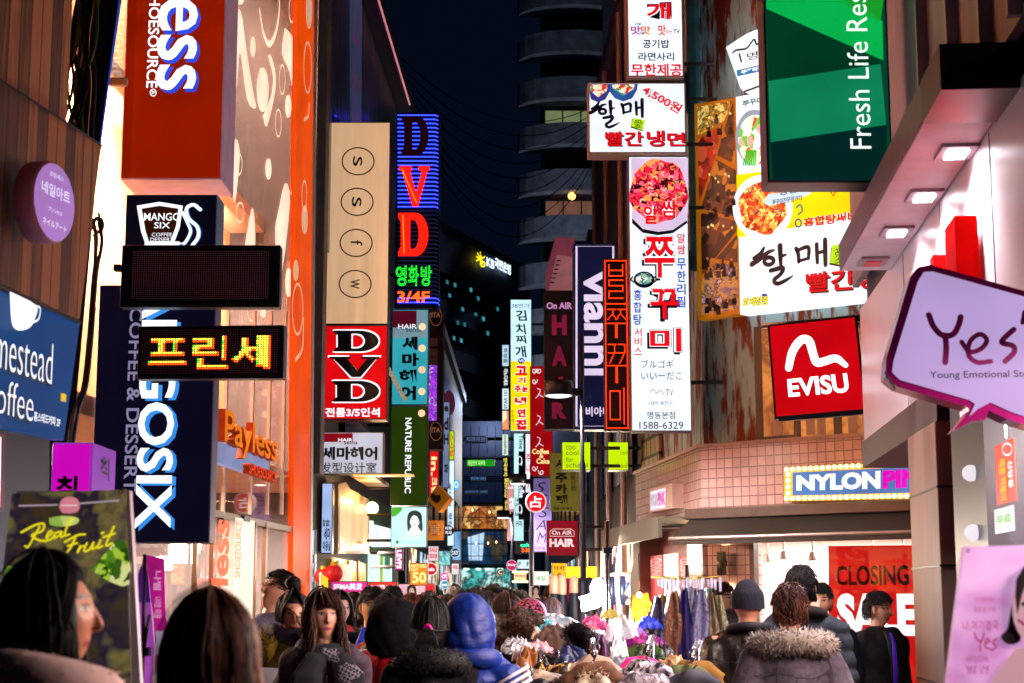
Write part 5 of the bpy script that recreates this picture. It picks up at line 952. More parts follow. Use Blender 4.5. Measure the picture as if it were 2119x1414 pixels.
for p, m in (([(1584, -260), (1834, -260), (1834, -40), (1822, 46), (1725, 0), (1660, -120)], E('18a028', .75)), ([(1586, -200), (1720, -40), (1826, 44), (1828, 125), (1586, 18)], E('08b850', .8)), ([(1586, 20), (1828, 130), (1590, 166)], E('024a2c', .5)), ([(1590, 168), (1822, 133), (1834, 258), (1595, 294)], E('108a5c', .75)), ([(1595, 296), (1835, 260), (1835, 374), (1598, 374)], E('03302e', .6))): t.poly(p, m, .016, .002, 'panel_pattern')
t.text('Fresh Life Research', 1752, -137, 1796, 308, E('dce8e0', 1.2), .02, .0, -90); t.done()
c = P(1695, 760, 13.4); t = T('square_red_sign', 'red square hanging sign with a white gull mark and white capitals', 'sign', (c.x, c.y, P(1695, 865, 13.4).z), radians(-10))
t.poly([(1588, 674), (1773, 652), (1795, 852), (1603, 868)], D('1a0c10', .4), 0, .16, 'case'); t.poly([(1593, 676), (1768, 657), (1789, 846), (1607, 862)], E('c80410', .9), .012, .01, 'face'); EW = E('e8f0fc', 1.5)
t.stroke([(1632, 762), (1640, 728), (1658, 704), (1674, 706), (1682, 730), (1690, 750), (1706, 748), (1730, 742), (1750, 756)], [14, 16, 17, 17, 16, 16, 16, 15, 10], EW, .02); QD = ((1629, 785), (1752, 772), (1758, 812), (1632, 822)); ttext(t, 'EVISU', QD, EW, .02, .03)
for a, b, r in (((1576, 672), (1800, 652), .012), ((1576, 680), (1800, 660), .008)): t.g('rail', True).tube([(p[0], .02, p[1]) for p in (t.L(*a), t.L(*b))], r, STEEL, 8)
t.g('arm', True).tube([(p[0], .06, p[1]) for p in (t.L(1770, 654), t.L(1850, 652))], .02, BLK, 8); t.g('arm#2', True).tube([(p[0], .06, p[1]) for p in (t.L(1790, 848), t.L(1850, 846))], .02, BLK, 8); t.poly([(1612, 872), (1800, 856), (1800, 846), (1612, 862)], BLK, .03, .08, 'arm#3'); t.done()
t = T('bulb_framed_sign', 'blue sign with white and magenta capitals framed by glowing bulbs on pink tiles', 'sign', (cs.o.x, cs.o.y, 2.6), cs.yaw)
t.poly([(1622, 968), (1960, 952), (1960, 1030), (1622, 1037)], D('e8a840', .4, emit=.45), .14, .14, 'frame'); t.poly([(1640, 978), (1960, 963), (1960, 1018), (1640, 1026)], E('5a88c8', .75), .145, .004, 'face')
ttext(t, 'NYLON', ((1648, 984), (1822, 974), (1822, 1012), (1648, 1016)), WHE, .18, .06); ttext(t, 'PINK', ((1826, 974), (1948, 966), (1948, 1006), (1826, 1012)), E('d808b8', 1.1), .18, .06)
for k in range(27):
    for v0, v1 in ((972, 954.5), (1032, 1025)): x, z = t.L(1628 + k * 12.4, v0 + (v1 - v0) * k / 26, .15); t.g('bulb#%d%d' % (k, v0), True).ball((x, -.155, z), .024, E('ffe89c', 2.4), 7)
for k in range(4): x, z = t.L(1631, 982 + k * 13, .15); t.g('bulb#s%d' % k, True).ball((x, -.155, z), .024, E('ffe89c', 2.4), 7)
t.done()
t = T('small_box_sign', 'small white box sign with pink letters on the tiled side', 'sign', (sd.o.x, sd.o.y, 2.6), sd.yaw)
t.poly([(1343, 1013), (1391, 1000), (1391, 1052), (1343, 1062)], D('d8b8b0', .4), .14, .14, 'case'); t.poly([(1346, 1018), (1376, 1010), (1376, 1050), (1346, 1057)], E('e8e8ff', 1.0), .146, .004, 'face'); ttext(t, 'PINK', ((1361, 1020), (1376, 1016), (1376, 1044), (1361, 1048)), E('e01898', 1.0), .15, .05); ttext(t, 'NYLON', ((1347, 1024), (1360, 1020), (1360, 1046), (1347, 1050)), D('c8d0f0', .5), .15, .05); t.done()
t = T('closing_sale_poster', 'red sale poster in the shop window with CLOSING and SALE', 'poster', (cs.o.x, cs.o.y, .4), cs.yaw)
t.poly([(1714, 1130), (1960, 1128), (1960, 1480), (1716, 1480)], E('d00810', .75), -.2, .02, 'sheet'); t.text('CLOSING', 1730, 1170, 1881, 1212, D('180404', .6, spec=.05), -.19, .03); t.text('SALE', 1732, 1228, 1897, 1316, E('f8f0f0', 1.1), -.19, .06); t.text('closing', 1740, 1332, 1880, 1356, E('e86070', .8), -.19, .0); t.done()
# right edge
c = P(2010, 715, 6.5); t = T('speech_bubble_sign', 'big lilac speech bubble sign with magenta rim and scrawled word', 'sign', (c.x, c.y, P(2010, 890, 6.5).z), radians(-6))
OUT = [(1884, 572), (1900, 552), (1926, 548), (2119, 602), (2260, 640), (2300, 690), (2290, 850), (2240, 884), (2130, 882), (2085, 868), (2046, 850), (2040, 868), (2010, 872), (1972, 893), (2006, 850), (2002, 842), (1856, 800), (1832, 780), (1834, 742)]
INN = [(1900, 582), (1912, 563), (1930, 562), (2119, 614), (2246, 652), (2284, 698), (2274, 842), (2236, 868), (2132, 866), (2092, 852), (2050, 833), (2024, 846), (2006, 862), (2018, 836), (2006, 828), (1862, 786), (1846, 770), (1850, 744)]
MAG = D('8a1060', .18, .55, emit=.06); t.poly(OUT, MAG, 0, .16, 'rim'); t.poly(INN, E('c0a4dc', .8), .006, .005, 'face'); YM = D('6a0c50', .4, emit=.12)
for p, w_ in (([(1922, 652), (1932, 676), (1950, 694), (1972, 692), (1984, 672), (1988, 656)], 12), ([(1956, 694), (1958, 720), (1956, 750)], 12), ([(1990, 708), (2006, 728), (2030, 722), (2042, 704), (2028, 692), (2008, 706), (2004, 734), (2022, 750), (2050, 748)], 10), ([(2098, 682), (2078, 700), (2074, 710), (2096, 716), (2098, 730), (2080, 748)], 11), ([(2120, 646), (2116, 668)], 9)): t.stroke(p, w_, YM, .012)
t.text('Young Emotional Story', 1924, 767, 2150, 786, D('2c1c38', .4), .012, .01)
for k in range(3): t.stroke([(1832 + k * 8, 770 + k * 12), (1836 + k * 8, 782 + k * 12)], 4, STEEL, .01, 'bolts', 0)
t.done()
t = T('red_letter_sign', 'large red three-dimensional letters standing off the white wall', 'sign', r0.o, r0.yaw)
for d0, d1, h0, h1 in ((7.86, 8.16, 2.65, 3.42), (8.5, 8.62, 2.65, 3.36), (9.0, 9.1, 2.65, 3.30), (9.6, 9.72, 2.65, 3.26), (9.95, 10.05, 2.65, 3.24)): t.g('letter#%s' % d0, bevel=.004).box(fx(d1), fx(d0), -.13, -.02, h0 + .25, h1 + .04, D('c00404', .9, emit=.45, spec=.03))
t.g('letter#o', True).tube([(fx(9.35) + .1 * cos(a), -.13, 3.1 + .14 * sin(a)) for a in np.linspace(0, 2 * pi, 17)[:-1]], .04, D('c00404', .9, emit=.45, spec=.03), 8, closed=True); t.done()
c = P(2075, 1300, 4.3); t = T('pink_banner', 'pink standing banner with a smiling long haired woman and magenta script', 'banner', (c.x, c.y, 0), radians(8))
t.poly([(1996, 1132), (2330, 1122), (2330, 1700), (1925, 1700)], FOOD('lilac', ('d89ad8', 'e8b8ec', 'c888c8', 'f0cdf4'), 1.6, .55, 'n'), 0, .02, 'sheet')
HP = D('241420', .5); SP = E('e0a8b4', .62); t.poly([(2170, 1150), (2122, 1180), (2096, 1250), (2086, 1300), (2072, 1318), (2088, 1334), (2112, 1326), (2130, 1290), (2300, 1300), (2300, 1150)], HP, .006, .004, 'portrait', 3); t.disc(2158, 1258, 62, 84, SP, .012, part='portrait'); t.poly([(2106, 1270), (2126, 1200), (2170, 1176), (2240, 1190), (2240, 1160), (2150, 1150), (2104, 1200)], HP, .018, .004, 'portrait', 2)
for u in (2124, 2186): t.disc(u, 1250, 10, 5, INK, .018, part='portrait', n=12)
t.stroke([(2108, 1284), (2146, 1308), (2190, 1292)], 6, E('a83060', .6), .018, 'portrait'); t.poly([(2060, 1400), (2090, 1360), (2119, 1340), (2260, 1345), (2300, 1500), (2040, 1500)], SP, .014, .004, 'portrait', 3)
PKT = D('b02078', .5, emit=.15)
for s_, a, b, c_, e in (('당신을위한', 2018, 1236, 2058, 1246), ('새로운시작', 2014, 1256, 2060, 1268), ('나,여기결국', 1992, 1284, 2066, 1306), ('아이디어', 1998, 1358, 2044, 1372), ('발견', 2000, 1378, 2046, 1394)): t.text(s_, a, b, c_, e, PKT, .008, .0)
for p in ([(2016, 1310), (2022, 1324), (2032, 1326), (2036, 1310)], [(2030, 1326), (2028, 1348)], [(2038, 1332), (2048, 1328), (2042, 1322), (2038, 1338), (2050, 1344)], [(2062, 1322), (2054, 1330), (2062, 1338), (2052, 1346)]): t.stroke(p, 3.4, PKT, .01)
t.ring(2003, 1140, 3, 3, 2, INK, .01, 'grommet', 12); t.done()
t = T('window_sticker_sign', 'orange red vertical sticker with white and yellow writing on the shop glass', 'sticker', r0.o, r0.yaw)
t.bx('sheet', 2060, 914, 2100, 1042, D('e85038', .5, emit=.5), .02, .004); t.ring(2084, 930, 10, 12, 4, WHE, .026); t.text('매콤 떡볶이', 2068, 950, 2082, 1036, E('f8c020', 1.0), .026, .03, 90); t.text('신당동', 2086, 952, 2096, 1010, WHE, .026, .03, 90); t.bx('white_sheet', 2058, 1050, 2098, 1102, E('e8f4f0', .8), .02, .004); t.text('무료', 2062, 1066, 2092, 1084, E('60c830', .8), .026, .03); t.done()
# street lamps
def street_lamp(label, u, v_top, v_hood, d, r, arm, hood_w):
    c = P(u, 1240, d); t = T('street_lamp', label, 'street lamp', (c.x, c.y, 0), 0); zt = P(u, v_top, d).z; zh = P(u, v_hood, d).z
    PB = D('1c1c26', .35, .3); t.g('pole', True).lathe([(r * 1.7, 0), (r * 1.7, .6), (r, .65), (r, zh - .8), (r * .6, zh - .75), (r * .6, zt), (.001, zt)], (0, 0, 0), PB, 12); t.g('arm').box(-arm, -r * .5, -.03, .03, zh - .06, zh + .02, PB)
    x = -arm - hood_w / 2; t.g('hood', True).lathe([(.001, .10), (hood_w * .5, .10), (hood_w * .52, .06), (hood_w * .52, -.06), (hood_w * .46, -.06)], (x, 0, zh), PB, 20); t.g('lamp').lathe([(.001, -.075), (hood_w * .35, -.07), (hood_w * .46, -.058)], (x, 0, zh), E('e0fff0', 3), 20); t.done()
    lamp('SPOT', 'street_lamp_bulb', (c.x + x, c.y, zh - .1), 260, 'fff2e4', (c.x + x, c.y, 0), .12, spot=168)
street_lamp('dark street lamp pole in front of the navy sign', 1207, 690, 808, 17.5, .034, .10, .30)
street_lamp('dark street lamp pole beside the red round sign', 1100, 985, 994, 27, .04, .08, .28)
street_lamp('thin dark street lamp pole, farthest of the three', 1060, 1060, 1066, 36, .045, .06, .28)
for k in range(9):
    a, b = P(830 + k * 6, 120 + k * 22, 40), P(1230, 220 + k * 14, 42); g = G(); n = 14
    g.tube([a.lerp(b, i / n) + Vector((0, 0, -1.6 * (1 - (2 * i / n - 1) ** 2) * (.6 + .1 * k))) for i in range(n + 1)], .012, BLK, 5)
    tag(g.build('overhead_wire', smooth=True), 'thin black overhead wire sagging across the night sky', 'wire', 'overhead wires across the street')
# ================= PEOPLE
def SKIN(tone='dca284', lip='b04850'):
    k = f"skin_{tone}_{lip}"
    if k in MATS: return MATS[k]
    m, n, b = _new(k); N = n.nodes; L = n.links
    at = N.new("ShaderNodeAttribute"); at.attribute_name = 'hs'; sp = N.new("ShaderNodeSeparateXYZ"); L.new(at.outputs['Vector'], sp.inputs[0])
    ab = N.new("ShaderNodeMath"); ab.operation = 'ABSOLUTE'; L.new(sp.outputs[0], ab.inputs[0])
    fr = N.new("ShaderNodeMath"); fr.operation = 'LESS_THAN'; fr.inputs[1].default_value = -.045; L.new(sp.outputs[1], fr.inputs[0])
    nz = N.new("ShaderNodeTexNoise"); nz.inputs['Scale'].default_value = 14; mx0 = N.new("ShaderNodeMix"); mx0.data_type = 'RGBA'; c = lin(tone)
    mx0.inputs[6].default_value = c; mx0.inputs[7].default_value = (c[0] * .92, c[1] * .8, c[2] * .76, 1); L.new(nz.outputs[0], mx0.inputs[0]); cur = mx0.outputs[2]
    def ell(cx, cz, rx, rz, col, soft=.3, slope=0, symm=True):
        nonlocal cur
        cb = N.new("ShaderNodeCombineXYZ"); L.new(ab.outputs[0] if symm else sp.outputs[0], cb.inputs[0]); L.new(sp.outputs[2], cb.inputs[1])
        s1 = N.new("ShaderNodeVectorMath"); s1.operation = 'SUBTRACT'; s1.inputs[1].default_value = (cx, cz, 0); L.new(cb.outputs[0], s1.inputs[0])
        s2 = N.new("ShaderNodeVectorMath"); s2.operation = 'MULTIPLY'; s2.inputs[1].default_value = (1 / rx, 1 / rz, 0); L.new(s1.outputs[0], s2.inputs[0])
        ln = N.new("ShaderNodeVectorMath"); ln.operation = 'LENGTH'; L.new(s2.outputs[0], ln.inputs[0])
        mr = N.new("ShaderNodeMapRange"); mr.inputs[1].default_value = 1 - soft; mr.inputs[2].default_value = 1 + soft; mr.inputs[3].default_value = 1; mr.inputs[4].default_value = 0; L.new(ln.outputs['Value'], mr.inputs[0])
        ml = N.new("ShaderNodeMath"); ml.operation = 'MULTIPLY'; L.new(mr.outputs[0], ml.inputs[0]); L.new(fr.outputs[0], ml.inputs[1])
        mx = N.new("ShaderNodeMix"); mx.data_type = 'RGBA'; L.new(ml.outputs[0], mx.inputs[0]); L.new(cur, mx.inputs[6]); mx.inputs[7].default_value = lin(col); cur = mx.outputs[2]
    ell(.031, .0145, .0175, .0066, '2c1a12', .45); ell(.031, .0120, .0135, .0043, 'd8ccc4', .25); ell(.030, .0125, .0066, .0052, '0c0806', .2)
    ell(.033, .0375, .020, .0042, '2a1c14', .5); ell(0, -.064, .0235, .0095, lip, .3, symm=False); ell(0, -.064, .020, .0016, '5a2024', .5, symm=False); ell(.010, -.033, .0045, .0028, '6a3428', .4)
    L.new(cur, b.inputs['Base Color']); b.inputs['Roughness'].default_value = .45
    b.inputs['Subsurface Weight'].default_value = .08; b.inputs['Subsurface Radius'].default_value = (.01, .004, .002)
    return m
def bake(g, vox, name, mats, parent, smooth=3, post=None):
    """union of the collected shapes as one continuous skin"""
    me = bpy.data.meshes.new(name); me.from_pydata([tuple(v) for v in g.v], [], g.f); o = bpy.data.objects.new(name, me); COL.objects.link(o)
    r = o.modifiers.new('r', 'REMESH'); r.mode = 'VOXEL'; r.voxel_size = vox
    if smooth: q = o.modifiers.new('s', 'SMOOTH'); q.factor = .5; q.iterations = smooth
    dg = bpy.context.evaluated_depsgraph_get(); m2 = bpy.data.meshes.new_from_object(o.evaluated_get(dg)); bpy.data.objects.remove(o); bpy.data.meshes.remove(me)
    m2.name = name; n = len(m2.vertices)
    if post and n:
        v = np.zeros(n * 3); m2.vertices.foreach_get('co', v); nn = np.zeros(n * 3); m2.vertices.foreach_get('normal', nn)
        v2 = post(v.reshape(-1, 3), nn.reshape(-1, 3)); m2.vertices.foreach_set('co', v2.reshape(-1).astype(np.float32)); m2.update()
    m2.materials.clear()
    for m in mats: m2.materials.append(m)
    m2.polygons.foreach_set('material_index', [0] * len(m2.polygons)); m2.polygons.foreach_set('use_smooth', [True] * len(m2.polygons))
    o = bpy.data.objects.new(name, m2); COL.objects.link(o); o.parent = parent
    return o
def folds(A=.006, quilt=0, seed=0, vert=False):
    def f(v, n):
        x, y, z = v.T; p = seed * 1.7
        d = A * (np.sin(19 * z + 7 * np.sin(7 * x + p) + 5 * y) * .6 + .5 * np.sin(31 * x + 17 * z + 4 * np.sin(11 * y + p)) + .35 * np.sin(47 * y - 23 * z + p + 3 * np.sin(13 * x)))
        if vert: d = A * (np.sin(40 * np.arctan2(y, x) + 3 * np.sin(6 * z + p)))
        if quilt: d = d * .5 + quilt * (np.abs(np.sin(pi * (z + .02 * np.sin(5 * x + p)) / .095)) ** .6 - .6)
        return v + n * d[:, None]
    return f
def furs(g, pts_n, m, ln=.03, w=.0035, jit=.5, droop=.2, R=None):
    R = R or random
    for p, n in pts_n:
        n = (Vector(n) + Vector((R.gauss(0, jit), R.gauss(0, jit), R.gauss(0, jit) - droop))).normalized(); p = Vector(p); l = ln * (.6 + .8 * R.random())
        a = n.orthogonal().normalized() * w; b = n.cross(a).normalized() * w
        g.add([p + a, p - a * .5 + b * .87, p - a * .5 - b * .87, p + n * l], [(0, 1, 3), (1, 2, 3), (2, 0, 3)], m[R.randrange(len(m))] if isinstance(m, list) else m)
def around(path, r, n, R):
    """random surface points with normals on a tube along path"""
    out = []; path = [Vector(p) for p in path]
    for _ in range(n):
        i = R.randrange(len(path) - 1); t = R.random(); c = path[i].lerp(path[i + 1], t); d = (path[i + 1] - path[i]).normalized(); u = d.orthogonal().normalized(); w_ = d.cross(u); a = R.random() * 2 * pi
        nn = u * cos(a) + w_ * sin(a); rr = r if not hasattr(r, '__len__') else r[min(i, len(r) - 1)]; out.append((c + nn * rr, nn))
    return out
HAIRM = {}
def HAIR(h):
    k = 'hair_' + h
    if k in MATS: return MATS[k]
    m = D(h, .5, var=.5, scale=60, stretch=(1, 1, .15), spec=.28); MATS[k] = m; return m
HC = Vector((0, .0, 1.585))
def make_hair(g, kind, hc, R, n, xf, thick=.018, length=.32, face=.80):
    """strands laid from the crown over the skull, then hanging"""
    m = [HAIR(hc)]; c_ = [min(255, int(int(hc[i:i + 2], 16) * 1.5 + 6)) for i in (0, 2, 4)]; m2 = HAIR('%02x%02x%02x' % tuple(c_)); A, B, C = .0775, .099, .118
    def skull(phi, el, k): return Vector((A * cos(el) * sin(phi), -B * cos(el) * cos(phi) + .004, C * sin(el))) * (1 + k)
    # under-cap
    v = []; f = []; NP, NE = 28, 9
    for i in range(NP):
        phi = 2 * pi * i / NP - pi; fa = abs(phi)
        low = {'pony': (.62 if fa < .85 else -.85), 'short': (.55 if fa < .95 else (.30 if fa < 1.9 else -.45)), 'none': .2}.get(kind, (.62 if fa < .85 else -.45))
        if kind in ('bangs', 'bob', 'fringe') and fa < .9: low = .34
        for j in range(NE):
            el = pi / 2 + (low - pi / 2) * j / (NE - 1); v.append(xf(skull(phi, el, .05)))
    for i in range(NP):
        for j in range(NE - 1): a, b = i * NE + j, ((i + 1) % NP) * NE + j; f.append((a, b, b + 1, a + 1))
    g.add(v, f, m[0])
    for s in range(n):
        phi = R.uniform(-pi, pi); fa = abs(phi); k = .07 + thick / .09 * R.random() + (R.uniform(.04, .14) if fa > 1.3 and R.random() < .06 else 0); rad = R.uniform(.0018, .0040) * (1.25 if n < 150 else 1)
        pts = []
        if kind == 'short':
            low = (.46 if fa < .9 else (.22 if fa < 1.9 else -.50)) + R.gauss(0, .07); st = R.uniform(low + .1, 1.5); le = max(low, st - R.uniform(.25, .6)); sw = R.gauss(.15, .5) / max(.25, cos(st)) * .5; lift = R.uniform(-.02, .16) * (1 if st > .3 else .4)
            for j in range(6):
                q = j / 5; el = st + (le - st) * q; pts.append(skull(phi + sw * q, el, k - .03 + .06 * sin(pi * min(1, q * .8)) + lift * q * q))
        else:
            front = fa < face
            if front and kind in ('bangs', 'bob', 'fringe'):
                le = (.22 if kind != 'fringe' else .30 - .16 * phi) + R.gauss(0, .04)
                for j in range(7): q = j / 6; pts.append(skull(phi * (1 - .1 * q) + (.35 * q if kind == 'fringe' else 0) + R.gauss(0, .01), pi / 2 + (le - pi / 2) * q, k + .05 * q))
            elif front:
                sg = 1 if phi + .25 > 0 else -1; tgt = sg * R.uniform(face + .05, face + .35)
                for j in range(9): q = j / 8; pts.append(skull(phi * .4 * (1 - q) + tgt * q ** .8, pi / 2 + (-.1 - pi / 2) * q, k + .03))
            else:
                for j in range(7): q = j / 6; pts.append(skull(phi + R.gauss(0, .025), pi / 2 + (-.05 - pi / 2) * q, k + .012 * sin(9 * q + s)))
            if kind in ('long', 'bob', 'bangs', 'fringe') and not (front and kind in ('bangs', 'bob', 'fringe')):
                L_ = {'bob': .10, 'bangs': .09}.get(kind, length) * R.uniform(.72, 1.1); p0 = pts[-1]; hx = p0.copy(); hx.z = 0; wv = R.uniform(0, 6.3); am = .007 + .008 * R.random() ** 3
                for j in range(1, 8):
                    q = j / 7; z = p0.z - L_ * q; o = hx * (1 + (.10 * q if kind in ('long', 'fringe') else -.18 * q * q)); o.x += am * sin(wv + 7 * q); o.y += am * cos(wv * 1.3 + 6 * q) + (.035 * q * q if hx.y > 0 else -.01 * q)
                    if kind in ('long', 'fringe') and z < -.15: o.x *= 1 + .30 * min(1, (-.15 - z) / .1); 
                    pts.append(Vector((o.x, o.y, z)))
            elif kind in ('pony', 'bun') and not front:
                tg = Vector((0, .125, -.015)) if kind == 'pony' else Vector((0, .05, .115)); p0 = pts[3 if kind == 'bun' else -1]
                if kind == 'bun': pts = [skull(phi, -.35 + .9 * q, k * .7) for q in np.linspace(0, 1, 4)]; p0 = pts[-1]
                if kind == 'pony' and R.random() < .4 and fa > 1.2: pts = [skull(phi, R.uniform(-.95, -.4), k * .6)]; p0 = pts[0]
                for j in range(1, 5): q = j / 4; w_ = p0.lerp(tg, q); bulge = sin(pi * q) * (.025 if kind == 'pony' else .006); pts.append(w_ + w_.normalized() * bulge)
        rs_ = [rad * (.9 if j < len(pts) - 2 else (.6 if j == len(pts) - 2 else .2)) for j in range(len(pts))]
        g.tube([xf(p) for p in pts], rs_, m[0] if R.random() < .65 else m2, 4, cap=False)
    if kind == 'pony':
        c = Vector((0, .135, -.02))
        for s in range(n // 3):
            a = R.random() * 6.28; p0 = c + Vector((.02 * cos(a), .0, .02 * sin(a))); pts = [p0 + Vector((.03 * cos(a) * sin(pi * q) + R.gauss(0, .003), .015 * sin(pi * q), -.11 * q * R.uniform(.9, 1.1))) for q in np.linspace(0, 1, 6)]; g.tube([xf(p) for p in pts], .004, m[0], 4, cap=False)
    if kind == 'bun':
        for s in range(90):
            a, b = R.random() * 6.28, R.uniform(-1.2, 1.2); pts = [Vector((.0, .05, .155)) + Vector((cos(a + q) * cos(b), sin(a + q) * cos(b), .8 * sin(b))) * .042 for q in np.linspace(0, 1.3, 5)]; g.tube([xf(p) for p in pts], .004, m[0], 4, cap=False)
NP_ = 0
def person(label, u, vtop, d, yaw=0, hair='short', hc='100c0c', coat='18181c', style='coat', sex='m', nod=0, turn=0, tone='dca284', lip='b04850', arms=('down', 'down'), detail=1.0, coat2=None, pants='16161c', glasses=False, group=None, length=.32, fn=None, face=.80, thick=None, rough=.7, hem=.78, lean=0, tilt=0, name='person'):
    global NP_; NP_ += 1; R = random.Random(NP_ * 13 + 5)
    c = P(u, vtop, d); H = c.z - .02; s = H / 1.705; t = T(name, label, 'person' if name == 'person' else 'mannequin', (c.x, c.y, 0), radians(yaw), group)
    root = bpy.data.objects.new(name, None); COL.objects.link(root); root.empty_display_size = .2
    root.location = t.o; root.rotation_euler = (0, 0, t.yaw); root.scale = (s, s, s); tag(root, label, t.cat, group)
    Rm = Matrix.Rotation(radians(turn), 3, 'Z') @ Matrix.Rotation(radians(tilt), 3, 'Y') @ Matrix.Rotation(radians(-nod), 3, 'X'); piv = Vector((0, .015, 1.47))
    X = lambda p: piv + Rm @ (Vector(p) + HC - piv); k = .9 if sex == 'f' else 1.0
    g = G()
    # head grid
    nt_, npn = 26, 34; vv = []; ff = []
    for i in range(nt_ + 1):
        th = pi * i / nt_
        for j in range(npn):
            ph = 2 * pi * j / npn; x, y, z = sin(th) * sin(ph), -sin(th) * cos(ph), cos(th); xx, yy, zz = .073 * x, .096 * y, .117 * z
            if z < 0: q = (-z) ** 1.4; xx *= 1 - .34 * q; yy *= (1 - .12 * q) if y < 0 else (1 - .45 * q)
            if y < 0: yy *= .93; yy -= .010 * math.exp(-((z + .82) / .2) ** 2) * (abs(x) < .5)
            for ex in (-1, 1): yy += (.010 if y < 0 else 0) * math.exp(-(((xx - ex * .031) / .017) ** 2 + ((zz - .014) / .013) ** 2))
            if y < 0: yy -= .005 * math.exp(-((xx / .022) ** 2 + ((zz + .064) / .014) ** 2)) + .004 * math.exp(-((abs(xx) - .045) / .02) ** 2 - ((zz + .02) / .025) ** 2) + .004 * math.exp(-(((zz - .036) / .011) ** 2)) * (abs(x) < .6)
            vv.append(X((xx, yy, zz)))
        for j in range(npn):
            if i < nt_: ff.append((i * npn + j, i * npn + (j + 1) % npn, (i + 1) * npn + (j + 1) % npn, (i + 1) * npn + j))
    g.add(vv, ff, WHT)
    g.tube([X((0, -.084, .022)), X((0, -.098, -.012)), X((0, -.1025, -.028)), X((0, -.090, -.039))], [(.006, .006), (.0085, .009), (.013, .010), (.010, .006)], WHT, 8)
    for q in (-1, 1): g.tube([X((q * .070, .006, -.032)), X((q * .079, .012, -.005)), X((q * .080, .016, .018)), X((q * .072, .012, .028))], [(.006, .010), (.008, .016), (.008, .018), (.004, .010)], WHT, 8)
    g.tube([(0, .01, 1.38), (0, .014, 1.46), X((0, .012, -.05))], [.062 * k, .052 * k, .05 * k], WHT, 12)
    g.tube([(0, 0, .86), (0, 0, .95), (0, .0, 1.06), (0, 0, 1.22), (0, .005, 1.33), (0, .01, 1.41)], [(.15, .10), (.165, .115), (.135 * k, .10), (.16 * k, .115), (.155 * k, .10), (.07, .06)], WHT, 14)
    J = {}
    for side, q in (('L', 1), ('R', -1)):
        sh = Vector((q * .178 * k, .01, 1.375)); a = arms[0] if q > 0 else arms[1]
        el, wr = {'down': ((q * .225, .03, 1.10), (q * .215, -.05, .86)), 'front': ((q * .235, .02, 1.12), (q * .10, -.20, 1.10)), 'pocket': ((q * .27, .06, 1.11), (q * .19, -.08, .95)), 'face': ((q * .21, -.14, 1.20), (q * .06, -.17, 1.50)), 'bag': ((q * .24, .0, 1.10), (q * .20, -.20, 1.02)), 'up': ((q * .28, -.02, 1.25), (q * .16, -.16, 1.40))}[a]
        el, wr = Vector(el), Vector(wr); el.x *= k if a in ('down', 'pocket') else 1; J[side] = (sh, el, wr)
        g.tube([(q * .03, .01, 1.39), sh, sh.lerp(el, .5), el, el.lerp(wr, .5), wr], [.055, .052, .045, .038, .036, .026], WHT, 10)
        dr = (wr - el).normalized(); px = dr.orthogonal().normalized(); nx = dr.cross(px)
        g.tube([wr, wr + dr * .045, wr + dr * .085], [(.026, .018), (.038, .018), (.034, .014)], WHT, 8)
        for i in range(4): b0 = wr + dr * .08 + px * (.026 - .0175 * i); fl = [.062, .074, .07, .055][i]; g.tube([b0, b0 + dr * fl * .5 + nx * .006 * q, b0 + dr * fl * .85 + nx * .022 * q], [.0085, .008, .006], WHT, 6)
        b0 = wr + dr * .03 + px * .03; g.tube([b0, b0 + dr * .03 + px * .018, b0 + dr * .06 + px * .02], [.011, .0095, .007], WHT, 6)
        g.tube([(q * .085, 0, .92), (q * .095, -.005, .5), (q * .098, .012, .28), (q * .098, .012, .09)], [.09, .056, .052, .038], WHT, 10); g.tube([(q * .098, .05, .05), (q * .102, -.06, .04), (q * .108, -.17, .025)], [(.036, .04), (.042, .036), (.036, .02)], WHT, 8)
    Ri = Rm.transposed()
    body = bake(g, .0068 if detail >= 1 else .0105, 'body', [SKIN(tone, lip)], root, 1)
    n = len(body.data.vertices); co = np.zeros(n * 3); body.data.vertices.foreach_get('co', co); co = co.reshape(-1, 3); M3 = np.array(Ri); hs = (co - np.array(piv)) @ M3.T + np.array(piv) - np.array(HC); hs[hs[:, 2] < -.13] = (0, 1, 0)
    at = body.data.attributes.new('hs', 'FLOAT_VECTOR', 'POINT'); at.data.foreach_set('vector', hs.reshape(-1).astype(np.float32))
    # clothes
    if style:
        cm = D(coat, .85, var=.3, scale=26, bump=.35, spec=.12) if isinstance(coat, str) else coat; pf = {'puffer': .040, 'coat': .028, 'thin': .016, 'leather': .022, 'parka': .036}[style]; g = G()
        g.tube([(0, 0, hem), (0, 0, .95), (0, 0, 1.10), (0, .0, 1.24), (0, .008, 1.345), (0, .015, 1.41), (0, .018, 1.455)], [(.185 * k + pf, .125 + pf), (.175 * k + pf, .12 + pf), (.155 * k + pf, .11 + pf), (.168 * k + pf, .118 + pf), (.165 * k + pf * .7, .11 + pf * .7), (.10 + pf * .3, .085 + pf * .4), (.072 + pf * .2, .072 + pf * .2)], WHT, 18)
        for side in 'LR':
            sh, el, wr = J[side]; g.tube([(sh.x * .2, .01, 1.405), sh.lerp(Vector((0, .01, 1.40)), .25), sh + Vector((0, 0, -.02)), sh.lerp(el, .5), el, el.lerp(wr, .5), wr + (wr - el).normalized() * .01], [.045 + pf * .5, .058 + pf * .5, .062 + pf * .6, .054 + pf * .7, .050 + pf * .7, .046 + pf * .7, .038 + pf * .5], WHT, 12)
        coato = bake(g, .0125 if detail >= 1 else .02, 'coat' if style != 'puffer' else 'padded_jacket', [cm], root, 2, folds(.0105 if style != 'puffer' else .006, .016 if style == 'puffer' else 0, NP_))
        g = G(); pm = D(pants, .7, var=.2, scale=25)
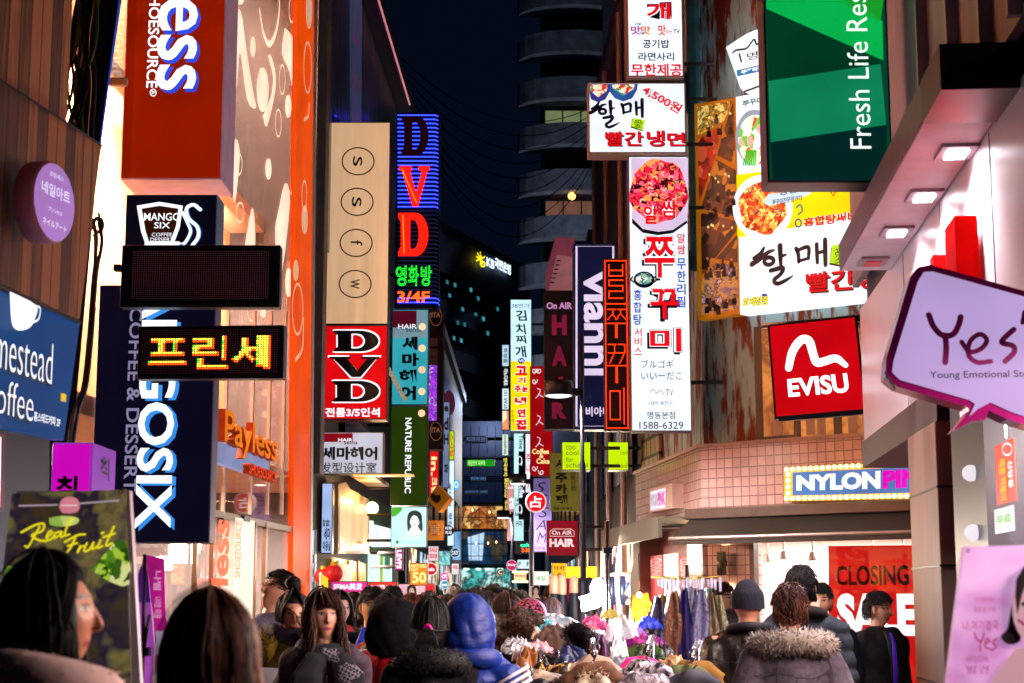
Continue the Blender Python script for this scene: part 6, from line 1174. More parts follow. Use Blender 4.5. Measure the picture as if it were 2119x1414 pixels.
        for q in (-1, 1): g.tube([(q * .08, 0, .95), (q * .092, -.005, .5), (q * .098, .01, .1)], [.115, .075, .062], pm, 12)
        bake(g, .02, 'trousers', [pm], root, 2, folds(.006, 0, NP_)); g = G()
        for q in (-1, 1): g.tube([(q * .098, .06, .055), (q * .102, -.06, .05), (q * .108, -.185, .03)], [(.046, .05), (.052, .046), (.044, .028)], BLK, 10)
        g.build('shoes', root, True)
    if hair:
        g = G(); make_hair(g, hair, hc, R, int(640 * detail), X, length=length, face=face, thick=thick or (.014 if hair == 'short' else .015)); g.build('hair', root, True)
    if glasses:
        g = G(); bm = BLK
        for q in (-1, 1): g.tube([X((q * .033 + .023 * cos(a), -.100, .012 + .018 * sin(a))) for a in np.linspace(0, 2 * pi, 15)[:-1]], .0018, bm, 5, closed=True); g.tube([X((q * .056, -.098, .016)), X((q * .078, .0, .018))], .0018, bm, 5)
        g.tube([X((-.010, -.102, .016)), X((.010, -.102, .016))], .0018, bm, 5); g.build('glasses', root, True)
    if fn: fn(root, X, J, R, t)
    return root
def fur_ring(root, name, path, r, n, mats, ln=.035, core=None, R=random, w=.0035):
    g = G(); g.tube(path, r * .92, core or (mats[0] if isinstance(mats, list) else mats), 10); furs(g, around(path, r * .85, n, R), mats, ln, w, .55, .25, R); g.build(name, root, True)
def collar_path(rx=.125, ry=.115, z=1.44, rise=.03, a0=-2.3, a1=2.3, n=16): return [(rx * sin(a), .02 + ry * cos(a), z + rise * cos(a)) for a in np.linspace(a0, a1, n)]
TAN = [D('b07838', .8, var=.3), D('7a4c1c', .8), D('d8a860', .8)]; BKF = [D('0a0a0c', .7), D('1a1a20', .6)]; OLF = [D('8a7020', .8), D('5a4814', .8), D('b89838', .8)]; GRF = [D('8a8078', .8), D('665c54', .8), D('aca29a', .8)]
def scarf(root, m, name='scarf', z=1.43, r=.05, tails=(), rx=.10, ry=.095):
    g = G(); g.tube([(rx * sin(a), .015 - ry * cos(a), z + .012 * sin(3 * a) - .02 * cos(a) + .01) for a in np.linspace(0, 2 * pi, 19)[:-1]], [(r, r * .8)] * 18, m, 10, closed=True)
    for x, ln, wd in tails: g.tube([(x * .5, -.12, z - .01), (x, -.165, z - .12), (x * 1.1, -.175, z - ln * .6), (x * 1.15, -.17, z - ln)], [(wd * .6, .02), (wd, .018), (wd * 1.1, .016), (wd * 1.1, .012)], m, 10)
    bake(g, .012, name, [m], root, 1, folds(.004, 0, 3))
def CHECK(key, a, b, sc=.05, thr=.5):
    """woven check or dash pattern"""
    k = 'check_' + key
    if k in MATS: return MATS[k]
    m, n, p = _new(k); N = n.nodes; L = n.links; tc = N.new("ShaderNodeTexCoord"); mp = N.new("ShaderNodeMapping"); mp.inputs['Scale'].default_value = (1 / sc, 1 / sc, 1 / sc); mp.inputs['Rotation'].default_value = (.1, .3, .2)
    L.new(tc.outputs['Object'], mp.inputs[0]); ck = N.new("ShaderNodeTexChecker"); ck.inputs['Scale'].default_value = 1; L.new(mp.outputs[0], ck.inputs[0]); nz = N.new("ShaderNodeTexNoise"); nz.inputs['Scale'].default_value = 9; L.new(tc.outputs['Object'], nz.inputs[0])
    gt = N.new("ShaderNodeMath"); gt.operation = 'GREATER_THAN'; gt.inputs[1].default_value = thr; L.new(nz.outputs[0], gt.inputs[0]); ml = N.new("ShaderNodeMath"); ml.operation = 'MULTIPLY'; L.new(gt.outputs[0], ml.inputs[0]); L.new(ck.outputs[1], ml.inputs[1])
    mx = N.new("ShaderNodeMix"); mx.data_type = 'RGBA'; mx.inputs[6].default_value = lin(a); mx.inputs[7].default_value = lin(b); L.new(ml.outputs[0], mx.inputs[0]); L.new(mx.outputs[2], p.inputs['Base Color']); p.inputs['Roughness'].default_value = .85
    return m
def hood(root, X, m, rim=None, R=random, up=True, sx=.125, sy=.135, quilt=0, name='hood', ln=.04):
    g = G(); v = []; f = []; NP, NE = 44, 22
    for j in range(NE):
        el = pi / 2 - (pi * .80) * j / (NE - 1)
        for i in range(NP):
            ph = .62 + (2 * pi - 1.24) * i / (NP - 1) if j > 7 else .62 * min(1, j / 7) + (2 * pi - 1.24 * min(1, j / 7)) * i / (NP - 1)
            kx = 1 + (.25 * max(0, -el)) ; kx *= 1 + .012 * sin(9 * ph + 7 * el) * cos(el) + .02 * sin(5 * el - 4 * ph + 1) + (.055 * sin(17 * el + 2.2 * sin(2.3 * ph) + 1) + .03 * sin(11 * ph + 6 * el)) * max(0, min(1, .5 - el * 1.1)) - .035 * math.exp(-((ph - pi - .15) / .09) ** 2) * (el > -.9); v.append(X((sx * kx * cos(el) * sin(ph), -sy * kx * cos(el) * cos(ph) + .022, .145 * sin(el) * (1.25 if el < 0 else 1) * (1 + .03 * sin(6 * ph)) + .004)))
    for j in range(NE - 1):
        for i in range(NP - 1): a = j * NP + i; f.append((a, a + 1, a + 1 + NP, a + NP))
    g.add(v, f, m); o = g.build(name, root, True); md = o.modifiers.new('s', 'SOLIDIFY'); md.thickness = .022; md.offset = -1; md2 = o.modifiers.new('u', 'SUBSURF'); md2.levels = 1; md2.render_levels = 1
    if rim:
        path = [v[j * NP] for j in range(NE - 1, 6, -1)] + [v[j * NP + NP - 1] for j in range(7, NE)]; g = G(); g.tube(path, .014, rim[0], 8); furs(g, around(path, .012, 900, R), rim, ln, .0035, .6, .1, R); g.build('fur_rim', root, True)
def seam(root, paths, m, r=.0022, name='seam'):
    co = next(c for c in root.children if c.name.split('.')[0] in ('coat', 'padded_jacket')); n = len(co.data.vertices); v = np.zeros(n * 3); co.data.vertices.foreach_get('co', v); v = v.reshape(-1, 3)
    nn = np.zeros(n * 3); co.data.vertices.foreach_get('normal', nn); nn = nn.reshape(-1, 3)
    for p in paths:
        out = []
        for a in smooth_pts(p, 7): i = int(((v - np.array(a)) ** 2).sum(1).argmin()); out.append(v[i] * .5 + np.array(a) * .5 + nn[i] * .004 if False else v[i] + nn[i] * .001)
        g = G(); q = [tuple(x) for x in out]; q = [tuple(np.mean([q[max(0, i - 1)], q[i], q[min(len(q) - 1, i + 1)]], 0)) for i in range(len(q))]; g.tube(q, r, m, 6); g.build(name, root, True)
BACK = [[(-.2, .2, 1.30), (-.1, .3, 1.285), (0, .3, 1.28), (.1, .3, 1.285), (.2, .2, 1.30)], [(0, .3, 1.27), (0, .3, 1.1), (0, .3, .9)]]
ARMH = [[(q * .15, .3, 1.42), (q * .165, .3, 1.34), (q * .16, .3, 1.25), (q * .15, .3, 1.18)] for q in (-1, 1)]
# ---- near foreground, backs to the camera
def f1(root, X, J, R, t):
    fur_ring(root, 'collar', collar_path(.13, .12, 1.44, .03), .06, 300, [D('d0b0ac', .9)], .012, R=R)
person('woman with long black hair in a pale pink coat, nearest at the left', 122, 1146, 3.6, 138, 'long', '0e0a0a', 'd8bcb8', 'coat', 'f', face=1.1, turn=-38, nod=6, tone='d89878', length=.26, arms=('down', 'front'), fn=f1)
person('woman with long brown hair seen from behind, nearest in the middle left', 437, 1222, 3.0, 186, 'long', '5c3220', '2a1a18', 'coat', 'f', turn=-6, length=.42, arms=('down', 'front'))
# ---- facing people, left
person('man with glasses in a grey blazer looking up at the signs', 566, 1176, 10.0, 62, 'short', '0e0c10', '5c5868', 'thin', 'm', nod=30, glasses=True, arms=('down', 'down'), turn=-118, rough=.8)
def f4(root, X, J, R, t):
    fur_ring(root, 'fur_collar', collar_path(.15, .14, 1.40, .03, -2.4, 2.4), .06, 1400, OLF, .05, R=R); scarf(root, D('2c2438', .8, var=.3), 'neck_warmer', 1.455, .045)
person('woman with hair in a bun, hand at her chin, olive parka with fur', 606, 1212, 8.9, 14, 'bun', '100c0c', '4a4018', 'parka', 'f', nod=-14, arms=('face', 'bag'), fn=f4)
def f5(root, X, J, R, t):
    scarf(root, CHECK('dash', '16161e', '8a8494', .014, .56), 'scarf', 1.41, .055, ((-.10, .42, .085), (.11, .50, .09)), .115, .10)
    g = G(); g.tube([(.02 * q, -.168, z) for q, z in ((0, 1.30), (.2, 1.1), (0, .9))], .004, STEEL, 5); g.build('zip', root)
person('woman with long brown hair and patterned scarf, mouth open, in front of the crowd', 673, 1225, 8.3, 12, 'fringe', '3c2014', '4c4048', 'parka', 'f', nod=10, turn=6, length=.33, lip='b84c5c', tone='dca88e', thick=.03, fn=f5, arms=('down', 'down'))
def red_scarf(root, X, J, R, t): scarf(root, D('a01018', .8, var=.2))
person('woman in glasses and red scarf behind the brown haired woman', 702, 1222, 11.6, 38, 'long', '1c1010', '1a1a20', 'coat', 'f', glasses=True, length=.2, detail=.6, fn=red_scarf)
def f7(root, X, J, R, t): fur_ring(root, 'fur_collar', collar_path(.13, .12, 1.43, .02), .045, 700, TAN, .04, R=R)
person('woman with bobbed hair and tan fur collar looking down', 735, 1226, 12.0, -18, 'bob', '120c0c', '241c1c', 'coat', 'f', nod=-12, detail=.6, fn=f7)
def f8(root, X, J, R, t):
    g = G(); m1, m2 = D('2038b0', .6), D('b8b4c4', .6)
    for q in (-1, 1): g.tube([(q * .05, -.10, 1.46), (q * .09, -.155, 1.36), (q * .06, -.168, 1.25)], [(.03, .012), (.035, .012), (.02, .01)], m1, 8)
    g.tube([(.0, -.17, 1.36), (.0, -.17, .9)], .006, m2, 6); g.build('blue_lapels', root, True)
    g = G(); g.tube([(0, 0, 1.14), (0, 0, 1.17)], [(.193, .147), (.196, .15)], m1, 24, cap=False); g.build('blue_band', root, True); g = G(); g.tube([(0, 0, .86), (0, 0, 1.138)], [(.215, .158), (.194, .149)], m2, 24, cap=False); g.build('grey_panel', root, True)
person('young man in a black jacket with blue band and grey lower half', 771, 1214, 10.4, 12, 'short', '0c0a0c', '14141c', 'thin', 'm', turn=8, tone='e0a070', fn=f8, arms=('down', 'down'))
def f9(root, X, J, R, t):
    fur_ring(root, 'pale_hood_lining', collar_path(.12, .115, 1.42, .05), .04, 400, [D('c8b49c', .8)], .02, R=R)
person('girl with black fringe in a red jacket with pale collar', 797, 1231, 9.5, -28, 'bangs', '0c0a0c', 'a0101c', 'parka', 'f', fn=f9, arms=('down', 'down'), detail=.8)
def f10(root, X, J, R, t): hood(root, X, D('0c0c12', .9, var=.3, bump=.3, scale=40, spec=.1), TAN, R, sx=.13, sy=.15)
person('person in a black hood with tan fur rim and red jacket seen from behind', 824, 1248, 8.6, 120, 'bob', '0c0a0c', 'c01020', 'parka', 'f', fn=f10, detail=.7, arms=('front', 'down'), turn=20)
def f11(root, X, J, R, t):
    seam(root, BACK[1:] + ARMH, D('040406', .8)); fur_ring(root, 'black_fur_collar', collar_path(.15, .13, 1.40, .03, -2.6, 2.6), .06, 2400, BKF, .020, R=R); g = G(); g.tube([X((.018 * cos(a), .122 + .01 * sin(a), -.015 + .03 * sin(a))) for a in np.linspace(0, 2 * pi, 11)[:-1]], .008, D('e01c90', .4), 6, closed=True); g.build('pink_hair_tie', root, True)
person('woman with black hair in a pink hair tie and black fur collared coat, back turned', 893, 1238, 7.5, 187, 'pony', '0a0808', '101014', 'coat', 'f', fn=f11, turn=-14, arms=('front', 'front'))
BLUEP = D('08287c', .42, var=.25, scale=30, bump=.3, coat=.06, stretch=(1, 1, 3))
def f12(root, X, J, R, t):
    seam(root, ARMH + BACK[1:], D('061a50', .5)); hood(root, X, BLUEP, None, R, sx=.116, sy=.13)
    fur_ring(root, 'collar', collar_path(.13, .12, 1.43, .02, -2.8, 2.8), .055, 2, [BLUEP], .001, R=R); g = G(); sh, el, wr = J['R']
    for k in range(3): a = sh.lerp(el, .10 + .12 * k); g.tube([a + Vector((.03, .118, -.03)), a + Vector((-.06, .10, .02)), a + Vector((-.115, .02, .05)), a + Vector((-.10, -.05, .06))], .009, D('dcd8e8', .5), 6)
    g.build('white_sleeve_stripes', root, True)
person('person in a shiny blue hooded padded jacket with white sleeve stripes, back turned', 968, 1239, 7.6, 176, None, '0a0808', BLUEP, 'puffer', 'm', fn=f12, arms=('front', 'front'))
# ---- middle of the crowd
for lab, u, v, d, yw, sx, hr, hcl, ct, kw in (
    ('man with black hair standing behind the girl with black fringe', 812, 1212, 13, 170, 'm', 'short', '0c0a0c', '1c1c24', {}),
    ('woman with reddish brown hair behind the black hood', 850, 1229, 10.6, 165, 'f', 'long', '4a2414', '30242c', {}),
    ('woman with dark brown hair just behind the reddish haired one', 872, 1231, 11.2, 185, 'f', 'long', '20120e', '1a1a1e', {}),
    ('person with ruffled dark brown hair left of the blue hood', 928, 1232, 12.0, 172, 'f', 'bob', '22140e', '3a2020', {}),
    ('young woman with black hair facing the camera beyond the blue hood', 956, 1221, 19, 8, 'f', 'bob', '0a0a0c', '2c3a5c', {}),
    ('man in black cap facing the camera far behind', 975, 1218, 20, 4, 'm', 'short', '0a0a0c', '20283a', {}),
    ('man with thick black hair turned right in mid crowd', 992, 1213, 16.5, 150, 'm', 'short', '0c0a0a', '3a4868', {}),
    ('tall man with black hair seen from behind in mid crowd', 1021, 1207, 15.5, 175, 'm', 'short', '0a0808', '4a3c4c', {}),
    ('woman with short wavy dark hair turned right near the fur hats', 1013, 1226, 11.6, 125, 'f', 'bob', '180e0c', '1a1430', {}),
    ('woman with brown bobbed hair and dark red scarf turned right', 1051, 1229, 11.2, 112, 'f', 'bob', '3a2014', '1c1418', dict(fn=red_scarf)),
    ('man with short black hair behind the brown bobbed woman', 1062, 1218, 16, 160, 'm', 'short', '0c0a0c', '2a2444', {}),
    ('woman with fringe holding a hand to her face by the stall', 1139, 1240, 11.8, -10, 'f', 'bangs', '2c1812', '2a2028', dict(arms=('face', 'down'), tone='e8a880')),
    ('man with short black hair behind the woman with a hand to her face', 1147, 1209, 14.6, 168, 'm', 'short', '0a0808', '14141c', {}),
    ('grey haired person far behind the blue hood', 936, 1214, 24, 170, 'm', 'short', '8a8484', '3c3440', {}),
    ('stall keeper in glasses with wavy hair beside the hanging scarves', 1493, 1205, 13.6, 62, 'm', 'short', '1a100c', '20202c', dict(glasses=True)),
    ('person in a dark coat glimpsed between scarves and beanie', 1512, 1262, 12.6, 170, 'f', 'bob', '100c0c', '14141a', {}),
    ('man with black hair facing left behind the tall man, dark coat', 1696, 1206, 11.6, -12, 'm', 'short', '0c0a0c', '14141c', dict(tone='dc9c78'))):
    person(lab, u, v, d, yw, hr, hcl, ct, 'coat', sx, detail=.6, length=.2, **kw)
def f23(root, X, J, R, t):
    g = G(); m = CHECK('knit', '1c0c14', 'd05070', .022, .3); v = []; f = []; NP, NE = 28, 10
    for j in range(NE):
        el = pi / 2 - pi * .62 * j / (NE - 1)
        for i in range(NP): a = 2 * pi * i / NP; v.append(X((.118 * cos(el) * cos(a), .125 * cos(el) * sin(a) + .02, .05 + .095 * sin(el))))
    for j in range(NE - 1):
        for i in range(NP): f.append((j * NP + i, j * NP + (i + 1) % NP, (j + 1) * NP + (i + 1) % NP, (j + 1) * NP + i))
    g.add(v, f, m); g.build('knit_beret', root, True)
person('woman in a pink and black knit beret bent over the stall', 1096, 1238, 10.9, 178, 'bob', '100a0a', '1c1416', 'coat', 'f', detail=.6, nod=-18, fn=f23)
# ---- right group
def f29(root, X, J, R, t):
    g = G(); m = D('10141e', .9, var=.25, scale=80, bump=.5, stretch=(1, 1, .2)); v = []; f = []; NP, NE = 30, 12
    for j in range(NE):
        q = j / (NE - 1); el = pi / 2 * (1 - q) if q < .6 else pi / 2 * .4 * (1 - (q - .6) / .4) - .12 * (q - .6)
        rr = (.093 + (.008 if q > .7 else 0) + (.012 * (1 - q) if q < .3 else 0)); z = .125 * max(0, sin(el)) ** .8 + .02 if q < .98 else -.01
        for i in range(NP): a = 2 * pi * i / NP; v.append(X((rr * cos(el) * cos(a) * .95, (rr + .014) * cos(el) * sin(a) + .01, z - .012 * q)))
    for j in range(NE - 1):
        for i in range(NP): f.append((j * NP + i, j * NP + (i + 1) % NP, (j + 1) * NP + (i + 1) % NP, (j + 1) * NP + i))
    g.add(v, f, m); g.build('knit_beanie', root, True)
    seam(root, BACK + ARMH, D('0c0a08', .4)); fur_ring(root, 'collar', collar_path(.105, .10, 1.45, .02), .028, 100, BKF, .004, R=R)
person('man in a dark knit beanie and black leather jacket, back turned', 1545, 1200, 9.2, 178, None, '0a0808', D('1c1614', .33, var=.3, scale=22, bump=.5, coat=.2), 'leather', 'm', fn=f29, turn=-10, arms=('pocket', 'pocket'))
def f30(root, X, J, R, t):
    seam(root, BACK + ARMH, D('342e38', .8)); fur_ring(root, 'grey_fur_collar', collar_path(.165, .135, 1.41, .03, -2.6, 2.6), .062, 2200, GRF, .03, R=R)
person('man with brown hair in a grey jacket with wide grey fur collar, back turned', 1632, 1206, 8.0, 182, 'short', '3a1c12', '4a4450', 'parka', 'm', fn=f30, turn=-8, arms=('pocket', 'pocket'))
def f31(root, X, J, R, t):
    seam(root, ARMH, D('1c2024', .8)); fur_ring(root, 'dark_collar', collar_path(.115, .11, 1.45, .02), .035, 200, [D('241c1c', .9)], .008, R=R)
person('tall man with black hair in a slate padded jacket, back turned', 1656, 1170, 9.7, 172, 'short', '0c0a0c', '343840', 'puffer', 'm', fn=f31, turn=-14, arms=('down', 'down'))
def f33(root, X, J, R, t):
    g = G(); g.tube([(0, -.11, 1.44), (0, -.150, 1.36), (0, -.165, 1.2), (0, -.160, .95)], [(.05, .01), (.05, .012), (.035, .012), (.03, .012)], D('0e0e14', .6), 8); g.build('shirt', root, True); g = G(); g.tube([(0, -.13, 1.42), (0, -.170, 1.34), (0, -.182, 1.15), (0, -.176, .98)], [(.012, .005), (.018, .006), (.024, .006), (.028, .006)], D('5a2cc0', .35), 8); g.build('purple_tie', root, True)
person('man in a long dark coat and purple tie in front of the sale poster', 1816, 1224, 12.0, 26, 'short', '0c0a0a', '1c1818', 'coat', 'm', fn=f33, tone='c88a68', hem=.5, turn=34)
# ---- distant crowd: a few kinds, copied
def copy_tree(o, par=None):
    c = o.copy(); COL.objects.link(c); c.parent = par
    for ch in o.children: copy_tree(ch, c)
    return c
kinds = []
for i, (lab, hr, hcl, ct, yw, sx) in enumerate((('distant pedestrian with black hair and dark coat walking away', 'short', '0a0808', '20202a', 180, 'm'), ('distant pedestrian with brown hair and beige coat walking away', 'bob', '2c1810', '8a7058', 176, 'f'), ('distant pedestrian with black hair and navy coat facing the camera', 'short', '0c0a0c', '20304c', 5, 'm'), ('distant pedestrian with long dark hair and grey coat facing the camera', 'long', '180e0c', '5a5860', -6, 'f'), ('distant pedestrian with long hair and dark red coat walking away', 'long', '1c100c', '5c1c24', 184, 'f'))):
    u, v, d = ((888, 1222, 17), (1035, 1222, 19), (905, 1219, 22), (1003, 1224, 21), (1080, 1222, 18))[i]
    kinds.append((person(lab, u, v, d, yw, hr, hcl, ct, 'coat', sx, detail=.35, length=.2, group='distant pedestrians in the street'), lab))
rs = random.Random(11)
for k in range(46):
    o, lab = kinds[rs.randrange(5)]; d = rs.uniform(19, 52); lo, hi = -2.3 + .012 * d, 1.1; x = rs.uniform(max(lo, (800 - 1060) / F * d), min(hi, (1135 - 1060) / F * d))
    c = copy_tree(o); c.location = (x, d, 0); c.rotation_euler.z += rs.uniform(-.5, .5); q = rs.uniform(.93, 1.07); c.scale = [q * v for v in c.scale]
# ================= STREET STALL AND SHOP GOODS
def at(name, label, cat, u, v, d, yaw=0, group=None):
    c = P(u, v, d); return T(name, label, cat, (c.x, c.y, c.z), radians(yaw), group)
def PRINT(key, cols, sc=9, kind='n'): return FOOD(key, cols, sc, 0, kind)
def table(label, u0, u1, d0, d1, z):
    a, b = P(u0, 1300, d0).x, P(u1, 1300, d0).x; t = T('stall_table', label, 'table', ((a + b) / 2, d0, 0), 0); w_ = (b - a) / 2
    t.g('top', bevel=.01).box(-w_, w_, 0, d1 - d0, z - .03, z, D('6a6a72', .5)); t.g('front_rail', True).tube([(-w_, -.03, z + .02), (w_, -.03, z + .02)], .016, STEEL, 8)
    for x in (-w_ + .05, w_ - .05):
        for y in (.05, d1 - d0 - .05): t.g('leg#%d%d' % (x * 10, y * 10), True).tube([(x, y, 0), (x, y, z - .03)], .018, STEEL, 8)
    t.g('cloth').box(-w_ + .01, w_ - .01, .012, .03, .25, z - .03, D('1c1c28', .8)); t.done()
table('low stall table with fur hats piled on it', 1010, 1330, 9.6, 11.6, 1.02)
table('stall table by the hanging scarves, behind the coat rails', 1345, 1500, 10.4, 12.2, .98)
def heap(name, label, u, v, w_, h, d, m, cat='clothing', fur=None, A=.02, seed=0, flat=.8, dep=None, hole=False, rot=0, ln=.016):
    """soft crumpled thing; its pixel box is centred on (u, v)"""
    t = at(name, label, cat, u, v + h / 2, d); W_, H_ = w_ * d / F, h * d / F; g = G(); dp = dep or W_ * flat
    if not fur:
        # a dropped piece of cloth: sharp creases, pleated drooping edge
        R = random.Random(seed * 7 + int(u)); NR, NS = 22, 72; q = [R.uniform(0, 6.28) for _ in range(8)]; a1, a2 = R.uniform(0, pi), R.uniform(0, pi); g = t.g('cloth', True); vs = []
        for i in range(NR):
            r = i / (NR - 1)
            for j in range(NS):
                th = 2 * pi * j / NS; x, y = r * cos(th), r * sin(th); ed = 1 + .18 * sin(3 * th + q[0]) + .10 * sin(5 * th + q[1])
                w1 = 5.5 * (x * cos(a1) + y * sin(a1)) + 1.3 * sin(3 * y + q[2]); w2 = 8 * (x * cos(a2) + y * sin(a2)) + 1.1 * sin(4 * x + q[3])
                cr = .30 * (1 - abs(sin(w1))) ** 2 + .20 * (1 - abs(sin(w2 + q[4]))) ** 2 + .08 * sin(13 * x + q[5]) * sin(11 * y + q[6])
                z = H_ * ((max(0, 1 - r ** 2.2)) ** .55 * .72 + cr * (1 - .5 * r)) + r ** 3 * (.05 * H_ * sin(11 * th + q[7]) - .10 * H_)
                vs.append((x * ed * W_ * .56 * (1 + .05 * cr), y * ed * dp * .55, max(z, -.12 * H_) + rot * .004 * x * W_))
        fs = [(i * NS + j, i * NS + (j + 1) % NS, (i + 1) * NS + (j + 1) % NS, (i + 1) * NS + j) for i in range(NR - 1) for j in range(NS)]
        g.add(vs, fs, m); return t.done()
    g.lathe([(max(1e-3, sin(pi * i / 14)) * .5, -.5 * cos(pi * i / 14)) for i in range(15)], (0, 0, 0), WHT, 24)
    R = random.Random(seed + int(u)); p0, p1, p2 = (R.uniform(0, 6) for _ in range(3)); n0 = len(g.v); q = []
    for x, y, z in g.v:
        k = 1 + .22 * sin(5 * x * 2 + p0 + 3 * z) + .20 * sin(9 * y + p1 + 5 * x) + .15 * sin(11 * z + p2 + 6 * x)
        zz = max(z, -.42); q.append(Vector((x * k * W_, y * k * dp, (zz * k + .5) * H_)))
    if rot: q = [Matrix.Rotation(radians(rot), 3, 'Y') @ p for p in q]
    if hole: q = [p - Vector((0, 0, .55 * H_ * math.exp(-((p.x / (W_ * .26)) ** 2 + (p.y / (dp * .3)) ** 2)))) if p.z > .5 * H_ else p for p in q]
    g.v = [tuple(p) for p in q]; root = bpy.data.objects.new(name, None); COL.objects.link(root); root.location = t.o; tag(root, label, cat)
    b = bake(g, max(.008, W_ / 30), 'cloth' if not fur else 'hat_body', [m], root, 1, folds(A * .5, 0, seed + 1))
    if fur:
        me = b.data; ln = ln * 1.3; g2 = G(); P_ = [(me.vertices[i].co.copy(), me.vertices[i].normal.copy()) for i in (R.randrange(len(me.vertices)) for _ in range(int(2600)))]
        furs(g2, P_, fur, ln, .003, .6, .15, R); g2.build('fur', root, True)
    return root
BRF = [D('4a3628', .8), D('2c1e16', .8), D('6a503c', .8)]; WHF = [D('b8b4b8', .9), D('a098a0', .9)]; DKF = [D('1c1416', .7), D('2c2224', .7)]
heap('fur_hat', 'brown fur trapper hat with folded flaps, left end of the pile', 1050, 1303, 92, 62, 9.9, BRF[0], 'hat', BRF, seed=3, hole=True)
heap('fur_hat', 'brown fur hat with a pale rim lying behind the left trapper hat', 1078, 1290, 70, 48, 10.4, D('6a5440', .8), 'hat', BRF, seed=4)
heap('white_scarf', 'white crumpled scarf below the brown trapper hats', 1088, 1346, 44, 36, 9.3, PRINT('wh3', ('d8d0d0', 'f4f0f0', 'b0a8a8'), 20), 'clothing', seed=6)
heap('suede_hat', 'smooth brown suede hat in the middle of the pile', 1142, 1322, 82, 62, 9.7, D('5a4034', .75, var=.25, scale=14), 'hat', None, .03, 7)
heap('fur_hat', 'black curly fur hat right of the brown suede hat', 1200, 1330, 74, 62, 9.7, DKF[0], 'hat', DKF, seed=8, ln=.022)
heap('white_hood', 'large white hood lying behind the pile', 1287, 1296, 66, 50, 10.6, PRINT('wh1', ('d8d8e0', 'f0f0f4', 'b8b8c4'), 20), 'hat', seed=9)
heap('white_stole', 'white wool stole lying at the right of the pile', 1275, 1345, 42, 60, 9.6, PRINT('wh2', ('d8d4d0', 'f0ece8', 'b8b0ac'), 20), 'clothing', seed=10)
heap('folded_scarf', 'magenta and purple folded scarf on the stall', 1338, 1325, 76, 26, 10.0, PRINT('magfold', ('c0208c', '501860', 'e040a0', '2858a0')), seed=11)
heap('folded_scarf', 'dark green folded scarf under the magenta one', 1335, 1346, 80, 30, 9.9, PRINT('greenfold', ('1c3018', '486028', '102010', '6aa060')), seed=12)
heap('folded_cloth', 'pale grey and turquoise folded cloth at the back of the stall', 1142, 1285, 90, 26, 10.9, PRINT('grfold', ('b8b0a8', '88a8b0', 'd0c8c0', '5890a0')), seed=13)
heap('folded_cloth', 'bright pink cloth heap behind the black fur hat', 1228, 1288, 56, 30, 10.8, PRINT('pkfold', ('e83888', 'f870a8', 'b02060', 'f8a0c0')), seed=14)
heap('folded_cloth', 'royal blue cloth heap beside the scarf rack', 1340, 1288, 44, 24, 11.0, PRINT('blfold', ('1830b0', '2848d8', '102070')), seed=15)
heap('folded_cloth', 'white and red folded knitwear before the pink heap', 1212, 1304, 60, 24, 10.4, PRINT('wrfold', ('e8e0e8', 'd02038', 'f0e8f0', '3050b0')), seed=16)
heap('folded_cloth', 'cream and orange folded wool beneath the grey cloth', 1100, 1310, 60, 26, 10.3, PRINT('cofold', ('e0d0b8', 'c88838', 'f0e8d8', '5a4030')), seed=17)
for i, (nm, cols, u, v, w_, h, d) in enumerate((('black and white zebra print shirt crumpled at the far left of the stall', ('141014', 'e0dce0', '1c181c', 'c8c0c8'), 1068, 1336, 60, 34, 9.5), ('rust orange sweater drooping over the front rail', ('7a3c14', 'a06024', '4a240c'), 1092, 1362, 50, 48, 9.2), ('navy knit folded beside the suede hat', ('101838', '1c2850', '0a0f24'), 1176, 1352, 66, 30, 9.4), ('teal knitted shawl behind the suede hat', ('208890', '48b8c0', '0c5058'), 1124, 1292, 54, 24, 10.7), ('ivory knit with brown flecks in front of the curly hat', ('d8ccb8', 'b09878', 'f0e8dc'), 1178, 1310, 50, 24, 10.3), ('dark plum velvet cloth right of the curly hat', ('2c1028', '50204a', '180818'), 1244, 1340, 44, 44, 9.6), ('grey melange sweater beneath the white stole', ('606068', '84848c', '404048'), 1284, 1372, 70, 30, 9.4), ('violet satin blouse on the back of the stall', ('6020a0', '9048d0', '381060'), 1310, 1306, 46, 24, 10.6), ('black lace top between the magenta and blue cloth', ('0c0c10', '2c2830', '101014'), 1372, 1350, 56, 34, 9.9), ('camel wool wrap below the hanging scarves', ('b08850', 'd0a870', '7a5a30'), 1396, 1372, 60, 34, 9.8), ('forest green cardigan by the right table edge', ('183820', '2c5c38', '0c2014'), 1440, 1384, 64, 34, 9.6), ('dusty rose scarf trailing between the fur hats', ('c88890', 'e0a8b0', '98606a'), 1116, 1336, 44, 22, 9.4), ('striped sailor shirt in front of the pink heap', ('e8e8f0', '182048', 'e8e8f0', '202858'), 1224, 1312, 46, 22, 10.1), ('lemon yellow top at the back of the stall', ('b8a428', 'd0c050', '7a680c'), 1262, 1270, 34, 20, 11.2))): heap('folded_cloth', nm, u, v, w_, h, d, PRINT('cl%d' % i, cols, 12 if i % 2 else 22), seed=60 + i, rot=(i * 37) % 40 - 20, flat=.9)
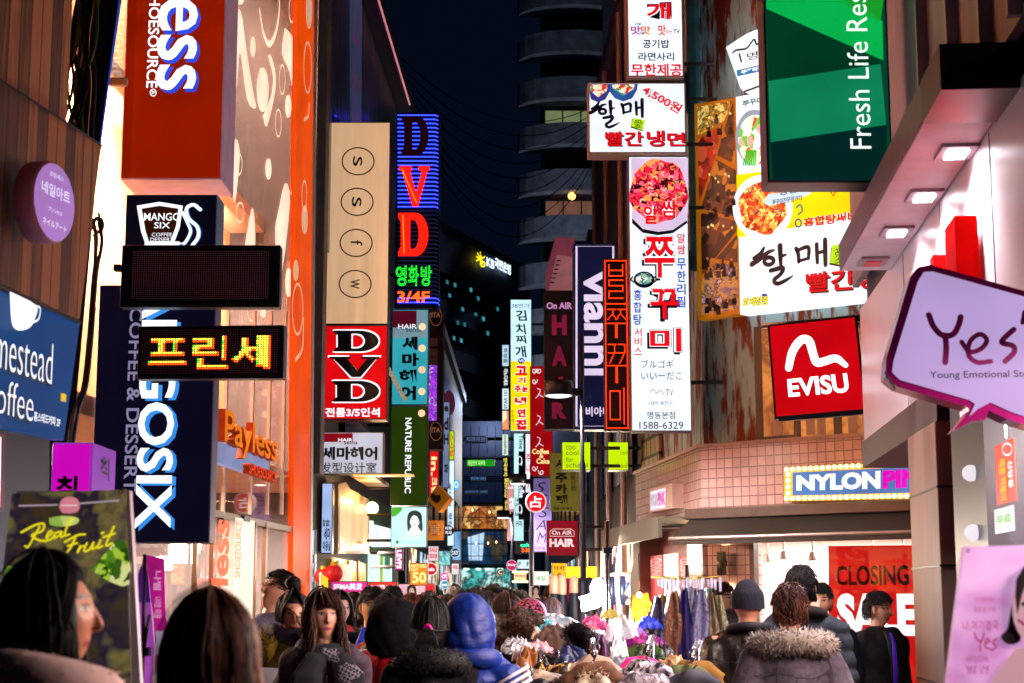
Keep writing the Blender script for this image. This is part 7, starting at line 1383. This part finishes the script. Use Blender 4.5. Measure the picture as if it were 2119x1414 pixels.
# coats on hangers along short rails pointing at the camera
def garment(label, u, v, d, wd, m, m2=None, fur=None, seed=0, slope=.30, pr=None):
    t = at('hung_coat', label, 'coat', u, v, d); root = bpy.data.objects.new('hung_coat', None); COL.objects.link(root); root.location = t.o; tag(root, label, 'coat'); w_ = wd * d / F / 2; R = random.Random(seed)
    g = G(); g.tube([(0, 0, -.075), (0, 0, -.03), (.022, 0, -.005), (.022, 0, .02), (0, 0, .035), (-.018, 0, .02)], .0035, STEEL, 6); g.tube([(-w_ * .9, 0, -.075 - slope * w_), (0, 0, -.07), (w_ * .9, 0, -.075 - slope * w_)], .009, STEEL, 6); g.build('hanger', root, True)
    g = G(); g.tube([(-w_ * .85, .0, -.10 - slope * w_), (-.06, 0, -.085), (.06, 0, -.085), (w_ * .85, 0, -.10 - slope * w_)], [.05, .055, .055, .05], WHT, 10); g.tube([(0, 0, -.10), (0, 0, -.22), (0, 0, -.5), (0, 0, -.85)], [(w_ * .5, .05), (w_ * .93, .065), (w_ * .95, .075), (w_ * 1.08, .085)], WHT, 16)
    for q in (-1, 1): g.tube([(q * w_ * .85, 0, -.11 - slope * w_), (q * w_ * 1.08, .0, -.4), (q * w_ * 1.12, -.01, -.68)], [.055, .055, .045], WHT, 10)
    bake(g, .014, 'coat_body', [m], root, 2, folds(.010, 0, seed)); 
    if fur: g = G(); pth = [(-w_ * .55, -.05, -.30), (-w_ * .28, -.055, -.14), (0, .02, -.08), (w_ * .28, -.055, -.14), (w_ * .55, -.05, -.30)]; g.tube(pth, .04, fur[0], 8); furs(g, around(pth, .038, 900, R), fur, .03, .003, .6, .2, R); g.build('fur_collar', root, True)
    if m2: g = G(); g.tube([(-w_ * .2, -.07, -.14), (0, -.085, -.4), (w_ * .06, -.09, -.8)], [(.04, .012), (.05, .012), (.05, .012)], m2, 8); g.build('lining', root, True)
LEO = PRINT('leopard', ('c89040', '1c140c', 'd8a858', '2a1c10', 'e0b868'), 30, 'vor'); ZEB = PRINT('zebra', ('141010', 'd8c0a0', '1c1414', 'c0a078'), 12); FLR = PRINT('floral', ('d8ccd4', 'c0b4bc', '3a3038', 'e8dce0', 'b0a4ac'), 16)
for i, a in enumerate((('striped tan and black coat on the leftmost rail', 1122, 1372, 8.4, 120, ZEB, None, None), ('leopard spotted coat behind the striped one', 1148, 1358, 8.7, 110, LEO, None, None), ('brown suede coat with wide cream collar on the second rail', 1226, 1354, 8.3, 140, D('6a4630', .75, var=.25, scale=9), None, [D('d8c4a8', .8), D('c0a888', .8)]), ('beige wool coat behind the brown suede coat', 1232, 1344, 8.7, 130, D('b89c84', .85), None, None), ('grey floral print blouse on a black hanger at the front', 1336, 1376, 8.2, 150, FLR, D('e01890', .5), None), ('black dotted coat behind the floral blouse', 1338, 1352, 8.5, 150, PRINT('dots', ('141018', '1c1820', 'e0d0d8', '100c14'), 40, 'vor'), None, None), ('hot pink knit top on the middle rail', 1326, 1346, 8.8, 130, D('e02880', .7, var=.3), None, None), ('olive green coat on the right rail', 1424, 1362, 8.5, 120, D('4c5428', .7, var=.3), None, None), ('slate coat with rust trim on the right rail', 1432, 1374, 8.2, 130, D('3c3a44', .7), D('a05828', .6), None), ('mustard coat behind the olive one', 1440, 1352, 8.9, 120, D('7a5414', .8), None, None), ('black quilted coat at the far left of the rails', 1092, 1392, 8.1, 110, D('14141a', .5), None, None))):
    garment(a[0], a[1], a[2], a[3], a[4], a[5], a[6], a[7], i + 1)
for u, v in ((1130, 1360), (1228, 1340), (1336, 1334), (1430, 1345)):
    t = at('hanger_rail', {1130: 'short chrome rail with hooks, leftmost of the four', 1228: 'short chrome rail above the brown suede coat', 1336: 'short chrome rail above the floral blouse', 1430: 'short chrome rail above the olive coat'}[u], 'rail', u, v, 8.3, 0)
    a, b = P(u, v + 16, 8.1), P(u + (14 if u > 1250 else -2) - (12 if u < 1200 else 0), v - 16, 9.0); t.g('bar', True).tube([t.loc(a), t.loc(b)], .012, STEEL, 8); t.g('post', True).tube([t.loc(b), t.loc(Vector((b.x, b.y, 0)))], .014, STEEL, 8)
    for k in range(8): p = t.loc(a.lerp(b, k / 7)); t.g('hook#%d' % k, True).tube([p + Vector((0, 0, -.03)), p + Vector((.014, 0, .0)), p + Vector((0, 0, .02)), p + Vector((-.014, 0, .0))], .004, STEEL, 6)
    t.done()
# hanging scarves on a clip carousel
t = at('scarf_carousel', 'round metal carousel with plastic clips holding patterned scarves', 'rack', 1422, 1200, 11.2)
for k in range(10): t.g('arm#%d' % k, True).tube([(0, .0, 0), (.24 * cos(k * .63), .16 * sin(k * .63), .02)], .006, D('c8a838', .4, .5), 6)
t.g('post', True).tube([(0, 0, .1), (0, 0, -P(1422, 1200, 11.2).z)], .014, STEEL, 8)
for k in range(16): x = -.2 + .027 * k; t.g('clip#%d' % k, bevel=.003).box(x - .008, x + .008, -.15 + .02 * (k % 3), -.13 + .02 * (k % 3), -.045 - .012 * (k % 4), .0 + .014 * (k % 2), D('dcd8f0', .3))
t.done()
SP_ = [('grey violet', ('6a6070', '2c2838', 'b0a8b0')), ('olive and mustard', ('5a4a20', 'c8a030', '2c2414')), ('brown with turquoise bars', ('6a4c30', 'b08c60', '28a0a8', '3c2818')), ('camel and rust', ('b8946c', '7a3c20', 'd8bc94')), ('plain camel', ('b09070', 'c8a884', '94745a')), ('brown and cream', ('4a3424', 'e0ccb0', '7a5438')), ('deep navy and violet', ('14143c', '3a3070', '0c0c28')), ('navy with white splashes', ('10123c', 'e0dcec', '1c1c50')), ('cream and navy', ('d8d0d0', '1c1c48', 'b8b0b8')), ('indigo flecked', ('1c1844', 'a8a0c0', '100e30')), ('white and grey', ('e0dce0', '808090', 'f0ecf0')), ('cream and gold', ('e0d0b0', 'a88440', 'f0e4cc')), ('beige plaid', ('c8b494', '8a7454', 'e0d0b8')), ('pale yellow flowered', ('d8d0a0', '7a7450', 'f0ecd0')), ('black and gold chained', ('141010', 'c0983c', '201818')), ('white with navy squares', ('e4e0e8', '20245c', 'f0ecf0')), ('taupe and plum', ('8a7468', '4a2038', 'a89488')), ('pale blue grey', ('9098a8', 'c8ccd8', '60687c')), ('ochre leopard', ('a87830', '2c1c10', 'c89850')), ('charcoal with cream edge', ('2c2a30', 'd0c4b0', '1c1a20')), ('sand and turquoise', ('c0a880', '38a0a0', 'd8c8a8')), ('dark chocolate', ('3a2418', '5c3c28', '28180f'))]
for k, (nm, cols) in enumerate(SP_):
    u = 1360 + k * 9.7 if k < 14 else 1366 + (k - 14) * 16.5; zz = (k % 3) * .06 + (.11 if k > 13 else 0); t = at('hanging_scarf', nm + ' scarf hanging from the carousel clips', 'scarf', u, 1214 + 3 * abs(k % 14 - 7), 11.05 + zz, 0, 'patterned scarves on the carousel'); g = t.g('cloth', True); R = random.Random(k + 40)
    L_ = R.uniform(.46, .60) - (.010 * abs(k - 6) if k < 14 else .02); W_ = R.uniform(.048, .066); nr, nc = 16, 13; v = []; ph = R.uniform(0, 6)
    for s_ in (0, 1):
        for i in range(nr):
            q = i / (nr - 1); w_ = W_ * (.35 + .75 * min(1, q * 2.2) + .1 * sin(3 * q + ph))
            for j in range(nc): x = (j / (nc - 1) - .5) * 2; v.append((x * w_ + (-.05 if k < 3 else (.04 if 11 < k < 14 else 0)) * q + .008 * sin(4 * q + ph), (.016 + .012 * q) * sin(x * 5.5 + ph + q) + .01 * s_, -L_ * q - .03 * (x * x) * (q > .95) * R.random()))
    g.add(v, [(s_ * nr * nc + i * nc + j, s_ * nr * nc + i * nc + j + 1, s_ * nr * nc + (i + 1) * nc + j + 1, s_ * nr * nc + (i + 1) * nc + j) for s_ in (0, 1) for i in range(nr - 1) for j in range(nc - 1)], PRINT('scarf%d' % k, cols, 16)); t.done()
# mannequin legs in leggings, stall lamp, hung stockings, orange gloves
for i, (u, v, hh, top) in enumerate(((1147, 1192, 104, 1), (1163, 1192, 110, 1), (1188, 1194, 95, 1), (1205, 1196, 90, 0), (1220, 1196, 86, 0), (1237, 1200, 70, 0))):
    t = at('leggings_display', 'upturned mannequin leg, ' + ('bare top in dark leggings, ' + ('leftmost of the row', 'second in the row', 'third in the row')[i] if top else 'all in black leggings, ' + ('next to the pole', 'beside the lamp', 'behind the white lamp')[i - 3]), 'mannequin leg', u, v + hh, 12.4, 0, 'mannequin legs at the stall'); H_ = hh * 12.4 / F; z1 = H_ * .62
    if top: t.g('bare_thigh', True).lathe([(.034, z1), (.036, z1 + .04), (.033, H_ - .03), (.02, H_ - .005), (.001, H_)], (0, 0, 0), D('d0a078', .4), 14)
    t.g('leggings', True).lathe([(.05, -.2), (.058, 0), (.045, z1 * .6), (.0355, z1 + .005)] + ([] if top else [(.036, H_ - .05), (.022, H_ - .008), (.001, H_)]), (0, 0, 0), D('101420', .5), 14); t.done()
t = at('stall_lamp', 'glaring white work lamp with a white cloth below it at the stall', 'lamp', 1232, 1264, 11.6)
t.poly([(1222, 1216), (1228, 1200), (1240, 1196), (1254, 1206), (1256, 1226), (1240, 1230), (1224, 1226)], E('e4f0ff', 14), .04, .10, 'lamp_head'); t.poly([(1197, 1236), (1212, 1232), (1240, 1226), (1244, 1254), (1222, 1262), (1204, 1266), (1203, 1246)], E('e4f0ff', 5), .02, .03, 'glowing_cloth', 2); t.g('post', True).tube([(.06, .05, .2), (.06, .05, -1.3)], .012, STEEL, 8); t.done()  # cloth's emission stands in for the lamp's glare on it
p = P(1232, 1222, 11.4); lamp('POINT', 'stall_lamp_bulb', p, 40, 'cfe2ff', size=.12)
t = at('stall_post', 'upright steel post of the stall beside the white lamp', 'post', 1257, 1140, 11.2); t.g('post', True).tube([(0, 0, .2), (0, 0, -P(1257, 1140, 11.2).z)], .017, STEEL, 10); t.g('joint').box(-.03, .03, -.03, .03, -.02, .02, BLK); t.done()
t = at('stocking_rack', 'black stockings hanging from a wooden hanger bar', 'rack', 1283, 1187, 11.8)
t.g('wooden_bar', True).tube([(-.075, 0, -.01), (0, 0, .0), (.075, 0, -.01)], .014, D('c09070', .5), 8)
for k in range(4): t.g('stocking#%d' % k, True).tube([(-.058 + .038 * k, 0, -.02), (-.058 + .038 * k, .01, -.12), (-.05 + .034 * k, 0, -.22)], [(.017, .008), (.018, .01), (.014, .01)], PRINT('sock%d' % (k % 2), ('101828', '141c30', 'd0d8e8', '0c1420') if k % 2 else ('0c1018', '182030', '0c1018'), 14), 10)
t.done()
for k, (u, v, s_) in enumerate(((1318, 1252, 1.0), (1334, 1246, .9), (1326, 1268, .9))):
    t = at('orange_glove', 'mustard orange glove hung ' + ('at the left of three', 'at the right of three under a bulb', 'lowest of three')[k], 'glove', u, v, 12.0); m = D('d88818', .7, var=.3, scale=20)
    t.g('glove', True).tube([(0, 0, .07 * s_), (0, 0, .0), (0, 0, -.04 * s_)], [(.03, .016), (.04, .02), (.04, .018)], m, 10)
    for i in range(4): t.g('glove', True).tube([(-.03 + .02 * i, 0, -.03 * s_), (-.032 + .021 * i, -.01, -.075 * s_), (-.033 + .022 * i, -.012, -.10 * s_)], [.011, .010, .006], m, 8)
    t.g('glove', True).tube([(.035, 0, .0), (.055, -.01, -.04)], [.012, .009], m, 8); t.done()
t = at('stall_bulb', 'small warm bulb above the orange gloves', 'lamp', 1323, 1232, 11.9); t.g('bulb', True).ball((0, 0, 0), .022, E('ffd890', 8), 8); t.g('cord', True).tube([(0, 0, .02), (0, .02, .3)], .004, BLK, 5); t.done(); lamp('POINT', 'stall_bulb_light', P(1323, 1236, 11.8), 7, 'ffb860', size=.03)
t = at('pink_cloth', 'hot pink cloth hanging behind the mannequin legs', 'cloth', 1190, 1262, 12.8); g = t.g('cloth', True); nr, nc = 10, 21; v = [((j / (nc - 1) - .5) * .26 + .01 * sin(i), .02 * sin(j * 1.3 + .3 * i), .24 * (1 - i / (nr - 1))) for i in range(nr) for j in range(nc)]; g.add(v, [(i * nc + j, i * nc + j + 1, (i + 1) * nc + j + 1, (i + 1) * nc + j) for i in range(nr - 1) for j in range(nc - 1)], PRINT('hotpink', ('f01890', 'd8107c', 'f850a8'), 5)); t.done()
# shop window: spotlights, red mannequin, wall lamp
for k, (u, v) in enumerate(((1588, 1152), (1622, 1146), (1682, 1148), (1806, 1146), (1869, 1148))):
    q = cs.L(u, v, -.5); p = cs.o + cs.X * q[0] - cs.N * .5 + Vector((0, 0, q[1])); t = T('track_spotlight', 'white spotlight under the shop window ceiling, ' + ('leftmost on the pale wall', 'second on the pale wall', 'third on the pale wall', 'first over the red poster', 'last over the red poster')[k], 'spotlight', p, cs.yaw, 'spotlights in the corner shop window')
    t.g('stem', True).tube([(0, 0, .16), (0, 0, .03)], .012, D('c8c0b8', .3, .6), 8); t.g('head', True).lathe([(.02, .06), (.045, .04), (.055, -.05), (.05, -.055)], (.0, 0, -.02), D('d8d0c8', .3, .5), 14); t.g('bulb', True).ball((0, 0, -.07), .035, E('fff0d8', 9), 8); t.done()
q = cs.L(1872, 1300, -.45); p = cs.o + cs.X * q[0] - cs.N * .35; t = T('mannequin', 'headless mannequin in red jacket and red trousers in the shop window', 'mannequin', (p.x, p.y, .35), cs.yaw); RDM = D('c8102c', .55, var=.25, scale=14, bump=.2)
t.g('body', True).tube([(0, 0, .8), (0, 0, 1.1), (0, -.01, 1.36), (0, 0, 1.45), (0, 0, 1.53)], [(.13, .09), (.10, .08), (.15, .095), (.06, .05), (.045, .045)], D('e8dcd0', .4), 16)
t.g('jacket', True).tube([(0, .01, .78), (0, .01, 1.08), (0, .015, 1.3), (0, .02, 1.42)], [(.19, .11), (.14, .10), (.18, .115), (.10, .07)], RDM, 18)
for q_ in (-1, 1): t.g('jacket', True).tube([(q_ * .15, .01, 1.38), (q_ * .23, .02, 1.1), (q_ * .2, -.06, .85)], [.06, .055, .045], RDM, 10); t.g('trousers', True).tube([(q_ * .08, 0, .85), (q_ * .09, 0, .4), (q_ * .1, 0, .05)], [.1, .075, .08], RDM, 12)
t.done()
q = cs.L(1491, 1166, .1); t = T('wall_lamp', 'grey cylinder wall lamp shining up and down on the tiles', 'lamp', cs.o + cs.X * q[0] + cs.N * .08 + Vector((0, 0, q[1])), cs.yaw); t.g('tube', True).lathe([(.04, .12), (.055, .13), (.055, -.13), (.04, -.12)], (0, 0, 0), D('6a6660', .4, .5), 16); t.g('lamp').lathe([(.001, .10), (.045, .10)], (0, 0, 0), E('ffe0a8', 8), 12); t.g('lamp#2').lathe([(.001, -.10), (.045, -.10)], (0, 0, 0), E('ffe0a8', 8), 12); t.g('bracket').box(-.02, .02, .0, .085, -.03, .03, BLK); t.done()
pw = t.o + t.N * .02
for dz in (.15, -.15): lamp('SPOT', 'wall_lamp_bulb', pw + Vector((0, 0, dz)), 40, 'ffcf90', pw + Vector((0, 0, dz * 5)), .03, spot=130)
# lanterns, bags
for k, (u, v, r) in enumerate(((690, 1188, 19), (668, 1194, 17))):
    t = at('red_lantern', 'round red lantern with gold top, ' + ('right of two' if k == 0 else 'left of two'), 'lantern', u, v + r, 20.5, 0, 'red lanterns over the left shop'); R_ = r * 20.5 / F; t.g('globe', True).ball((0, 0, R_), R_, D('a00c14', .5, emit=.35), 14); t.g('gold_top', True).lathe([(.001, .03), (R_ * .35, .03), (R_ * .4, -.02)], (0, 0, 2 * R_), D('c8a030', .3, .6), 12); t.done()
t = at('yellow_flag', 'narrow yellow flag on a pole beside the red lanterns', 'flag', 671, 1240, 18.5); t.poly([(664, 1188), (678, 1196), (680, 1250), (666, 1250)], D('d8b020', .6, emit=.2), .0, .01, 'cloth'); t.g('pole', True).tube([(t.L(664, 1184)[0], 0, t.L(664, 1184)[1]), (t.L(662, 1250)[0], 0, -1.4)], .012, D('a89070', .4), 6); t.done()
for lab, u, v, d, m, tx in (('crumpled white plastic bag held by the woman in the olive parka', 552, 1396, 8.6, D('d0ccd0', .35), 'SALE'), ('white paper bag between the brown haired woman and the red jacket', 764, 1396, 8.9, D('dcd0d8', .5), '')):
    t = at('shopping_bag', lab, 'bag', u, v + 108, d); g = t.g('bag', sub=0, bevel=.01); g.add([(-.13, -.05, 0), (.13, -.05, 0), (.13, .05, 0), (-.13, .05, 0), (-.15, -.07, .16), (.15, -.06, .16), (.15, .07, .16), (-.15, .07, .16), (-.12, -.015, .3), (.13, -.012, .29), (.13, .012, .29), (-.12, .015, .3)], [(0, 1, 5, 4), (1, 2, 6, 5), (2, 3, 7, 6), (3, 0, 4, 7), (4, 5, 9, 8), (5, 6, 10, 9), (6, 7, 11, 10), (7, 4, 8, 11), (0, 3, 2, 1)], m)
    if not tx: t.g('handle', True).tube([(-.06, 0, .29), (-.05, 0, .40), (.05, 0, .40), (.06, 0, .29)], .006, D('e8e0e8', .5), 6)
    if tx: v_, f_ = glyphs(tx, .02); v_ = v_ * [.07, .1]; t.g('lettering').add([(x - .1, -.078, y + .1) for x, y in v_], f_, D('50402c', .5))
    t.done()
